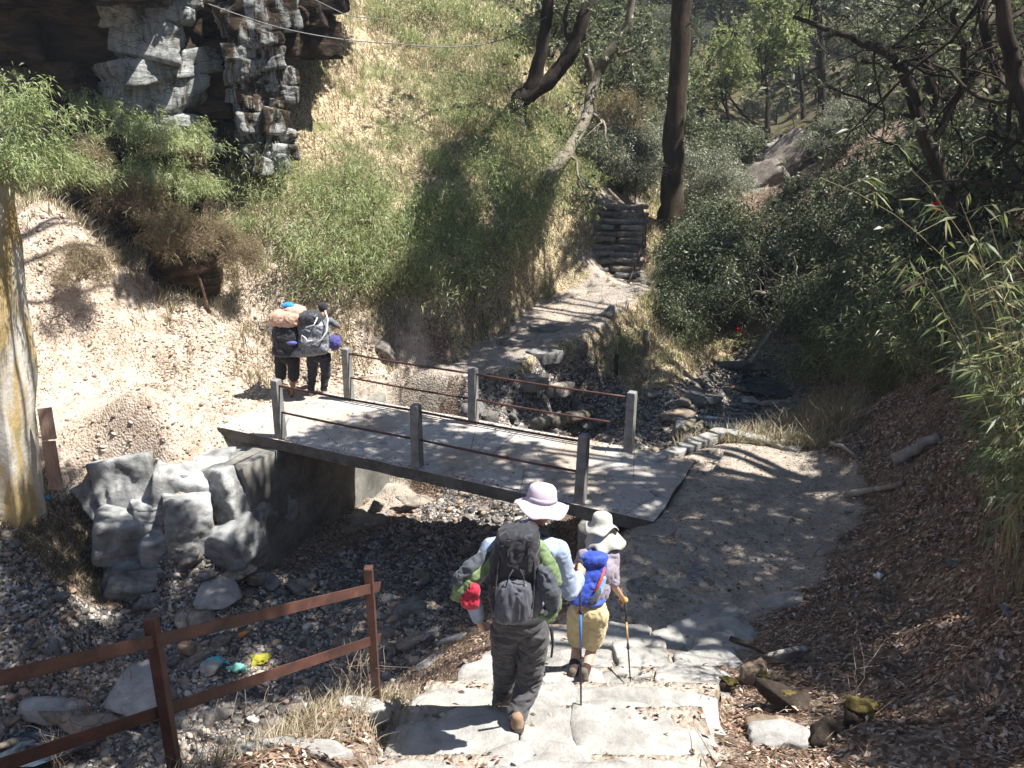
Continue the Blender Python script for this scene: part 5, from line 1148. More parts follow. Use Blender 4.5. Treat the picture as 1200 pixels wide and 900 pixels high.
# sparse dry canes on the leaf bank
def dry_plant(u, v, Yd, h, seed, n, lab, spread=.5, mat=TWIG):
    r = np.random.default_rng(seed); a_, b_, d_ = ray(u, v); x = a_ * Yd / b_; root = Vector((x, Yd, hz(x, Yd))); a = Acc()
    for k in range(n):
        th = r.uniform(0, 6.28); l = spread * r.uniform(.2, 1); t = np.linspace(0, 1, 6); p0 = r.normal(0, .06, 2)
        pts = np.stack([p0[0] + math.cos(th) * l * t ** 1.4 * h, p0[1] + math.sin(th) * l * t ** 1.4 * h, h * r.uniform(.6, 1.1) * t - .03], 1) + r.normal(0, .012, (6, 3))
        a.tube(pts, np.linspace(.0045, .0015, 6), 4, False)
        for j in range(3):
            i0 = r.integers(2, 6); e = pts[i0] + r.normal(0, .12, 3) + np.array([0, 0, .06]); a.tube([pts[i0], (pts[i0] + e) / 2 + r.normal(0, .01, 3), e], [.002, .0015, .001], 3, False)
    return tag(a.build('dry_stalks', mat, loc=root), lab, 'dry plant')
for i, (u, v, Yd, h, n, lab, sp) in enumerate([(1155, 730, 5.9, .9, 12, 'dry upright stalks on the leaf bank near the right edge', .35), (1120, 640, 7.4, .8, 10, 'dry stalks higher on the right leaf bank', .5), (1050, 560, 9.6, .7, 8, 'dry stalks beside the grey fallen log', .8), (985, 500, 13, .7, 14, 'dry grass stems hanging over the pool bank', .9), (960, 520, 13, .6, 14, 'dry grass stems at the landing corner by the right bank', .8),
        (45, 780, 8.6, .8, 14, 'pale fluffy dead weeds in the lower left', .3), (90, 760, 9.2, .8, 14, 'pale dead weeds beside the puddle', .3), (125, 740, 9.6, .6, 10, 'short dead weeds left of the railing post', .3), (415, 800, 5.0, .3, 12, 'small dry bush at the railing end post', .8), (310, 830, 4.6, .3, 10, 'dry twigs under the lower rail', .9), (240, 860, 4.2, .3, 10, 'dry twigs in the grass below the lower rail', .9),
        (1000, 470, 14, .9, 10, 'bare dry twigs on the right bank top', .8), (1100, 470, 11, 1.0, 10, 'long bare twigs leaning out of the right bank', 1.0), (1160, 850, 4.7, .4, 10, 'dry twigs at the bottom right corner', 1.0), (1020, 800, 5.3, .35, 8, 'dry twigs behind the cut logs', 1.0)]):
    dry_plant(u, v, Yd, h, 1400 + i, n, lab, sp)

# ------------------------------------------------------------------ ground cover
def leaf_litter(name, P, mat, Lr, seed, lab, lift=.012):
    r = np.random.default_rng(seed); n = len(P); z = Hat(P[:, 0], P[:, 1]); e = .05
    gx = (Hat(P[:, 0] + e, P[:, 1]) - z) / e; gy = (Hat(P[:, 0], P[:, 1] + e) - z) / e
    gx = np.clip(gx, -1, 1); gy = np.clip(gy, -1, 1)
    th = r.uniform(0, 6.28, n); d = np.stack([np.cos(th), np.sin(th), gx * np.cos(th) + gy * np.sin(th) + r.normal(0, .35, n)], 1)
    base = np.stack([P[:, 0], P[:, 1], z + r.random(n) * lift * 2 + .004], 1); L = r.uniform(Lr[0], Lr[1], n); W = L * r.uniform(.3, .6, n)
    dn = d / np.linalg.norm(d, axis=1)[:, None]; S = np.stack([-np.sin(th), np.cos(th), gy * np.cos(th) - gx * np.sin(th) + r.normal(0, .35, n)], 1)
    m = base + dn * (L * .5)[:, None]; curl = (r.uniform(-.1, .45, n) * W)[:, None] * np.array([0, 0, 1.0])
    V = np.stack([base, m + S * (W * .5)[:, None] + curl, base + dn * L[:, None] + curl * .6, m - S * (W * .5)[:, None] + curl], 1)
    mid = m[:, None]
    V = np.concatenate([V, mid], 1).reshape(-1, 3); k = np.arange(n)[:, None] * 5
    F = np.concatenate([k + np.array([[0, 1, 4]]), k + np.array([[1, 2, 4]]), k + np.array([[2, 3, 4]]), k + np.array([[3, 0, 4]])], 0)
    o = link(name, mesh_np(name, V, F, dict(tint=np.repeat(r.random(n), 5))), mat); return tag(o, lab, 'leaves', kind='stuff')
def wr(x, y):
    p, s, *_ = masks(x, y); side = sstep(1.2, 3.0, x - np.interp(y, [3, 7, 10, 13], [.2, 1.3, 2.6, 3.0])); lo = .25 + .75 * side
    return np.where(in_view(x, y), (1 - p * .93) * (1 - s * .7) * lo * np.clip((5.5 / np.hypot(x, y)) ** 1.7, .04, 1) * (.12 + .88 * sstep(-.35, .25, fbm(x * 2.2, y * 2.2, 0, 23, 3))), 0)
leaf_litter('fallen_leaves', scatter_xy(64000, wr, (-2.5, 9, 3.2, 17)), DRYL, (.018, .068), 1, 'crumpled reddish brown dead leaves covering the right bank')
wl = lambda x, y: np.where(in_view(x, y) & (x < -1), (1 - masks(x, y)[0] * .7) * (1 - masks(x, y)[1] * .75) * (.06 + .94 * sstep(-.1, .4, fbm(x * 1.3, y * 1.3, 0, 3, 3))), 0)
leaf_litter('fallen_leaves', scatter_xy(26000, wl, (-11, -1, 3.5, 19)), PALEL, (.018, .06), 2, 'sun bleached dead leaves on the left bank and landing')
leaf_litter('fallen_leaves', scatter_xy(2600, lambda x, y: np.where(in_view(x, y), masks(x, y)[0] + masks(x, y)[1] * .8, 0) * np.clip((7 / np.hypot(x, y)) ** 1.5, .1, 1), (-6, 6, 3.3, 22)), DRYL, (.03, .07), 3, 'scattered dead leaves on the path and stones')
def grass(name, P, h, W, mat, seed, lab, lean=.5, pb=5, z=None, cat='grass'):
    r = np.random.default_rng(seed); P = np.repeat(P, pb, 0) + r.normal(0, .03, (len(P) * pb, 2)); n = len(P); zz = Hat(P[:, 0], P[:, 1]) if z is None else np.repeat(z, pb)
    th = r.uniform(0, 6.28, n); l = lean * r.random(n); hh = r.uniform(h[0], h[1], n)
    d = np.stack([np.cos(th) * l, np.sin(th) * l, np.ones(n)], 1); b = np.stack([P[:, 0], P[:, 1], zz - .01], 1)
    s = np.stack([-np.sin(th + .8), np.cos(th + .8), np.zeros(n)], 1) * (W * .5)
    m = b + d * (hh * .55)[:, None]; t = b + d * np.stack([hh * 1.5, hh * 1.5, hh * .9], 1)
    V = np.stack([b - s, b + s, m + s * .7, m - s * .7, t], 1).reshape(-1, 3); k = np.arange(n)[:, None] * 5
    F = np.concatenate([k + np.array([[0, 1, 2]]), k + np.array([[0, 2, 3]]), k + np.array([[3, 2, 4]])], 0)
    return tag(link(name, mesh_np(name, V, F, dict(tint=np.repeat(r.random(n), 5))), mat), lab, cat, kind='stuff')
def wh(x, y):
    p, s, *_ = masks(x, y)
    return np.where(in_view(x, y), (1 - p) * (1 - s) * sstep(15.5, 17, y + vn(x, y, 0, 8)) * sstep(7.5, 5, x - (y - 20) * .15) * np.clip((18 / y) ** 1.2, .2, 1), 0) * (.35 + .65 * (fbm(x * .8, y * .8, 0, 15, 3) > -.25))
grass('dry_grass', scatter_xy(26000, wh, (-12, 9, 15, 34)), (.10, .34), .018, STRAW, 4, 'straw coloured dry grass over the sunny hillside', .8, 4)
grass('dry_grass', scatter_xy(1500, lambda x, y: np.where(in_view(x, y) & (np.hypot(x - 4.6, (y - 14.4) * .8) < 1.6) & (Hat(x, y) < 1), (1 - masks(x, y)[0]) * (1 - masks(x, y)[1]), 0), (2, 8, 12, 17)), (.15, .45), .014, STRAW, 5, 'drooping dry grass on the stream bank beside the pools', 1.2, 5)
grass('dry_grass', scatter_xy(1600, lambda x, y: np.where(in_view(x, y), (seg_dist(x, y, [(-2.4, 3.4), (-1.0, 5.2), (-.7, 5.6)]) < .6) * 1.0 * (x < -.75), 0), (-3.2, -.3, 3.3, 6)), (.04, .16), .007, STRAW, 6, 'dry grass around the foot of the rusty railing', .9, 4)
grass('green_weeds', scatter_xy(1100, lambda x, y: np.where(in_view(x, y) & (x < -4.2) & (y < 12.5), (1 - masks(x, y)[1]) * (vn(x * 1.5, y * 1.5, 0, 6) > .1), 0), (-9, -4, 7, 13)), (.05, .17), .016, mat_leaf('weed_leaf', [(0, (.05, .055, .025)), (.5, (.12, .11, .06)), (1, (.26, .21, .14))], .3), 7, 'dark green weeds on the lower left bank', 1.0, 6)
wt = lambda x, y: np.where(in_view(x, y), (1 - masks(x, y)[0]) * np.clip((7 / np.hypot(x, y)) ** 1.5, .05, 1) * (masks(x, y)[1] < .5), 0)
def twigs(n, wf, box, seed, lab):
    P = scatter_xy(n, wf, box); r = np.random.default_rng(seed); a = Acc()
    for x, y in P:
        L = r.uniform(.08, .5); th = r.uniform(0, 6.28); z = hz(x, y) + .02; e = (x + math.cos(th) * L, y + math.sin(th) * L); z2 = hz(*e) + r.uniform(.0, .10)
        a.tube([(x, y, z), ((x + e[0]) / 2 + r.normal(0, .02), (y + e[1]) / 2 + r.normal(0, .02), (z + z2) / 2 + .02), (e[0], e[1], z2)], [.004, .003, .0015], 4, False)
    return tag(a.build('fallen_twigs', TWIG), lab, 'twigs', kind='stuff')
SANDC = chip_mat('dry_clods', [(0, (.16, .12, .09)), (.5, (.36, .29, .22)), (1, (.55, .48, .40))])
wsd = lambda x, y: np.where(in_view(x, y) & (x < -2.5) & (Hat(x, y) > -.6), (1 - masks(x, y)[1]) * (.1 + .9 * sstep(-.1, .5, fbm(x * 1.1, y * 1.1, 0, 37, 3))), 0)
chips('gravel', scatter_xy(5000, wsd, (-11, -2.5, 9, 17.5)), .015, .14, SANDC, 8, label='dry clods and stones on the sandy left bank', cat='gravel')
twigs(1300, wt, (-7, 8, 3.3, 17), 8, 'thin dry twigs lying on both banks')
# ------------------------------------------------------------------ rusty railing beside the steps
p1 = aty(174, 728, 3.6); p2 = aty(431, 668, 4.96)
rl = empty('railing', (p2.x, p2.y, hz(p2.x, p2.y)), 'rust brown angle iron railing beside the steps in the lower left', 'railing'); ro = rl.location.copy()
def lbar(a, b, w1, w2, th, name, mat, up=Vector((0, 0, 1))):
    """angle iron between two points: a flat flange facing the path and a ledge"""
    d = (b - a).normalized(); s = d.cross(up).normalized(); n = s.cross(d).normalized(); A_ = Acc(); L = (b - a).length
    M = Matrix((d, s, n)).transposed(); c = (a + b) / 2
    A_.box(c, (L, th, w1), M); A_.box(c - n * (w1 / 2 + th / 2 - .0) - s * (w2 / 2 - th / 2), (L, w2, th), M)
    return A_.build(name, mat, rl, origin=ro, bevel=.0015)
for pt in (p1, p2):
    g = hz(pt.x, pt.y); a = Acc(); a.box((pt.x, pt.y, (g - .3 + pt.z) / 2), (.055, .006, pt.z - g + .3)); a.box((pt.x + .0245, pt.y + .0305, (g - .3 + pt.z) / 2), (.006, .055, pt.z - g + .3)); a.box((pt.x - .0, pt.y + .03, pt.z + .002), (.056, .062, .005))
    a.build('post', RUST_B, rl, origin=ro, bevel=.0015)
dr = (p2 - p1); dr.z = 0
def on_rail(v1, v2):
    a = aty(174, v1, 3.58); b = aty(431, v2, 4.94); d = (b - a); return a - d * .75 , b + d * .078
for v1, v2 in ((752, 690), (838, 752)):
    a, b = on_rail(v1, v2); lbar(a, b, .064, .045, .007, 'rail', RUST_B)

# ------------------------------------------------------------------ handrail of the far stair
hp = [aty(733, 342, 20.8), aty(747, 305, 21.4), aty(757, 268, 22.1), aty(752, 240, 22.8)]
hr = empty('handrail', (hp[0].x, hp[0].y, hz(hp[0].x, hp[0].y)), 'thin rusty handrail along the right side of the far stone stair', 'handrail')
a = Acc(); a.tube([Vector((hp[0].x, hp[0].y, hz(hp[0].x, hp[0].y) - .1))] + hp, .022, 6); a.build('rail', RUST, hr, origin=hr.location, smooth=True)
for (u, v, y, h) in ((744, 240, 23.9, .75), (757, 268, 22.1, .7)):
    b = aty(u, v, y); a = Acc(); a.tube([b - Vector((0, 0, .5 if u == 757 else .1)), b + Vector((0, 0, h if u == 744 else 0))], .02, 6); a.build('post', RUST, hr, origin=hr.location)
# ------------------------------------------------------------------ cables
CABLE = mat_mottle('cable_sheath', (.12, .12, .12), (.22, .22, .21), 9, .6)
def cable(pts, r, lab):
    P = [aty(*p) for p in pts]; out = []
    for i in range(len(P) - 1):
        p0 = P[max(i - 1, 0)]; p1_ = P[i]; p2_ = P[i + 1]; p3 = P[min(i + 2, len(P) - 1)]
        for t in np.linspace(0, 1, 6)[:-1]: out.append(.5 * ((2 * p1_) + (p2_ - p0) * t + (2 * p0 - 5 * p1_ + 4 * p2_ - p3) * t * t + (3 * p1_ - p0 - 3 * p2_ + p3) * t ** 3))
    out.append(P[-1]); a = Acc(); a.tube(out, r, 5); tag(a.build('cable', CABLE, smooth=True, origin=P[0], loc=P[0]), lab, 'cable')
cable([(232, 0, 17.5), (270, 14, 17.8), (330, 33, 18.2), (400, 46, 18.8), (460, 51, 19.4), (530, 55, 20), (590, 46, 21), (640, 20, 23)], .011, 'grey cable sagging from the cliff across the hillside top')
cable([(362, -4, 18.2), (390, 10, 18.4), (412, 19, 18.7), (450, 22, 20)], .009, 'short second cable above the long one at the picture top')
# ------------------------------------------------------------------ lichen covered pillar and boards at the left edge
def pillar_mat():
    m, nt, b = newmat('lichen_wall', .95, .15); v = coords(nt, obj=True); vs = coords(nt, (1, 1, .35), True)
    c = ramp(nt, noise(nt, vs, 2.4, 8, .7, .4), [(.3, (.24, .22, .18)), (.5, (.48, .45, .39)), (.7, (.66, .63, .57))])
    y = ramp(nt, noise(nt, vs, 1.5, 7, .65, .6), [(.44, 0), (.54, .8)]); c = mix(nt, y, c, (.42, .29, .09))
    g = ramp(nt, noise(nt, v, 1.1, 6, .6), [(.56, 0), (.64, .7)]); c = mix(nt, g, c, (.16, .17, .08))
    nt.links.new(c, b.inputs['Base Color']); bump(nt, b, noise(nt, v, 9, 8, .7), .7, .03); return m
bm = bmesh.new(); bmesh.ops.create_cube(bm, size=1); bmesh.ops.subdivide_edges(bm, edges=bm.edges[:], cuts=22, use_grid_fill=True)
pb = aty(18, 600, 11.4); pt_ = aty(2, 172, 11.6)
co = np.array([v.co[:] for v in bm.verts]); hh = pt_.z + .1 - (pb.z - 1.0)
t = co[:, 2] + .5; q = np.stack([co[:, 0] * (.95 + .12 * (1 - t)), co[:, 1] * .8, t * hh], 1)
dn = fbm(q[:, 0] * 2 + 5, q[:, 1] * 2, q[:, 2] * .9, 6, 4) * .05
q[:, 0] += np.sign(co[:, 0]) * dn * (np.abs(co[:, 0]) > .4) + (pt_.x - pb.x) * t; q[:, 1] += np.sign(co[:, 1]) * dn * (np.abs(co[:, 1]) > .4)
for v_, p_ in zip(bm.verts, q): v_.co = p_
tag(from_bm('pillar', bm, pillar_mat(), loc=Vector((pb.x - .40, pb.y, pb.z - 1.0)), smooth=True), 'tall weathered pillar stained white and ochre at the left picture edge', 'pillar')
BOARD = mat_mottle('reddish_board', (.20, .13, .10), (.34, .24, .19), 4, .85, (.42, .33, .27), .5, .006, True, (1, 1, .2))
for i, (uv1, uv2, lab) in enumerate([((52, 478), (58, 515), 'upper reddish board standing beside the left pillar'), ((57, 517), (66, 574), 'lower reddish board standing beside the left pillar')]):
    A1, A2 = aty(*uv1, 11.55), aty(*uv2, 11.5); a = Acc(); zz = (A2 - A1); L = zz.length; d = zz.normalized(); s = d.cross(Vector((0, 1, 0))).normalized(); n = s.cross(d)
    a.box((0, 0, L / 2), (.19, .035, L), None); o = a.build('board', BOARD, bevel=.006); o.location = A2; o.rotation_mode = 'QUATERNION'; o.rotation_quaternion = (-d).to_track_quat('Z', 'Y') @ Matrix.Rotation(0, 3, 'Z').to_quaternion(); tag(o, lab, 'board')
# leaning stick, small post
PALEW = mat_mottle('bleached_log', (.20, .18, .15), (.38, .35, .30), 5, .9, (.5, .47, .42), .6, .01, True, (1, 1, 1))
def stick(name, A_, B_, r0, r1, mat, lab, cat, n=7, wob=.012, sides=7):
    pts = [A_.lerp(B_, t) + Vector(rng.normal(0, wob, 3)) for t in np.linspace(0, 1, n)]; a = Acc(); a.tube(pts, list(np.linspace(r0, r1, n)), sides, True, .06); return tag(a.build(name, mat, origin=A_, loc=A_, smooth=True), lab, cat)
g = on_ground(245, 366, 10); stick('stick', g, aty(222, 288, g.y + .4), .035, .022, mat_mottle('red_brown_wood', (.09, .05, .035), (.2, .12, .085), 6), 'reddish stick leaning against the cliff foot bank', 'stick')
g = on_ground(757, 414, 10); stick('wooden_post', g - Vector((0, 0, .1)), g + Vector((.0, .05, .5)), .09, .075, BARK_P, 'short cut wooden post on the bank right of the far path', 'post')
g = on_ground(722, 440, 10); stick('wooden_post', g - Vector((0, 0, .1)), g + Vector((.0, .05, .45)), .05, .045, BARK, 'dark thin stump on the edge of the rocky pit', 'post')
g1 = on_ground(628, 508, 10); g2 = on_ground(690, 492, 10); stick('log', g1 + Vector((0, 0, .17)), g2 + Vector((0, 0, .15)), .14, .12, BARK_P, 'short grey log lying in the rocky pit behind the bridge', 'log', 5)
for (A_, B_, r0, lab) in [((1048, 545), (1100, 516), .09, 'thick pale fallen log half buried in the right bank'), ((990, 582), (1058, 570), .05, 'long thin pale log below the thick one on the right bank'), ((975, 520), (1010, 540), .03, 'curved pale root at the foot of the right bank'), ((1085, 465), (1130, 440), .05, 'dark branch lying across the upper right bank')]:
    g1 = on_ground(*A_); g2 = on_ground(*B_); stick('log', g1 + Vector((0, 0, r0 * .6)), g2 + Vector((0, 0, r0 * .6)), r0, r0 * .7, PALEW if 'dark' not in lab else BARK, lab, 'log')
# two dirty white pipes or logs beside the pool's left corner
for i, ((A_, B_), lab) in enumerate([(((800, 522), (826, 500)), 'white streaked log at the corner of the landing above the pool'), (((790, 515), (815, 497)), 'second white streaked log behind the first above the pool')]):
    g1 = on_ground(*A_); g2 = on_ground(*B_); stick('log', g1 + Vector((0, 0, .1)), g2 + Vector((0, 0, .1)), .1, .09, BARK_P, lab, 'log', 5)
# cut mossy logs, slab and board at the lower right
MOSS = mat_mottle('yellow_green_moss', (.07, .055, .018), (.15, .115, .035), 7, .95, (.26, .20, .07), 1.0, .02)
DEADW = mat_mottle('weathered_cut_wood', (.10, .075, .05), (.26, .20, .145), 4, .9, (.42, .35, .27), .8, .01, True, (1, 1, .3))
def cutlog(u1, v1, u2, v2, r0, lab, moss, upz=.1, up2=None, sides=14):
    A_ = on_ground(u1, v1) + Vector((0, 0, upz)); B_ = on_ground(u2, v2) + Vector((0, 0, upz if up2 is None else up2)); root = empty('cut_log', A_, lab, 'log')
    pts = [A_.lerp(B_, t) + Vector(rng.normal(0, r0 * .07, 3)) for t in np.linspace(0, 1, 9)]; a = Acc(); a.tube(pts, [r0 * rng.uniform(.88, 1.1) for _ in pts], sides, True, .05); a.build('wood', BARK_M, root, origin=A_, smooth=True)
    for (t, s) in moss:
        p = A_.lerp(B_, t); V, F = rock_arrays(int(900 + t * 50 + u1), (s, s * .8, s * .5), 4, planes=20, rough=.09); link('moss', mesh_np('moss', V, F, None, True), MOSS, root, p - A_ + Vector((0, 0, r0 * .75)))
    return root
def chunk(u, v, size, rot, seed, mat, lab, moss=(), up=.0, n='cut_log'):
    g = on_ground(u, v) + Vector((0, 0, size[2] * .3 + up)); root = empty(n, g, lab, 'log'); V, F = rock_arrays(seed, size, 4, planes=7, rough=.05, soft=30)
    o = link('wood', mesh_np('wood', V, F), mat, root); o.rotation_euler = rot
    for (dx, dy, dz, s) in moss:
        V, F = rock_arrays(seed + 5, (s, s * .8, s * .45), 4, planes=20, rough=.14); link('moss', mesh_np('moss', V, F), MOSS, root, (dx, dy, dz))
chunk(878, 803, (.19, .17, .26), (.05, .1, .3), 951, DEADW, 'upright dark cut log standing at the right end of the steps', [(.085, -.03, .06, .13)])
chunk(852, 812, (.17, .15, .2), (.1, -.1, .1), 957, BARK, 'short mossy log left of the upright cut one', [(.0, .0, .07, .16)])
chunk(905, 806, (.16, .16, .14), (.2, .3, .3), 955, BARK_M, 'small pale cut block right of the upright log', ())
chunk(925, 832, (.2, .38, .17), (.1, .1, .75), 961, BARK, 'long mossy grey log lying among dead leaves', [(-.02, .05, .06, .15)])
chunk(908, 850, (.14, .3, .1), (.1, .1, 1.3), 962, DEADW, 'thin broken log in front of the mossy grey log', ())
chunk(968, 862, (.2, .16, .18), (.1, .2, .3), 963, BARK, 'dark hollow log in front of the mossy log end', ())
chunk(1005, 842, (.34, .2, .14), (.1, .1, .5), 964, BARK, 'mossy log end at the right of the lying logs', [(.0, .0, .05, .27), (.1, .05, .04, .15)])
g = on_ground(840, 776); stick('plank', on_ground(856, 766) + Vector((0, 0, .16)), on_ground(902, 780) + Vector((0, 0, .12)), .035, .03, BARK, 'dark splintered plank lying behind the cut logs', 'plank', 5, .006, 4)
g = on_ground(908, 872); pl = [(g.x - .20, g.y - .14), (g.x + .16, g.y - .2), (g.x + .22, g.y + .02), (g.x + .1, g.y + .18), (g.x - .14, g.y + .2)]
tag(slab_obj('flat_stone', pl, g.z + .09, .2, STONE_P, (.15, -.25), 777, .2), 'pale splintered slab standing on edge at the bottom right', 'stone')
# rubbish
def rag(u, v, s, col, name, lab, cat, seed, flat=.35, up=.04):
    m, nt, b = newmat(name + '_cloth', .7, .3); b.inputs['Base Color'].default_value = (*col, 1); g = on_ground(u, v); V, F = rock_arrays(seed, (s[0], s[1], s[1] * flat * 2), 4, planes=16, rough=.16)
    return tag(link(name, mesh_np(name, V, F, None, True), m, loc=g + Vector((0, 0, up))), lab, cat)
rag(258, 780, (.42, .22), (.06, .42, .50), 'crumpled_cloth', 'crumpled turquoise cloth lying in the streambed', 'cloth', 800)
rag(283, 786, (.26, .16), (.16, .40, .34), 'crumpled_cloth', 'pale green end of rubbish beside the turquoise cloth', 'cloth', 801)
rag(306, 777, (.32, .22), (.30, .28, .03), 'moss_cushion', 'yellow green moss cushion on a stone right of the turquoise cloth', 'moss', 802)
rag(283, 748, (.08, .1), (.6, .22, .05), 'wrapper', 'small orange wrapper above the turquoise cloth', 'litter', 803)
rag(1029, 680, (.13, .06), (.75, .75, .72), 'paper_scrap', 'scrap of white paper at the foot of the right leaf bank', 'litter', 804)
rag(55, 586, (.12, .08), (.05, .35, .6), 'wrapper', 'small blue wrapper below the boards at the left edge', 'litter', 805)
fl = mat_leaf('red_petal', [(0, (.45, .01, .01)), (1, (.7, .03, .02))], .2)
for i, (u, v, Yd) in enumerate([(815, 361, 20.4), (829, 353, 20.4), (866, 386, 19), (1098, 241, 9)]):
    p = aty(u, v, Yd); r = np.random.default_rng(i); tag(link('red_flower', leaf_mesh('red_flower', np.zeros((26, 3)), sph(26, r), .07, .05, r), fl, loc=p), 'red rhododendron flower ' + ['left of the pair over the stream bank', 'right of the pair over the stream bank', 'low above the upper pool', 'among the near bamboo'][i], 'flower')

# ------------------------------------------------------------------ people
def cap_(a, b, ra, rb):
    D, F = ICO[3]; a = np.array(tuple(a)); b = np.array(tuple(b)); ax_ = b - a; L = np.linalg.norm(ax_) + 1e-9; k = (D @ (ax_ / L)) > 0
    return np.where(k[:, None], b + D * rb, a + D * ra), F
def ell_(c, r, rot=None, e=2.0):
    D, F = ICO[4]; q = (np.abs(D) ** e).sum(1) ** (1 / e); V = D / q[:, None] * np.array(r)
    if rot is not None: V = V @ np.array(rot).T
    return V + np.array(tuple(c)), F
def blob(name, prims, voxel, mat, parent, origin, smooth=2, fold=0.0, fscale=8.0, fstretch=(1, 1, 1), cut=None):
    """closed surface grown from overlapping tapered volumes"""
    V, F, n = [], [], 0
    for v, f in prims: V.append(v); F.append(f + n); n += len(v)
    me = mesh_np('tmp', np.concatenate(V), np.concatenate(F)); o = bpy.data.objects.new('tmp', me); C.objects.link(o)
    m = o.modifiers.new('r', 'REMESH'); m.mode = 'VOXEL'; m.voxel_size = voxel; m.adaptivity = 0
    m2 = o.modifiers.new('s', 'SMOOTH'); m2.iterations = smooth * 3; m2.factor = .6
    me2 = bpy.data.meshes.new_from_object(o.evaluated_get(bpy.context.evaluated_depsgraph_get())); bpy.data.objects.remove(o)
    co = np.empty(len(me2.vertices) * 3, np.float32); me2.vertices.foreach_get('co', co); co = co.reshape(-1, 3).astype(float)
    if fold:
        nn = np.empty(len(me2.vertices) * 3, np.float32); me2.vertices.foreach_get('normal', nn); nn = nn.reshape(-1, 3)
        s = np.array(fstretch) * fscale; w1 = fbm(co[:, 0] * s[0], co[:, 1] * s[1], co[:, 2] * s[2], 7, 2)
        f = (1 - np.abs(fbm(co[:, 0] * s[0] + w1 * .6, co[:, 1] * s[1] + w1 * .6, co[:, 2] * s[2] + w1, 19, 3)) * 1.6)
        f2 = (1 - np.abs(fbm(co[:, 0] * s[0] * 2.4 + w1, co[:, 1] * s[1] * 2.4, co[:, 2] * s[2] * 2.4 + w1, 29, 2)) * 1.8)
        co = co + nn * (f * fold + f2 * fold * .38)[:, None]
    co = co - np.array(tuple(origin)); me2.vertices.foreach_set('co', co.astype(np.float32).ravel()); me2.polygons.foreach_set('use_smooth', np.ones(len(me2.polygons), dtype=bool)); me2.update()
    me2.materials.clear(); me2.name = name
    return link(name, me2, mat, parent)
def cloth(name, col, rough=.85, weave=.25, c2=None):
    m, nt, b = newmat(name, rough, .2); v = coords(nt, obj=True); c2 = c2 or tuple(x * .72 for x in col)
    nt.links.new(ramp(nt, noise(nt, v, 14, 5, .6), [(.35, c2), (.65, col)]), b.inputs['Base Color']); b.inputs['Sheen Weight'].default_value = .15
    bump(nt, b, noise(nt, v, 240, 2, .5), weave, .001); return m
def skin(name, col):
    m, nt, b = newmat(name, .5, .35); v = coords(nt, obj=True); nt.links.new(ramp(nt, noise(nt, v, 18, 4, .6), [(.3, tuple(x * .82 for x in col)), (.7, col)]), b.inputs['Base Color']); b.inputs['Subsurface Weight'].default_value = .08; b.inputs['Subsurface Radius'].default_value = (.01, .004, .002); return m
SK1 = skin('light_skin', (.50, .30, .21)); SK2 = skin('tanned_skin', (.26, .13, .075))
BLACK = cloth('black_fabric', (.022, .022, .025)); CHAR = cloth('charcoal_ripstop', (.03, .031, .037), .6); GREYT = cloth('grey_trousers', (.07, .068, .072), .8)
Vv = lambda *a: Vector(a)
def hand_prims(wr, d, palm_n, s=1.0, curl=.9):
    """palm, four fingers of different length curling round, thumb from the side; d = along the hand, palm_n = to the palm side"""
    d = Vector(d).normalized(); pn = Vector(palm_n); pn = (pn - d * pn.dot(d)).normalized(); side = d.cross(pn); P = []
    wr = Vector(wr); P += [cap_(wr, wr + d * .045 * s, .024 * s, .026 * s)]
    for k in range(4):
        o = side * ((k - 1.5) * .019 * s); b = wr + d * .08 * s + o * 1.0; P.append(cap_(wr + d * .02 * s + o * .7, b, .017 * s, .012 * s))
        Lf = (.036, .042, .04, .031)[k] * s; p = b; a = 0
        for j in range(3):
            a += curl * (.9, 1.2, 1.0)[j]; q = p + (d * math.cos(a) + pn * math.sin(a)) * Lf * (1, .72, .6)[j]; P.append(cap_(p, q, .0095 * s, .0085 * s)); p = q
    b = wr + d * .025 * s - side * .028 * s; p = b + (d * .6 - side * .5 + pn * .5).normalized() * .04 * s; q = p + (d * .55 + pn * .8 + side * .1).normalized() * .034 * s
    P += [cap_(b, p, .014 * s, .011 * s), cap_(p, q, .011 * s, .009 * s)]
    return P
def head_prims(c, f, s=1.0, hair=False):
    """c: centre of the skull, f: facing direction"""
    c = Vector(c); f = Vector(f).normalized(); sd = f.cross(Vv(0, 0, 1)).normalized(); u = sd.cross(f); R_ = Matrix((sd, f, u)).transposed()
    P = [ell_(c + u * .02 * s, (.076 * s, .095 * s, .10 * s), R_), ell_(c + f * .025 * s - u * .055 * s, (.056 * s, .066 * s, .062 * s), R_), cap_(c + f * .092 * s + u * .012 * s, c + f * .108 * s - u * .02 * s, .009 * s, .014 * s),
         ell_(c + f * .088 * s - u * .05 * s, (.024 * s, .012 * s, .008 * s), R_), ell_(c + f * .088 * s - u * .062 * s, (.02 * s, .012 * s, .008 * s), R_), ell_(c + f * .08 * s + u * .032 * s, (.05 * s, .016 * s, .009 * s), R_), ell_(c + f * .075 * s - u * .092 * s, (.022 * s, .02 * s, .016 * s), R_)]
    for k in (-1, 1): P.append(ell_(c + sd * .08 * s * k - u * .005 * s, (.012 * s, .02 * s, .032 * s), R_))
    return P
def eyes(root, org, c, f, s=1.0):
    c = Vector(c); f = Vector(f).normalized(); sd = f.cross(Vv(0, 0, 1)).normalized(); u = sd.cross(f); m, nt, b = newmat('eye_white', .2, .5); b.inputs['Base Color'].default_value = (.35, .32, .3, 1)
    for k in (-1, 1): blob('eye', [ell_(c + f * .082 * s + sd * .031 * s * k + u * .008 * s, (.011 * s, .008 * s, .009 * s))], .0025, m, root, org, 1)

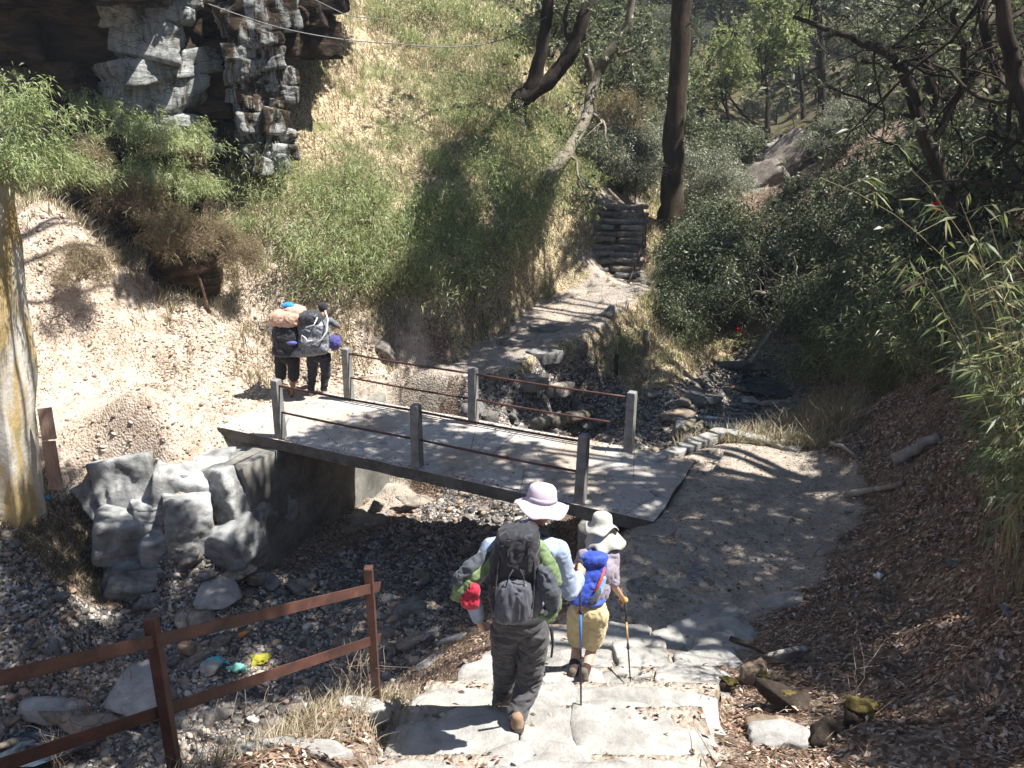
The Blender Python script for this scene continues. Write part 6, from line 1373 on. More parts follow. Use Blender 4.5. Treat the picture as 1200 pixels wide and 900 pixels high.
# ---- man
mo = aty(603, 872, 4.62); mo.z = 1.33; man = empty('person', mo, 'person in lavender sun hat, blue shirt and grey trousers with a big dark backpack', 'person')
J = dict(neck=aty(618, 622, 4.86), head=aty(634, 594, 4.95), shL=aty(577, 637, 4.80), shR=aty(654, 640, 4.82), elL=aty(549, 688, 4.72), haL=aty(562, 728, 4.92), elR=aty(668, 694, 4.86), haR=aty(680, 672, 5.06),
         pel=aty(608, 728, 4.80), hipL=aty(593, 740, 4.82), hipR=aty(625, 740, 4.80), knR=aty(620, 797, 4.9), anR=aty(606, 858, 4.74), knL=aty(592, 790, 5.02), anL=aty(589, 838, 5.16), chest=aty(614, 665, 4.84))
J['anR'].z = 1.43; J['anR'].y = 4.76; J['anL'].z = 1.17; J['anL'].y = 5.2
J['shL'].z -= .03; J['shR'].z -= .03
fw = Vv(.12, 1, -.25)
legs = lambda k, g=0.0, s=1.0: [cap_(J['hip' + k], J['kn' + k], .085 * s + g, .058 * s + g), cap_(J['kn' + k], J['an' + k], .055 * s + g, .038 * s + g)]
arm = lambda k, g=0.0, s=1.0: [cap_(J['sh' + k], J['el' + k], .05 * s + g, .04 * s + g), cap_(J['el' + k], J['ha' + k], .039 * s + g, .026 * s + g)]
def torso(g=0.0, s=1.0): return [ell_(J['pel'] + Vv(0, .0, .03), (.155 * s + g, .115 * s + g, .12 * s + g)), ell_(J['pel'].lerp(J['chest'], .55), (.145 * s + g, .105 * s + g, .18 * s + g)), ell_(J['chest'] + Vv(0, 0, .03), (.17 * s + g, .12 * s + g, .17 * s + g)), cap_(J['shL'] + (J['shR'] - J['shL']) * .12, J['shR'] - (J['shR'] - J['shL']) * .12, .06 * s + g, .06 * s + g)]
hd = (J['haR'] - J['elR']).normalized()
body = torso() + legs('L') + legs('R') + arm('L') + arm('R') + [cap_(J['neck'] - Vv(0, 0, .05), J['head'] - Vv(0, 0, .05), .058, .052)] + head_prims(J['head'], fw) + hand_prims(J['haR'], hd * .6 + Vv(0, .5, .0), Vv(-.6, .2, -.5)) + hand_prims(J['haL'], (J['haL'] - J['elL']), Vv(.6, .5, 0), curl=.5)
for k in 'LR': body += [cap_(J['an' + k], J['an' + k] + Vv(.0, .0, -.04), .036, .036)]
blob('body', body, .0065, SK1, man, mo, 1); eyes(man, mo, J['head'], fw)
SHIRT = cloth('pale_blue_shirt', (.31, .38, .52), .85)
blob('shirt', torso(.014)[1:] + [cap_(J['shL'], J['elL'], .064, .052), cap_(J['elL'], J['elL'].lerp(J['haL'], .85), .052, .042), cap_(J['shR'], J['elR'], .068, .056), cap_(J['elR'], J['elR'].lerp(J['haR'], .72), .056, .044), cap_(J['neck'] - Vv(0, 0, .06), J['neck'] + Vv(.0, 0, .005), .072, .064)], .009, SHIRT, man, mo, 1, .009, 9)
tz = [ell_(J['pel'] + Vv(0, 0, .03), (.168, .130, .14)), cap_(J['hipL'], J['knL'], .098, .072), cap_(J['knL'], J['anL'] + Vv(0, 0, .0), .074, .058), cap_(J['hipR'], J['knR'], .102, .078), cap_(J['knR'], J['anR'] + Vv(0, -.0, -.01), .078, .062), cap_(J['anR'], J['anR'] + Vv(0, .02, -.02), .066, .064), cap_(J['anL'], J['anL'] + Vv(0, .02, -.03), .068, .064)]
blob('trousers', tz, .009, GREYT, man, mo, 1, .014, 9, (.7, .7, 1.6))
BOOT = cloth('tan_suede_shoe', (.30, .19, .12)); SOLE = cloth('shoe_sole', (.05, .045, .04))
def shoe(root, org, heel, d, s=1.0, mat=BOOT):
    d = Vector(d); d.z *= 1; d.normalize(); h = Vector(heel)
    o = blob('shoe', [cap_(h + Vv(0, 0, .045), h + d * .15 * s + Vv(0, 0, .035), .046 * s, .04 * s), cap_(h + d * .15 * s + Vv(0, 0, .03), h + d * .22 * s + Vv(0, 0, .025), .042 * s, .034 * s), cap_(h + Vv(0, 0, .05), h + Vv(0, 0, .10), .045 * s, .042 * s)], .006, mat, root, org, 1)
    b = blob('sole', [cap_(h + Vv(0, 0, .012), h + d * .21 * s + Vv(0, 0, .012), .05 * s, .042 * s)], .006, SOLE, root, org, 1); b.parent = o
    b.data.transform(Matrix.Translation(Vector(org) - Vector(org)))
    co = np.empty(len(b.data.vertices) * 3, np.float32); b.data.vertices.foreach_get('co', co); co = co.reshape(-1, 3); zc = h.z + .012 - org[2]; co[:, 2] = zc + np.clip(co[:, 2] - zc, -.012, .012); b.data.vertices.foreach_set('co', co.ravel())
shoe(man, mo, Vv(J['anR'].x, J['anR'].y - .05, 1.35), (.1, 1, 0)); shoe(man, mo, Vv(J['anL'].x, J['anL'].y, 1.09), (.0, 1, -.05))
def hat_lathe(root, org, c, tilt, prof, mat, name='hat', n=56, wav=.012, rx=1.0, seed=0):
    """prof: (radius, height) from crown top to brim edge"""
    V = []; th = np.linspace(0, 2 * math.pi, n, endpoint=False)
    for i, (r_, z_) in enumerate(prof):
        wv = wav * max(0, (i - len(prof) * .55)) / (len(prof) * .45) * 2; V.append(np.stack([np.cos(th) * r_ * rx * (1 + .03 * np.sin(3 * th + seed)), np.sin(th) * r_, z_ + wv * (np.sin(2 * th + seed) + .6 * np.sin(5 * th + seed * 2)) + fbm(np.cos(th) * r_ * 22, np.sin(th) * r_ * 22, z_ * 20, seed, 2) * .0035], 1))
    m = len(prof); V = np.concatenate(V); V = np.concatenate([V, V[::-1] * 0 + V]); k = np.arange(n); k2 = (k + 1) % n
    F = np.concatenate([np.stack([i * n + k, i * n + k2, (i + 1) * n + k2, (i + 1) * n + k], 1) for i in range(m - 1)]); V = V[:m * n] @ np.array(Matrix.Rotation(tilt[0], 3, 'X') @ Matrix.Rotation(tilt[1], 3, 'Y')).T + np.array(tuple(c)) - np.array(tuple(org))
    o = link(name, mesh_np(name, V, F, None, True), mat, root); s = o.modifiers.new('thick', 'SOLIDIFY'); s.thickness = .004; return o
LAV = cloth('lavender_cotton', (.50, .42, .50), .9)
hat = hat_lathe(man, mo, J['head'] + Vv(0, -.005, .045), (-.16, .12), [(.002, .112), (.03, .112), (.062, .106), (.080, .090), (.088, .068), (.091, .04), (.094, .012), (.097, .0), (.115, -.012), (.14, -.026), (.165, -.042), (.178, -.05)], LAV, seed=1, wav=.014)
hb = hat_lathe(man, mo, J['head'] + Vv(0, -.005, .045), (-.16, .12), [(.0925, .034), (.0955, .022), (.0985, .006)], cloth('hat_band', (.46, .38, .47)), name='hat_band', seed=1, wav=0); hb.parent = hat
# backpack of the man
PK = cloth('dark_pack_fabric', (.028, .03, .036), .55, c2=(.018, .019, .024)); PKG = cloth('grey_pack_cover', (.085, .088, .105), .5, c2=(.055, .058, .07)); GRN = cloth('sage_green_shell', (.17, .235, .11), .7, c2=(.11, .16, .07)); GJ = cloth('grey_jacket_lining', (.06, .066, .078), .75)
bd = (J['chest'] - J['pel']).normalized(); sdv = Vv(1, .03, 0).normalized(); nv = sdv.cross(bd).normalized(); RP = Matrix((sdv, -nv if nv.y < 0 else nv, bd)).transposed(); back = -Vv(RP[0][1], RP[1][1], RP[2][1])
if back.y > 0: back = -back
pc = aty(603, 668, 4.60)
pack = blob('backpack', [ell_(pc + bd * .0, (.150, .115, .27), RP, 3.2), ell_(pc + bd * .13 + back * .03, (.135, .11, .15), RP, 3), ell_(pc - bd * .15 + back * .05, (.14, .10, .14), RP, 2.6)], .008, PK, man, mo, 1, .010, 9, (1, 1, .8))
lid = blob('lid', [ell_(pc + bd * .225 + back * .04, (.125, .115, .075), RP, 2.8), ell_(pc + bd * .16 + back * .10, (.11, .05, .09), RP, 2.6)], .007, CHAR, pack, mo, 1, .008, 11)
blob('front_pocket', [ell_(pc - bd * .14 + back * .125, (.108, .075, .135), RP, 2.8), ell_(pc - bd * .19 + back * .11 + sdv * .0, (.118, .075, .09), RP, 2.8)], .007, PKG, pack, mo, 1, .012, 12, (1.3, 1.3, .3))
blob('mesh_pocket', [ell_(pc - bd * .15 + back * .05 + sdv * .14, (.045, .08, .14), RP, 2.6)], .007, PKG, pack, mo, 1, .008, 12)
for k in (-1, 1):
    st = [pc + bd * .22 + sdv * .055 * k - back * .03, pc + bd * .27 + sdv * .075 * k - back * .08, J['shL' if k < 0 else 'shR'].lerp(J['neck'], .45) + Vv(0, .03, .055), J['shL' if k < 0 else 'shR'].lerp(J['neck'], .4) + Vv(0, .12, -.02), J['chest'] + sdv * .13 * k + Vv(0, .13, -.05), J['pel'] + sdv * .16 * k + Vv(0, .02, .12)]
    a = Acc(); a.tube(st, [.018, .02, .026, .024, .02, .014], 8); a.build('shoulder_strap', BLACK, pack, origin=mo, smooth=True)
    a = Acc(); a.tube([pc + bd * .2 + sdv * .10 * k + back * .12, pc + bd * .0 + sdv * .115 * k + back * .14, pc - bd * .14 + sdv * .115 * k + back * .165, pc - bd * .25 + sdv * .12 * k + back * .12], .006, 5); a.build('side_strap', BLACK, pack, origin=mo, smooth=True)
    a = Acc(); a.tube([pc - bd * .05 + sdv * .06 * k + back * .17, pc + bd * .04 + sdv * .045 * k + back * .185, pc + bd * .09 + sdv * .02 * k + back * .18], .004, 5); a.build('cord', CHAR, pack, origin=mo, smooth=True)
for (h_, w_, dpt) in ((.06, .135, .145), (-.05, .135, .16)):
    a = Acc()
    for k in (-1, 1):
        a.tube([pc + bd * h_ + sdv * w_ * k - back * .02, pc + bd * (h_ - .01) + sdv * w_ * 1.08 * k + back * .05, pc + bd * (h_ - .02) + sdv * w_ * .8 * k + back * dpt * .86], .0065, 5); a.box(pc + bd * (h_ - .015) + sdv * w_ * .88 * k + back * dpt * .8, (.022, .012, .03), RP)
    a.build('compression_strap', BLACK, pack, origin=mo)
for k in (-1, 1):
    a = Acc(); a.box(pc + bd * .245 + sdv * .06 * k + back * .155, (.024, .014, .036), RP); a.tube([pc + bd * .29 + sdv * .06 * k + back * .05, pc + bd * .27 + sdv * .06 * k + back * .14, pc + bd * .17 + sdv * .06 * k + back * .165, pc + bd * .1 + sdv * .062 * k + back * .14], .007, 5); a.build('lid_strap', BLACK, pack, origin=mo)
a = Acc(); a.tube([pc + bd * .27 + sdv * t * .03 - back * .07 + bd * .03 * (1 - t * t) for t in (-1, -.5, 0, .5, 1)], .008, 6); a.build('haul_loop', BLACK, pack, origin=mo)
a = Acc(); pz = J['pel'] + Vv(0, 0, .07); a.tube([pz + Vv(math.cos(t) * .168, math.sin(t) * .13, 0) for t in np.linspace(0, 2 * math.pi, 24)], .022, 8, False); a.build('hip_belt', BLACK, pack, origin=mo, smooth=True)
a = Acc(); a.tube([aty(646, 735, 4.63), aty(648, 755, 4.66), aty(646, 770, 4.68)], [.012, .01, .008], 5); a.build('hanging_strap', BLACK, pack, origin=mo, smooth=True)
# green jacket tucked behind the pack, hanging out on both sides
def drape(name, pts, rad, mat, root, org, fold=.01): return blob(name, [cap_(pts[i], pts[i + 1], rad[i], rad[i + 1]) for i in range(len(pts) - 1)], .007, mat, root, org, 1, fold, 13, (1, 1, 1))
jk = drape('jacket', [aty(575, 655, 4.62), aty(556, 672, 4.56), aty(541, 690, 4.54), aty(534, 700, 4.56)], [.045, .05, .045, .025], GRN, man, mo)
o = drape('lining', [aty(568, 652, 4.60), aty(550, 665, 4.54), aty(536, 680, 4.52)], [.03, .036, .03], GJ, man, mo); o.parent = jk
for pts, rad, mt in (([aty(632, 640, 4.6), aty(642, 660, 4.55), aty(652, 682, 4.54)], [.03, .045, .03], GRN), ([aty(636, 672, 4.5), aty(646, 695, 4.48), aty(648, 712, 4.5)], [.05, .055, .035], GJ), ([aty(655, 694, 4.5), aty(655, 712, 4.49), aty(645, 727, 4.48), aty(634, 722, 4.47)], [.01, .013, .013, .01], GRN)):
    o = drape('sleeve', pts, rad, mt, man, mo); o.parent = jk
RED = cloth('red_fabric', (.42, .02, .045), .6); tag(drape('red_pouch', [aty(556, 690, 4.5), aty(551, 704, 4.5)], [.035, .05], RED, man, mo, .014))
# poles
def pole(top, tip, rot_lab, gripcol, bandcol, who):
    tip = Vector(tip); top = Vector(top); root = empty('trekking_pole', tip, rot_lab, 'trekking pole'); d = (top - tip).normalized(); L = (top - tip).length
    al, nt, b = newmat('pole_shaft', .35, .5); b.inputs['Base Color'].default_value = (.03, .03, .035, 1); b.inputs['Metallic'].default_value = .4
    bl, nt, b = newmat('pole_colour', .35, .5); b.inputs['Base Color'].default_value = (*bandcol, 1)
    a = Acc(); a.tube([tip, tip + d * .05, tip + d * L * .42, tip + d * (L - .12)], [.003, .006, .0075, .009], 10); a.build('shaft', al, root, origin=tip, smooth=True)
    a = Acc(); a.tube([tip + d * L * .50, tip + d * L * .72], .0098, 10); a.build('colour_band', bl, root, origin=tip, smooth=True)
    a = Acc(); a.tube([tip + d * (L * .42 - .025), tip + d * (L * .42 + .025)], .013, 10); a.tube([tip + d * (L * .72 - .02), tip + d * (L * .72 + .02)], .0135, 10); a.build('lock', BLACK, root, origin=tip, smooth=True)
    a = Acc(); a.tube([tip + d * .055, tip + d * .06, tip + d * .07], [.006, .026, .012], 14); a.build('basket', BLACK, root, origin=tip, smooth=True)
    gm = cloth('pole_grip', gripcol); a = Acc(); a.tube([tip + d * (L - .15), tip + d * (L - .12), tip + d * (L - .05), tip + d * (L + .0), tip + d * (L + .015)], [.012, .014, .0165, .018, .012], 12); a.build('grip', gm, root, origin=tip, smooth=True)
    a = Acc(); s = top - d * .02; a.tube([s, s + Vv(.03, 0, -.05), s + Vv(.01, .0, -.11), s + Vv(-.01, 0, -.05), s], .004, 5); a.build('wrist_strap', BLACK, root, origin=tip, smooth=True)
hc = J['haR'] + (hd * .6 + Vv(0, .5, 0)).normalized() * .085 + Vv(-.012, .01, -.02)
tp = atz(681, 858, 1.10); pole(hc + Vv(0, 0, .05), tp, 'trekking pole with blue band held by the person in the lavender hat', (.03, .03, .03), (.05, .16, .45), 'man')

# ---- woman
wo = aty(684, 800, 6.32); wo.z = .50; wom = empty('person', wo, 'person in khaki shorts and pale sun hat with blue backpack stepping down to the landing', 'person')
M_ = J
J = dict(neck=aty(704, 640, 6.72), head=aty(705, 618, 6.80), shL=aty(684, 651, 6.66), shR=aty(718, 650, 6.66), elL=aty(672, 682, 6.78), haL=aty(664, 694, 7.0), elR=aty(719, 686, 6.60), haR=aty(731, 703, 6.78), chest=aty(702, 672, 6.62),
         pel=aty(690, 712, 6.52), hipL=aty(679, 720, 6.54), hipR=aty(699, 720, 6.50), knR=aty(694, 757, 6.56), anR=aty(684, 793, 6.30), knL=aty(677, 753, 6.66), anL=aty(671, 787, 6.42))
fw = Vv(.1, 1, -.3); hd = (J['haR'] - J['elR']).normalized(); s9 = .88
body = torso(0, .88) + legs('L', 0, .92) + legs('R', 0, .95) + arm('L', 0, .82) + arm('R', 0, .85) + [cap_(J['neck'] - Vv(0, 0, .05), J['head'] - Vv(0, 0, .05), .05, .045)] + head_prims(J['head'], fw, .95) + hand_prims(J['haR'], hd + Vv(0, .3, .2), Vv(-.7, .2, -.2), .9) + hand_prims(J['haL'], (J['haL'] - J['elL']), Vv(.7, .2, -.2), .9, .8)
blob('body', body, .007, SK1, wom, wo, 1); eyes(wom, wo, J['head'], fw, .95)
TEE = cloth('mauve_grey_shirt', (.30, .26, .31)); KH = cloth('khaki_shorts', (.50, .42, .24), c2=(.40, .33, .18)); BLU = cloth('blue_pack_fabric', (.035, .075, .40), .6, c2=(.02, .045, .25)); WHT = cloth('pale_grey_cotton', (.47, .46, .41), .9)
blob('shirt', torso(.012, .88)[1:] + [cap_(J['shL'], J['shL'].lerp(J['elL'], .6), .055, .052), cap_(J['shR'], J['shR'].lerp(J['elR'], .85), .056, .054), cap_(J['neck'] - Vv(0, 0, .05), J['neck'], .058, .052)], .009, TEE, wom, wo, 1, .007, 10)
blob('shorts', [ell_(J['pel'] + Vv(0, 0, -.01), (.155, .125, .10)), cap_(J['hipL'] + Vv(-.01, 0, 0), J['hipL'].lerp(J['knL'], .78), .095, .095), cap_(J['hipR'] + Vv(.01, 0, 0), J['hipR'].lerp(J['knR'], .78), .098, .10)], .008, KH, wom, wo, 1, .010, 10, (1, 1, .6))
SOCK = cloth('dark_sock', (.045, .03, .028)); HB = cloth('brown_hiking_boot', (.13, .10, .075))
for k in 'LR':
    a_, k_ = J['an' + k], J['kn' + k]; blob('sock', [cap_(a_, a_.lerp(k_, .3), .043, .047)], .006, SOCK, wom, wo, 1)
    shoe(wom, wo, Vv(a_.x, a_.y - .01, max(.50, a_.z - .09) if k == 'R' else a_.z - .09), (.05, 1, -.05), .9, HB)
hat = hat_lathe(wom, wo, J['head'] + Vv(0, -.005, .035), (-.2, .05), [(.002, .105), (.03, .106), (.06, .10), (.078, .085), (.085, .06), (.088, .03), (.092, .0), (.115, -.015), (.135, -.03), (.15, -.045)], WHT, seed=3, wav=.022)
def neck_flap(root, org, c):
    th = np.linspace(math.pi * .97, math.pi * 2.08, 30); V = []
    for i, (r_, z_) in enumerate([(.088, .02), (.094, -.02), (.105, -.06), (.122, -.10), (.142, -.14), (.158, -.175)]):
        wv = 1 + (.05 + .03 * i) * np.sin(th * 7 + i * .2) * .35 * i / 3; fl_ = 1 + .05 * i * (np.cos(th) > 0) * np.abs(np.cos(th))
        V.append(np.stack([np.cos(th) * r_ * wv * fl_, np.sin(th) * r_ * wv - .012 * i, z_ + .006 * np.sin(th * 5) * i], 1))
    V = np.concatenate(V) + np.array(tuple(c)) - np.array(tuple(org)); n = 30; k = np.arange(n - 1)
    F = np.concatenate([np.stack([i * n + k, i * n + k + 1, (i + 1) * n + k + 1, (i + 1) * n + k], 1) for i in range(5)])
    o = link('neck_flap', mesh_np('neck_flap', V, F, None, True), WHT, root); s = o.modifiers.new('thick', 'SOLIDIFY'); s.thickness = .004; return o
nk = neck_flap(wom, wo, J['head'] + Vv(0, 0, .035)); nk.parent = hat
nk_old = lambda: blob('neck_flap', [cap_(J['head'] + Vv(-.075, -.05, .02), J['head'] + Vv(-.10, -.13, -.11), .03, .035), cap_(J['head'] + Vv(.06, -.05, .02), J['head'] + Vv(.09, -.11, -.09), .03, .03), cap_(J['head'] + Vv(-.07, -.09, .0), J['head'] + Vv(.07, -.09, .0), .025, .025), cap_(J['head'] + Vv(-.1, -.14, -.11), J['head'] + Vv(.09, -.12, -.09), .022, .022)], .007, WHT, wom, wo, 1, .008, 12)
bd = (J['chest'] - J['pel']).normalized(); sdv = Vv(1, .03, 0).normalized(); nv = sdv.cross(bd).normalized(); RP = Matrix((sdv, nv, bd)).transposed(); back = Vv(-nv.x, -nv.y, -nv.z)
if back.y > 0: back = -back
pc = aty(688, 679, 6.44)
pack = blob('backpack', [ell_(pc, (.135, .10, .22), RP, 3.0), ell_(pc - bd * .1 + back * .04, (.125, .08, .12), RP, 2.6)], .008, BLU, wom, wo, 1, .010, 10)
blob('lid', [ell_(pc + bd * .19 + back * .03, (.115, .10, .06), RP, 2.6)], .007, BLU, pack, wo, 1, .008, 12)
blob('side_pocket', [ell_(pc - bd * .13 + back * .06 + sdv * .08, (.06, .06, .09), RP, 2.6)], .007, GJ, pack, wo, 1, .005, 12)
blob('water_bottle', [cap_(pc - bd * .1 + sdv * .125 + back * .06, pc + bd * .02 + sdv * .13 + back * .06, .03, .026)], .006, cloth('blue_bottle', (.25, .42, .75), .25), pack, wo, 1)
a = Acc(); a.tube([pc + bd * .12 + sdv * .11 + back * .07, pc + bd * .02 + sdv * .10 + back * .115, pc - bd * .08 + sdv * .07 + back * .13], [.012, .014, .012], 6); a.build('red_strap', cloth('red_orange_webbing', (.65, .07, .04), .5), pack, origin=wo, smooth=True)
a = Acc(); a.tube([pc - bd * .22 - sdv * .0 + back * .08, pc - bd * .29 - sdv * .0 + back * .09], [.014, .018], 6); a.build('red_tag', cloth('orange_tag', (.75, .13, .05), .5), pack, origin=wo, smooth=True)
for k in (-1, 1):
    a = Acc(); a.tube([pc + bd * .17 + sdv * .06 * k - back * .05, J['shL' if k < 0 else 'shR'].lerp(J['neck'], .5) + Vv(0, -.02, .05), J['shL' if k < 0 else 'shR'].lerp(J['neck'], .45) + Vv(0, .09, -.02), J['chest'] + sdv * .12 * k + Vv(0, .11, -.08)], [.012, .02, .02, .014], 7); a.build('shoulder_strap', BLU, pack, origin=wo, smooth=True)
blob('waist_pack', [ell_(J['pel'] + Vv(0, 0, .09), (.15, .125, .035))], .008, BLU, pack, wo, 1)
hc = J['haR'] + (hd + Vv(0, .3, .2)).normalized() * .075 + Vv(-.01, .0, -.01)
blob('glove', [cap_(J['haR'] + Vv(0, .0, 0), J['haR'] + (hd + Vv(0, .3, .2)).normalized() * .05, .029, .031)], .006, cloth('yellow_wrist_band', (.55, .30, .06)), wom, wo, 1)
tp = aty(739, 803, 6.25); pole(hc + Vv(0, 0, .06), tp, 'trekking pole held by the person with the blue backpack', (.03, .03, .03), (.35, .22, .08), 'woman')
J_w = J

# ---- porters beyond the bridge
def porter(org, facing, J_, top, lab, seed):
    pass
lo_ = atz(341, 464, 0); por = empty('person', lo_, 'porter in black knee shorts under a tan topped load beyond the left bridge end', 'person')
J = dict(pel=aty(336, 418, 15.22), chest=aty(335, 388, 15.3), neck=aty(338, 372, 15.42), head=aty(339, 366, 15.5), shL=aty(324, 382, 15.32), shR=aty(350, 382, 15.32), elL=aty(321, 398, 15.4), haL=aty(325, 398, 15.62), elR=aty(352, 398, 15.4), haR=aty(348, 398, 15.62),
         hipL=aty(329, 420, 15.22), hipR=aty(344, 420, 15.22), knL=aty(329, 440, 15.3), knR=aty(344, 441, 15.2), anL=aty(328, 463, 15.38), anR=aty(342, 466, 15.12))
fw = Vv(0, 1, -.5)
body = torso(0, .95) + legs('L', 0, .95) + legs('R', 0, .95) + arm('L', 0, .9) + arm('R', 0, .9) + [cap_(J['neck'], J['head'], .055, .05)] + head_prims(J['head'], fw, .95) + hand_prims(J['haL'], (0, 1, .2), (1, 0, 0), .95) + hand_prims(J['haR'], (0, 1, .2), (-1, 0, 0), .95)
blob('body', body, .010, SK2, por, lo_, 1); eyes(por, lo_, J['head'], fw, .95)
blob('shorts', [ell_(J['pel'], (.17, .14, .13)), cap_(J['hipL'], J['knL'], .11, .10), cap_(J['hipR'], J['knR'], .11, .10)], .012, BLACK, por, lo_, 1, .01, 8)
blob('shirt', torso(.015, .95) + [cap_(J['shL'], J['elL'], .06, .055), cap_(J['shR'], J['elR'], .06, .055)], .012, cloth('faded_grey_tee', (.2, .2, .21)), por, lo_, 1, .008, 8)
for k in 'LR': shoe(por, lo_, Vv(J['an' + k].x, J['an' + k].y - .02, J['an' + k].z - .09), (0, 1, 0), 1.0, CHAR)
P_ = lambda u, v, y: aty(u, v, y)
ld_ = blob('load', [ell_(P_(336, 396, 14.98), (.24, .18, .27), None, 3), ell_(P_(334, 410, 14.98), (.22, .18, .10), None, 3)], .014, CHAR, por, lo_, 1, .018, 7)
blob('top_bag', [ell_(P_(336, 373, 15.0), (.30, .20, .15), None, 2.8), ell_(P_(345, 366, 15.05), (.2, .17, .12), None, 2.5)], .014, cloth('tan_pink_sack', (.55, .36, .27), .8), ld_, lo_, 1, .02, 7)
blob('blue_bundle', [ell_(P_(338, 358, 15.05), (.10, .09, .05))], .01, cloth('bright_blue_sheet', (.03, .25, .6), .6), ld_, lo_, 1, .012, 14)
blob('foam_mat', [cap_(P_(325, 412, 14.9), P_(348, 413, 14.9), .085, .085)], .012, cloth('grey_mat', (.12, .12, .13)), ld_, lo_, 1, .004, 9)
blob('white_can', [cap_(P_(319, 388, 15.0), P_(319, 381, 15.0), .05, .05)], .01, cloth('white_plastic', (.6, .6, .6), .5), ld_, lo_, 1)
blob('pouch', [ell_(P_(342, 402, 14.8), (.10, .05, .04))], .01, cloth('violet_blue_pouch', (.09, .10, .3)), ld_, lo_, 1)
for k in (-1, 1):
    a = Acc(); a.tube([P_(336 + 8 * k, 372, 15.1), P_(336 + 8 * k, 366, 15.35), P_(336 + 6 * k, 378, 15.5), P_(336 + 9 * k, 400, 15.35)], .025, 6); a.build('strap', BLACK, ld_, origin=lo_, smooth=True)
ro_ = atz(372, 461, 0); por2 = empty('person', ro_, 'porter in dark trousers with a roped grey pack beyond the left bridge end', 'person')
J = dict(pel=aty(373, 416, 15.25), chest=aty(374, 388, 15.33), neck=aty(377, 370, 15.45), head=aty(379, 362, 15.55), shL=aty(362, 378, 15.35), shR=aty(387, 376, 15.38), elL=aty(360, 395, 15.45), haL=aty(364, 396, 15.65), elR=aty(397, 383, 15.55), haR=aty(390, 378, 15.8),
         hipL=aty(366, 418, 15.25), hipR=aty(381, 418, 15.25), knL=aty(366, 438, 15.3), knR=aty(382, 438, 15.35), anL=aty(365, 461, 15.2), anR=aty(380, 459, 15.35))
body = torso(0, .95) + legs('L', 0, .95) + legs('R', 0, .95) + arm('L', 0, .9) + arm('R', 0, 1.0) + [cap_(J['neck'], J['head'], .055, .05)] + head_prims(J['head'], fw, .95) + hand_prims(J['haL'], (0, 1, .2), (1, 0, 0), .95) + hand_prims(J['haR'], (-.2, 1, .2), (-1, 0, 0), .95)
blob('body', body, .010, SK2, por2, ro_, 1); eyes(por2, ro_, J['head'], fw, .95)
blob('trousers', [ell_(J['pel'], (.17, .14, .13)), cap_(J['hipL'], J['knL'], .105, .085), cap_(J['hipR'], J['knR'], .105, .085), cap_(J['knL'], J['anL'] + Vv(0, 0, .06), .085, .06), cap_(J['knR'], J['anR'] + Vv(0, 0, .06), .085, .06)], .012, cloth('dark_blue_trousers', (.03, .032, .045)), por2, ro_, 1, .012, 8)
blob('shirt', torso(.015, .95) + [cap_(J['shL'], J['shL'].lerp(J['elL'], .7), .06, .055), cap_(J['shR'], J['shR'].lerp(J['elR'], .65), .062, .058)], .012, cloth('slate_tee', (.16, .17, .2)), por2, ro_, 1, .008, 8)
hr_ = blob('hair', [ell_(J['head'] + Vv(0, -.01, .035), (.088, .10, .095))], .01, BLACK, por2, ro_, 1, .004, 20)
for k in 'LR': shoe(por2, ro_, Vv(J['an' + k].x, J['an' + k].y - .02, J['an' + k].z - .09), (0, 1, 0), 1.0, cloth('pale_trainer', (.4, .4, .4)))
GP = cloth('grey_shiny_pack', (.17, .18, .20), .4, c2=(.09, .10, .115))
ld2 = blob('load', [ell_(P_(368, 392, 15.0), (.27, .20, .30), None, 2.8), ell_(P_(366, 401, 14.95), (.25, .2, .18), None, 2.5)], .014, GP, por2, ro_, 1, .022, 6)
blob('top_bag', [ell_(P_(363, 373, 14.98), (.22, .17, .13), None, 2.4)], .014, cloth('black_sack', (.05, .052, .06), .4), ld2, ro_, 1, .02, 7)
blob('mat_roll', [cap_(P_(352, 412, 14.88), P_(378, 408, 14.88), .10, .11)], .014, GP, ld2, ro_, 1, .015, 7)
WR = cloth('white_rope', (.75, .75, .72))
a = Acc(); a.tube([P_(381, 364, 14.98), P_(384, 374, 14.86), P_(383, 388, 14.76), P_(377, 398, 14.72), P_(366, 404, 14.72)], .014, 6); a.build('rope', WR, ld2, origin=ro_, smooth=True)
a = Acc(); a.tube([P_(372, 372, 14.82), P_(368, 381, 14.76), P_(358, 384, 14.78)], .012, 6); a.build('rope', WR, ld2, origin=ro_, smooth=True)
a = Acc(); a.tube([P_(360, 402, 14.72), P_(353, 399, 14.7), P_(354, 393, 14.7), P_(358, 396, 14.7), P_(360, 400, 14.7), P_(366, 399, 14.7)], .011, 6); a.build('rope', WR, ld2, origin=ro_, smooth=True)
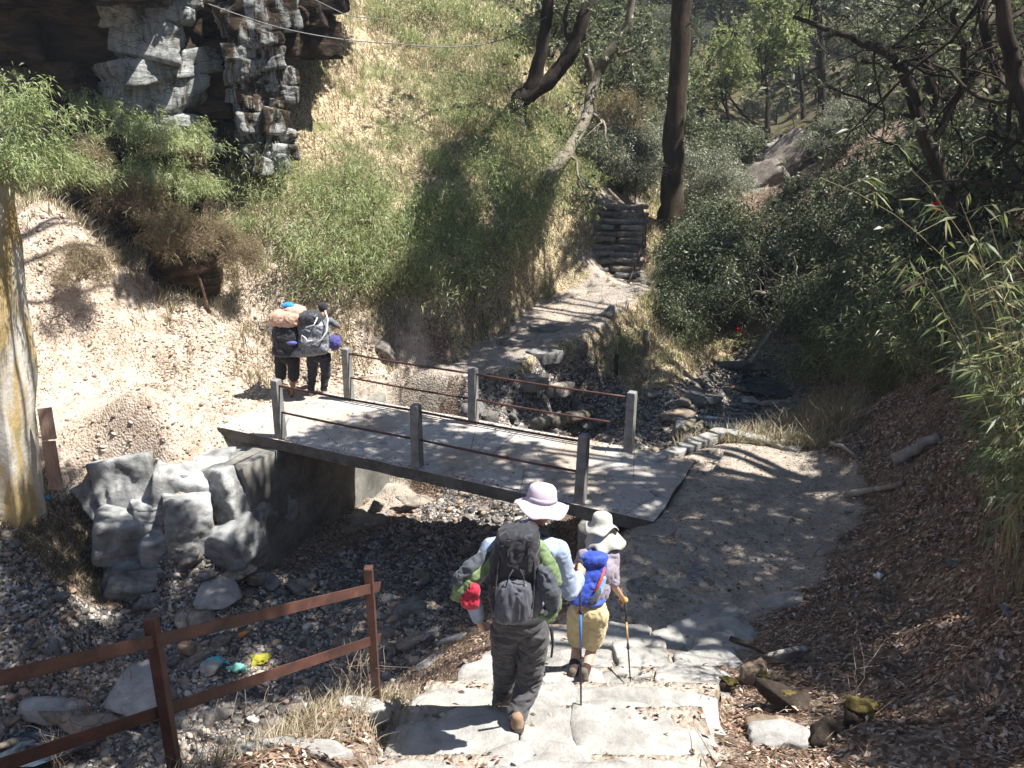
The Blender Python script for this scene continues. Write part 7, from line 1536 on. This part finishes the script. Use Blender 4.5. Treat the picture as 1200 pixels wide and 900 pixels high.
blob('side_bag', [ell_(P_(391, 401, 15.15), (.12, .11, .12), None, 2.3)], .012, cloth('violet_blue_bag', (.075, .07, .24)), ld2, ro_, 1, .02, 8)
for k in (-1, 1):
    a = Acc(); a.tube([P_(374 + 8 * k, 368, 15.1), P_(375 + 8 * k, 364, 15.35), P_(375 + 7 * k, 376, 15.52), P_(374 + 9 * k, 398, 15.4)], .025, 6); a.build('strap', BLACK, ld2, origin=ro_, smooth=True)

# ------------------------------------------------------------------ drifted leaves on the deck
def deck_leaves(n, seed):
    r = np.random.default_rng(seed); s = r.uniform(.1, DLEN - .1, n); t = DWID * np.where(r.random(n) < .6, r.beta(.5, 3, n) * (r.random(n) < .5) + 0, r.random(n)); t = np.clip(np.where(r.random(n) < .4, DWID - np.abs(r.normal(0, .15, n)), t), .03, DWID - .03)
    P = np.array(DECK0)[None] + s[:, None] * np.array(DAX) + t[:, None] * np.array(DNO) + np.array([0, 0, .006]); L = r.uniform(.02, .06, n); th = r.uniform(0, 6.28, n)
    V, F = leaf_arrays(P, np.stack([np.cos(th), np.sin(th), r.uniform(.02, .3, n)], 1), L, L * .45, r, .0); tag(link('fallen_leaves', mesh_np('fallen_leaves', V, F, dict(tint=np.repeat(r.random(n), 4))), DRYL), 'dead leaves drifted against the edges of the bridge deck', 'leaves', kind='stuff')
deck_leaves(900, 3)
# ------------------------------------------------------------------ haze
m = bpy.data.materials.new('haze'); m.use_nodes = True; nt = m.node_tree; nt.nodes.clear(); o_ = N(nt, 'ShaderNodeOutputMaterial'); pv = N(nt, 'ShaderNodeVolumePrincipled', Density=HAZE_D, Anisotropy=.2); pv.inputs['Color'].default_value = (.78, .88, 1.0, 1); nt.links.new(pv.outputs[0], o_.inputs['Volume'])
if HAZE_D > 0:
    a = Acc(); a.box((0, 0, 0), (480, 352, 150)); o = a.build('haze', m); o.location = (0, 162, 64); tag(o, 'thin blue haze in the valley air', 'haze', kind='stuff')
for o in C.objects:
    if o.parent is None and o.type in ('MESH', 'EMPTY') and not o.get('kind'): o['kind'] = 'thing'
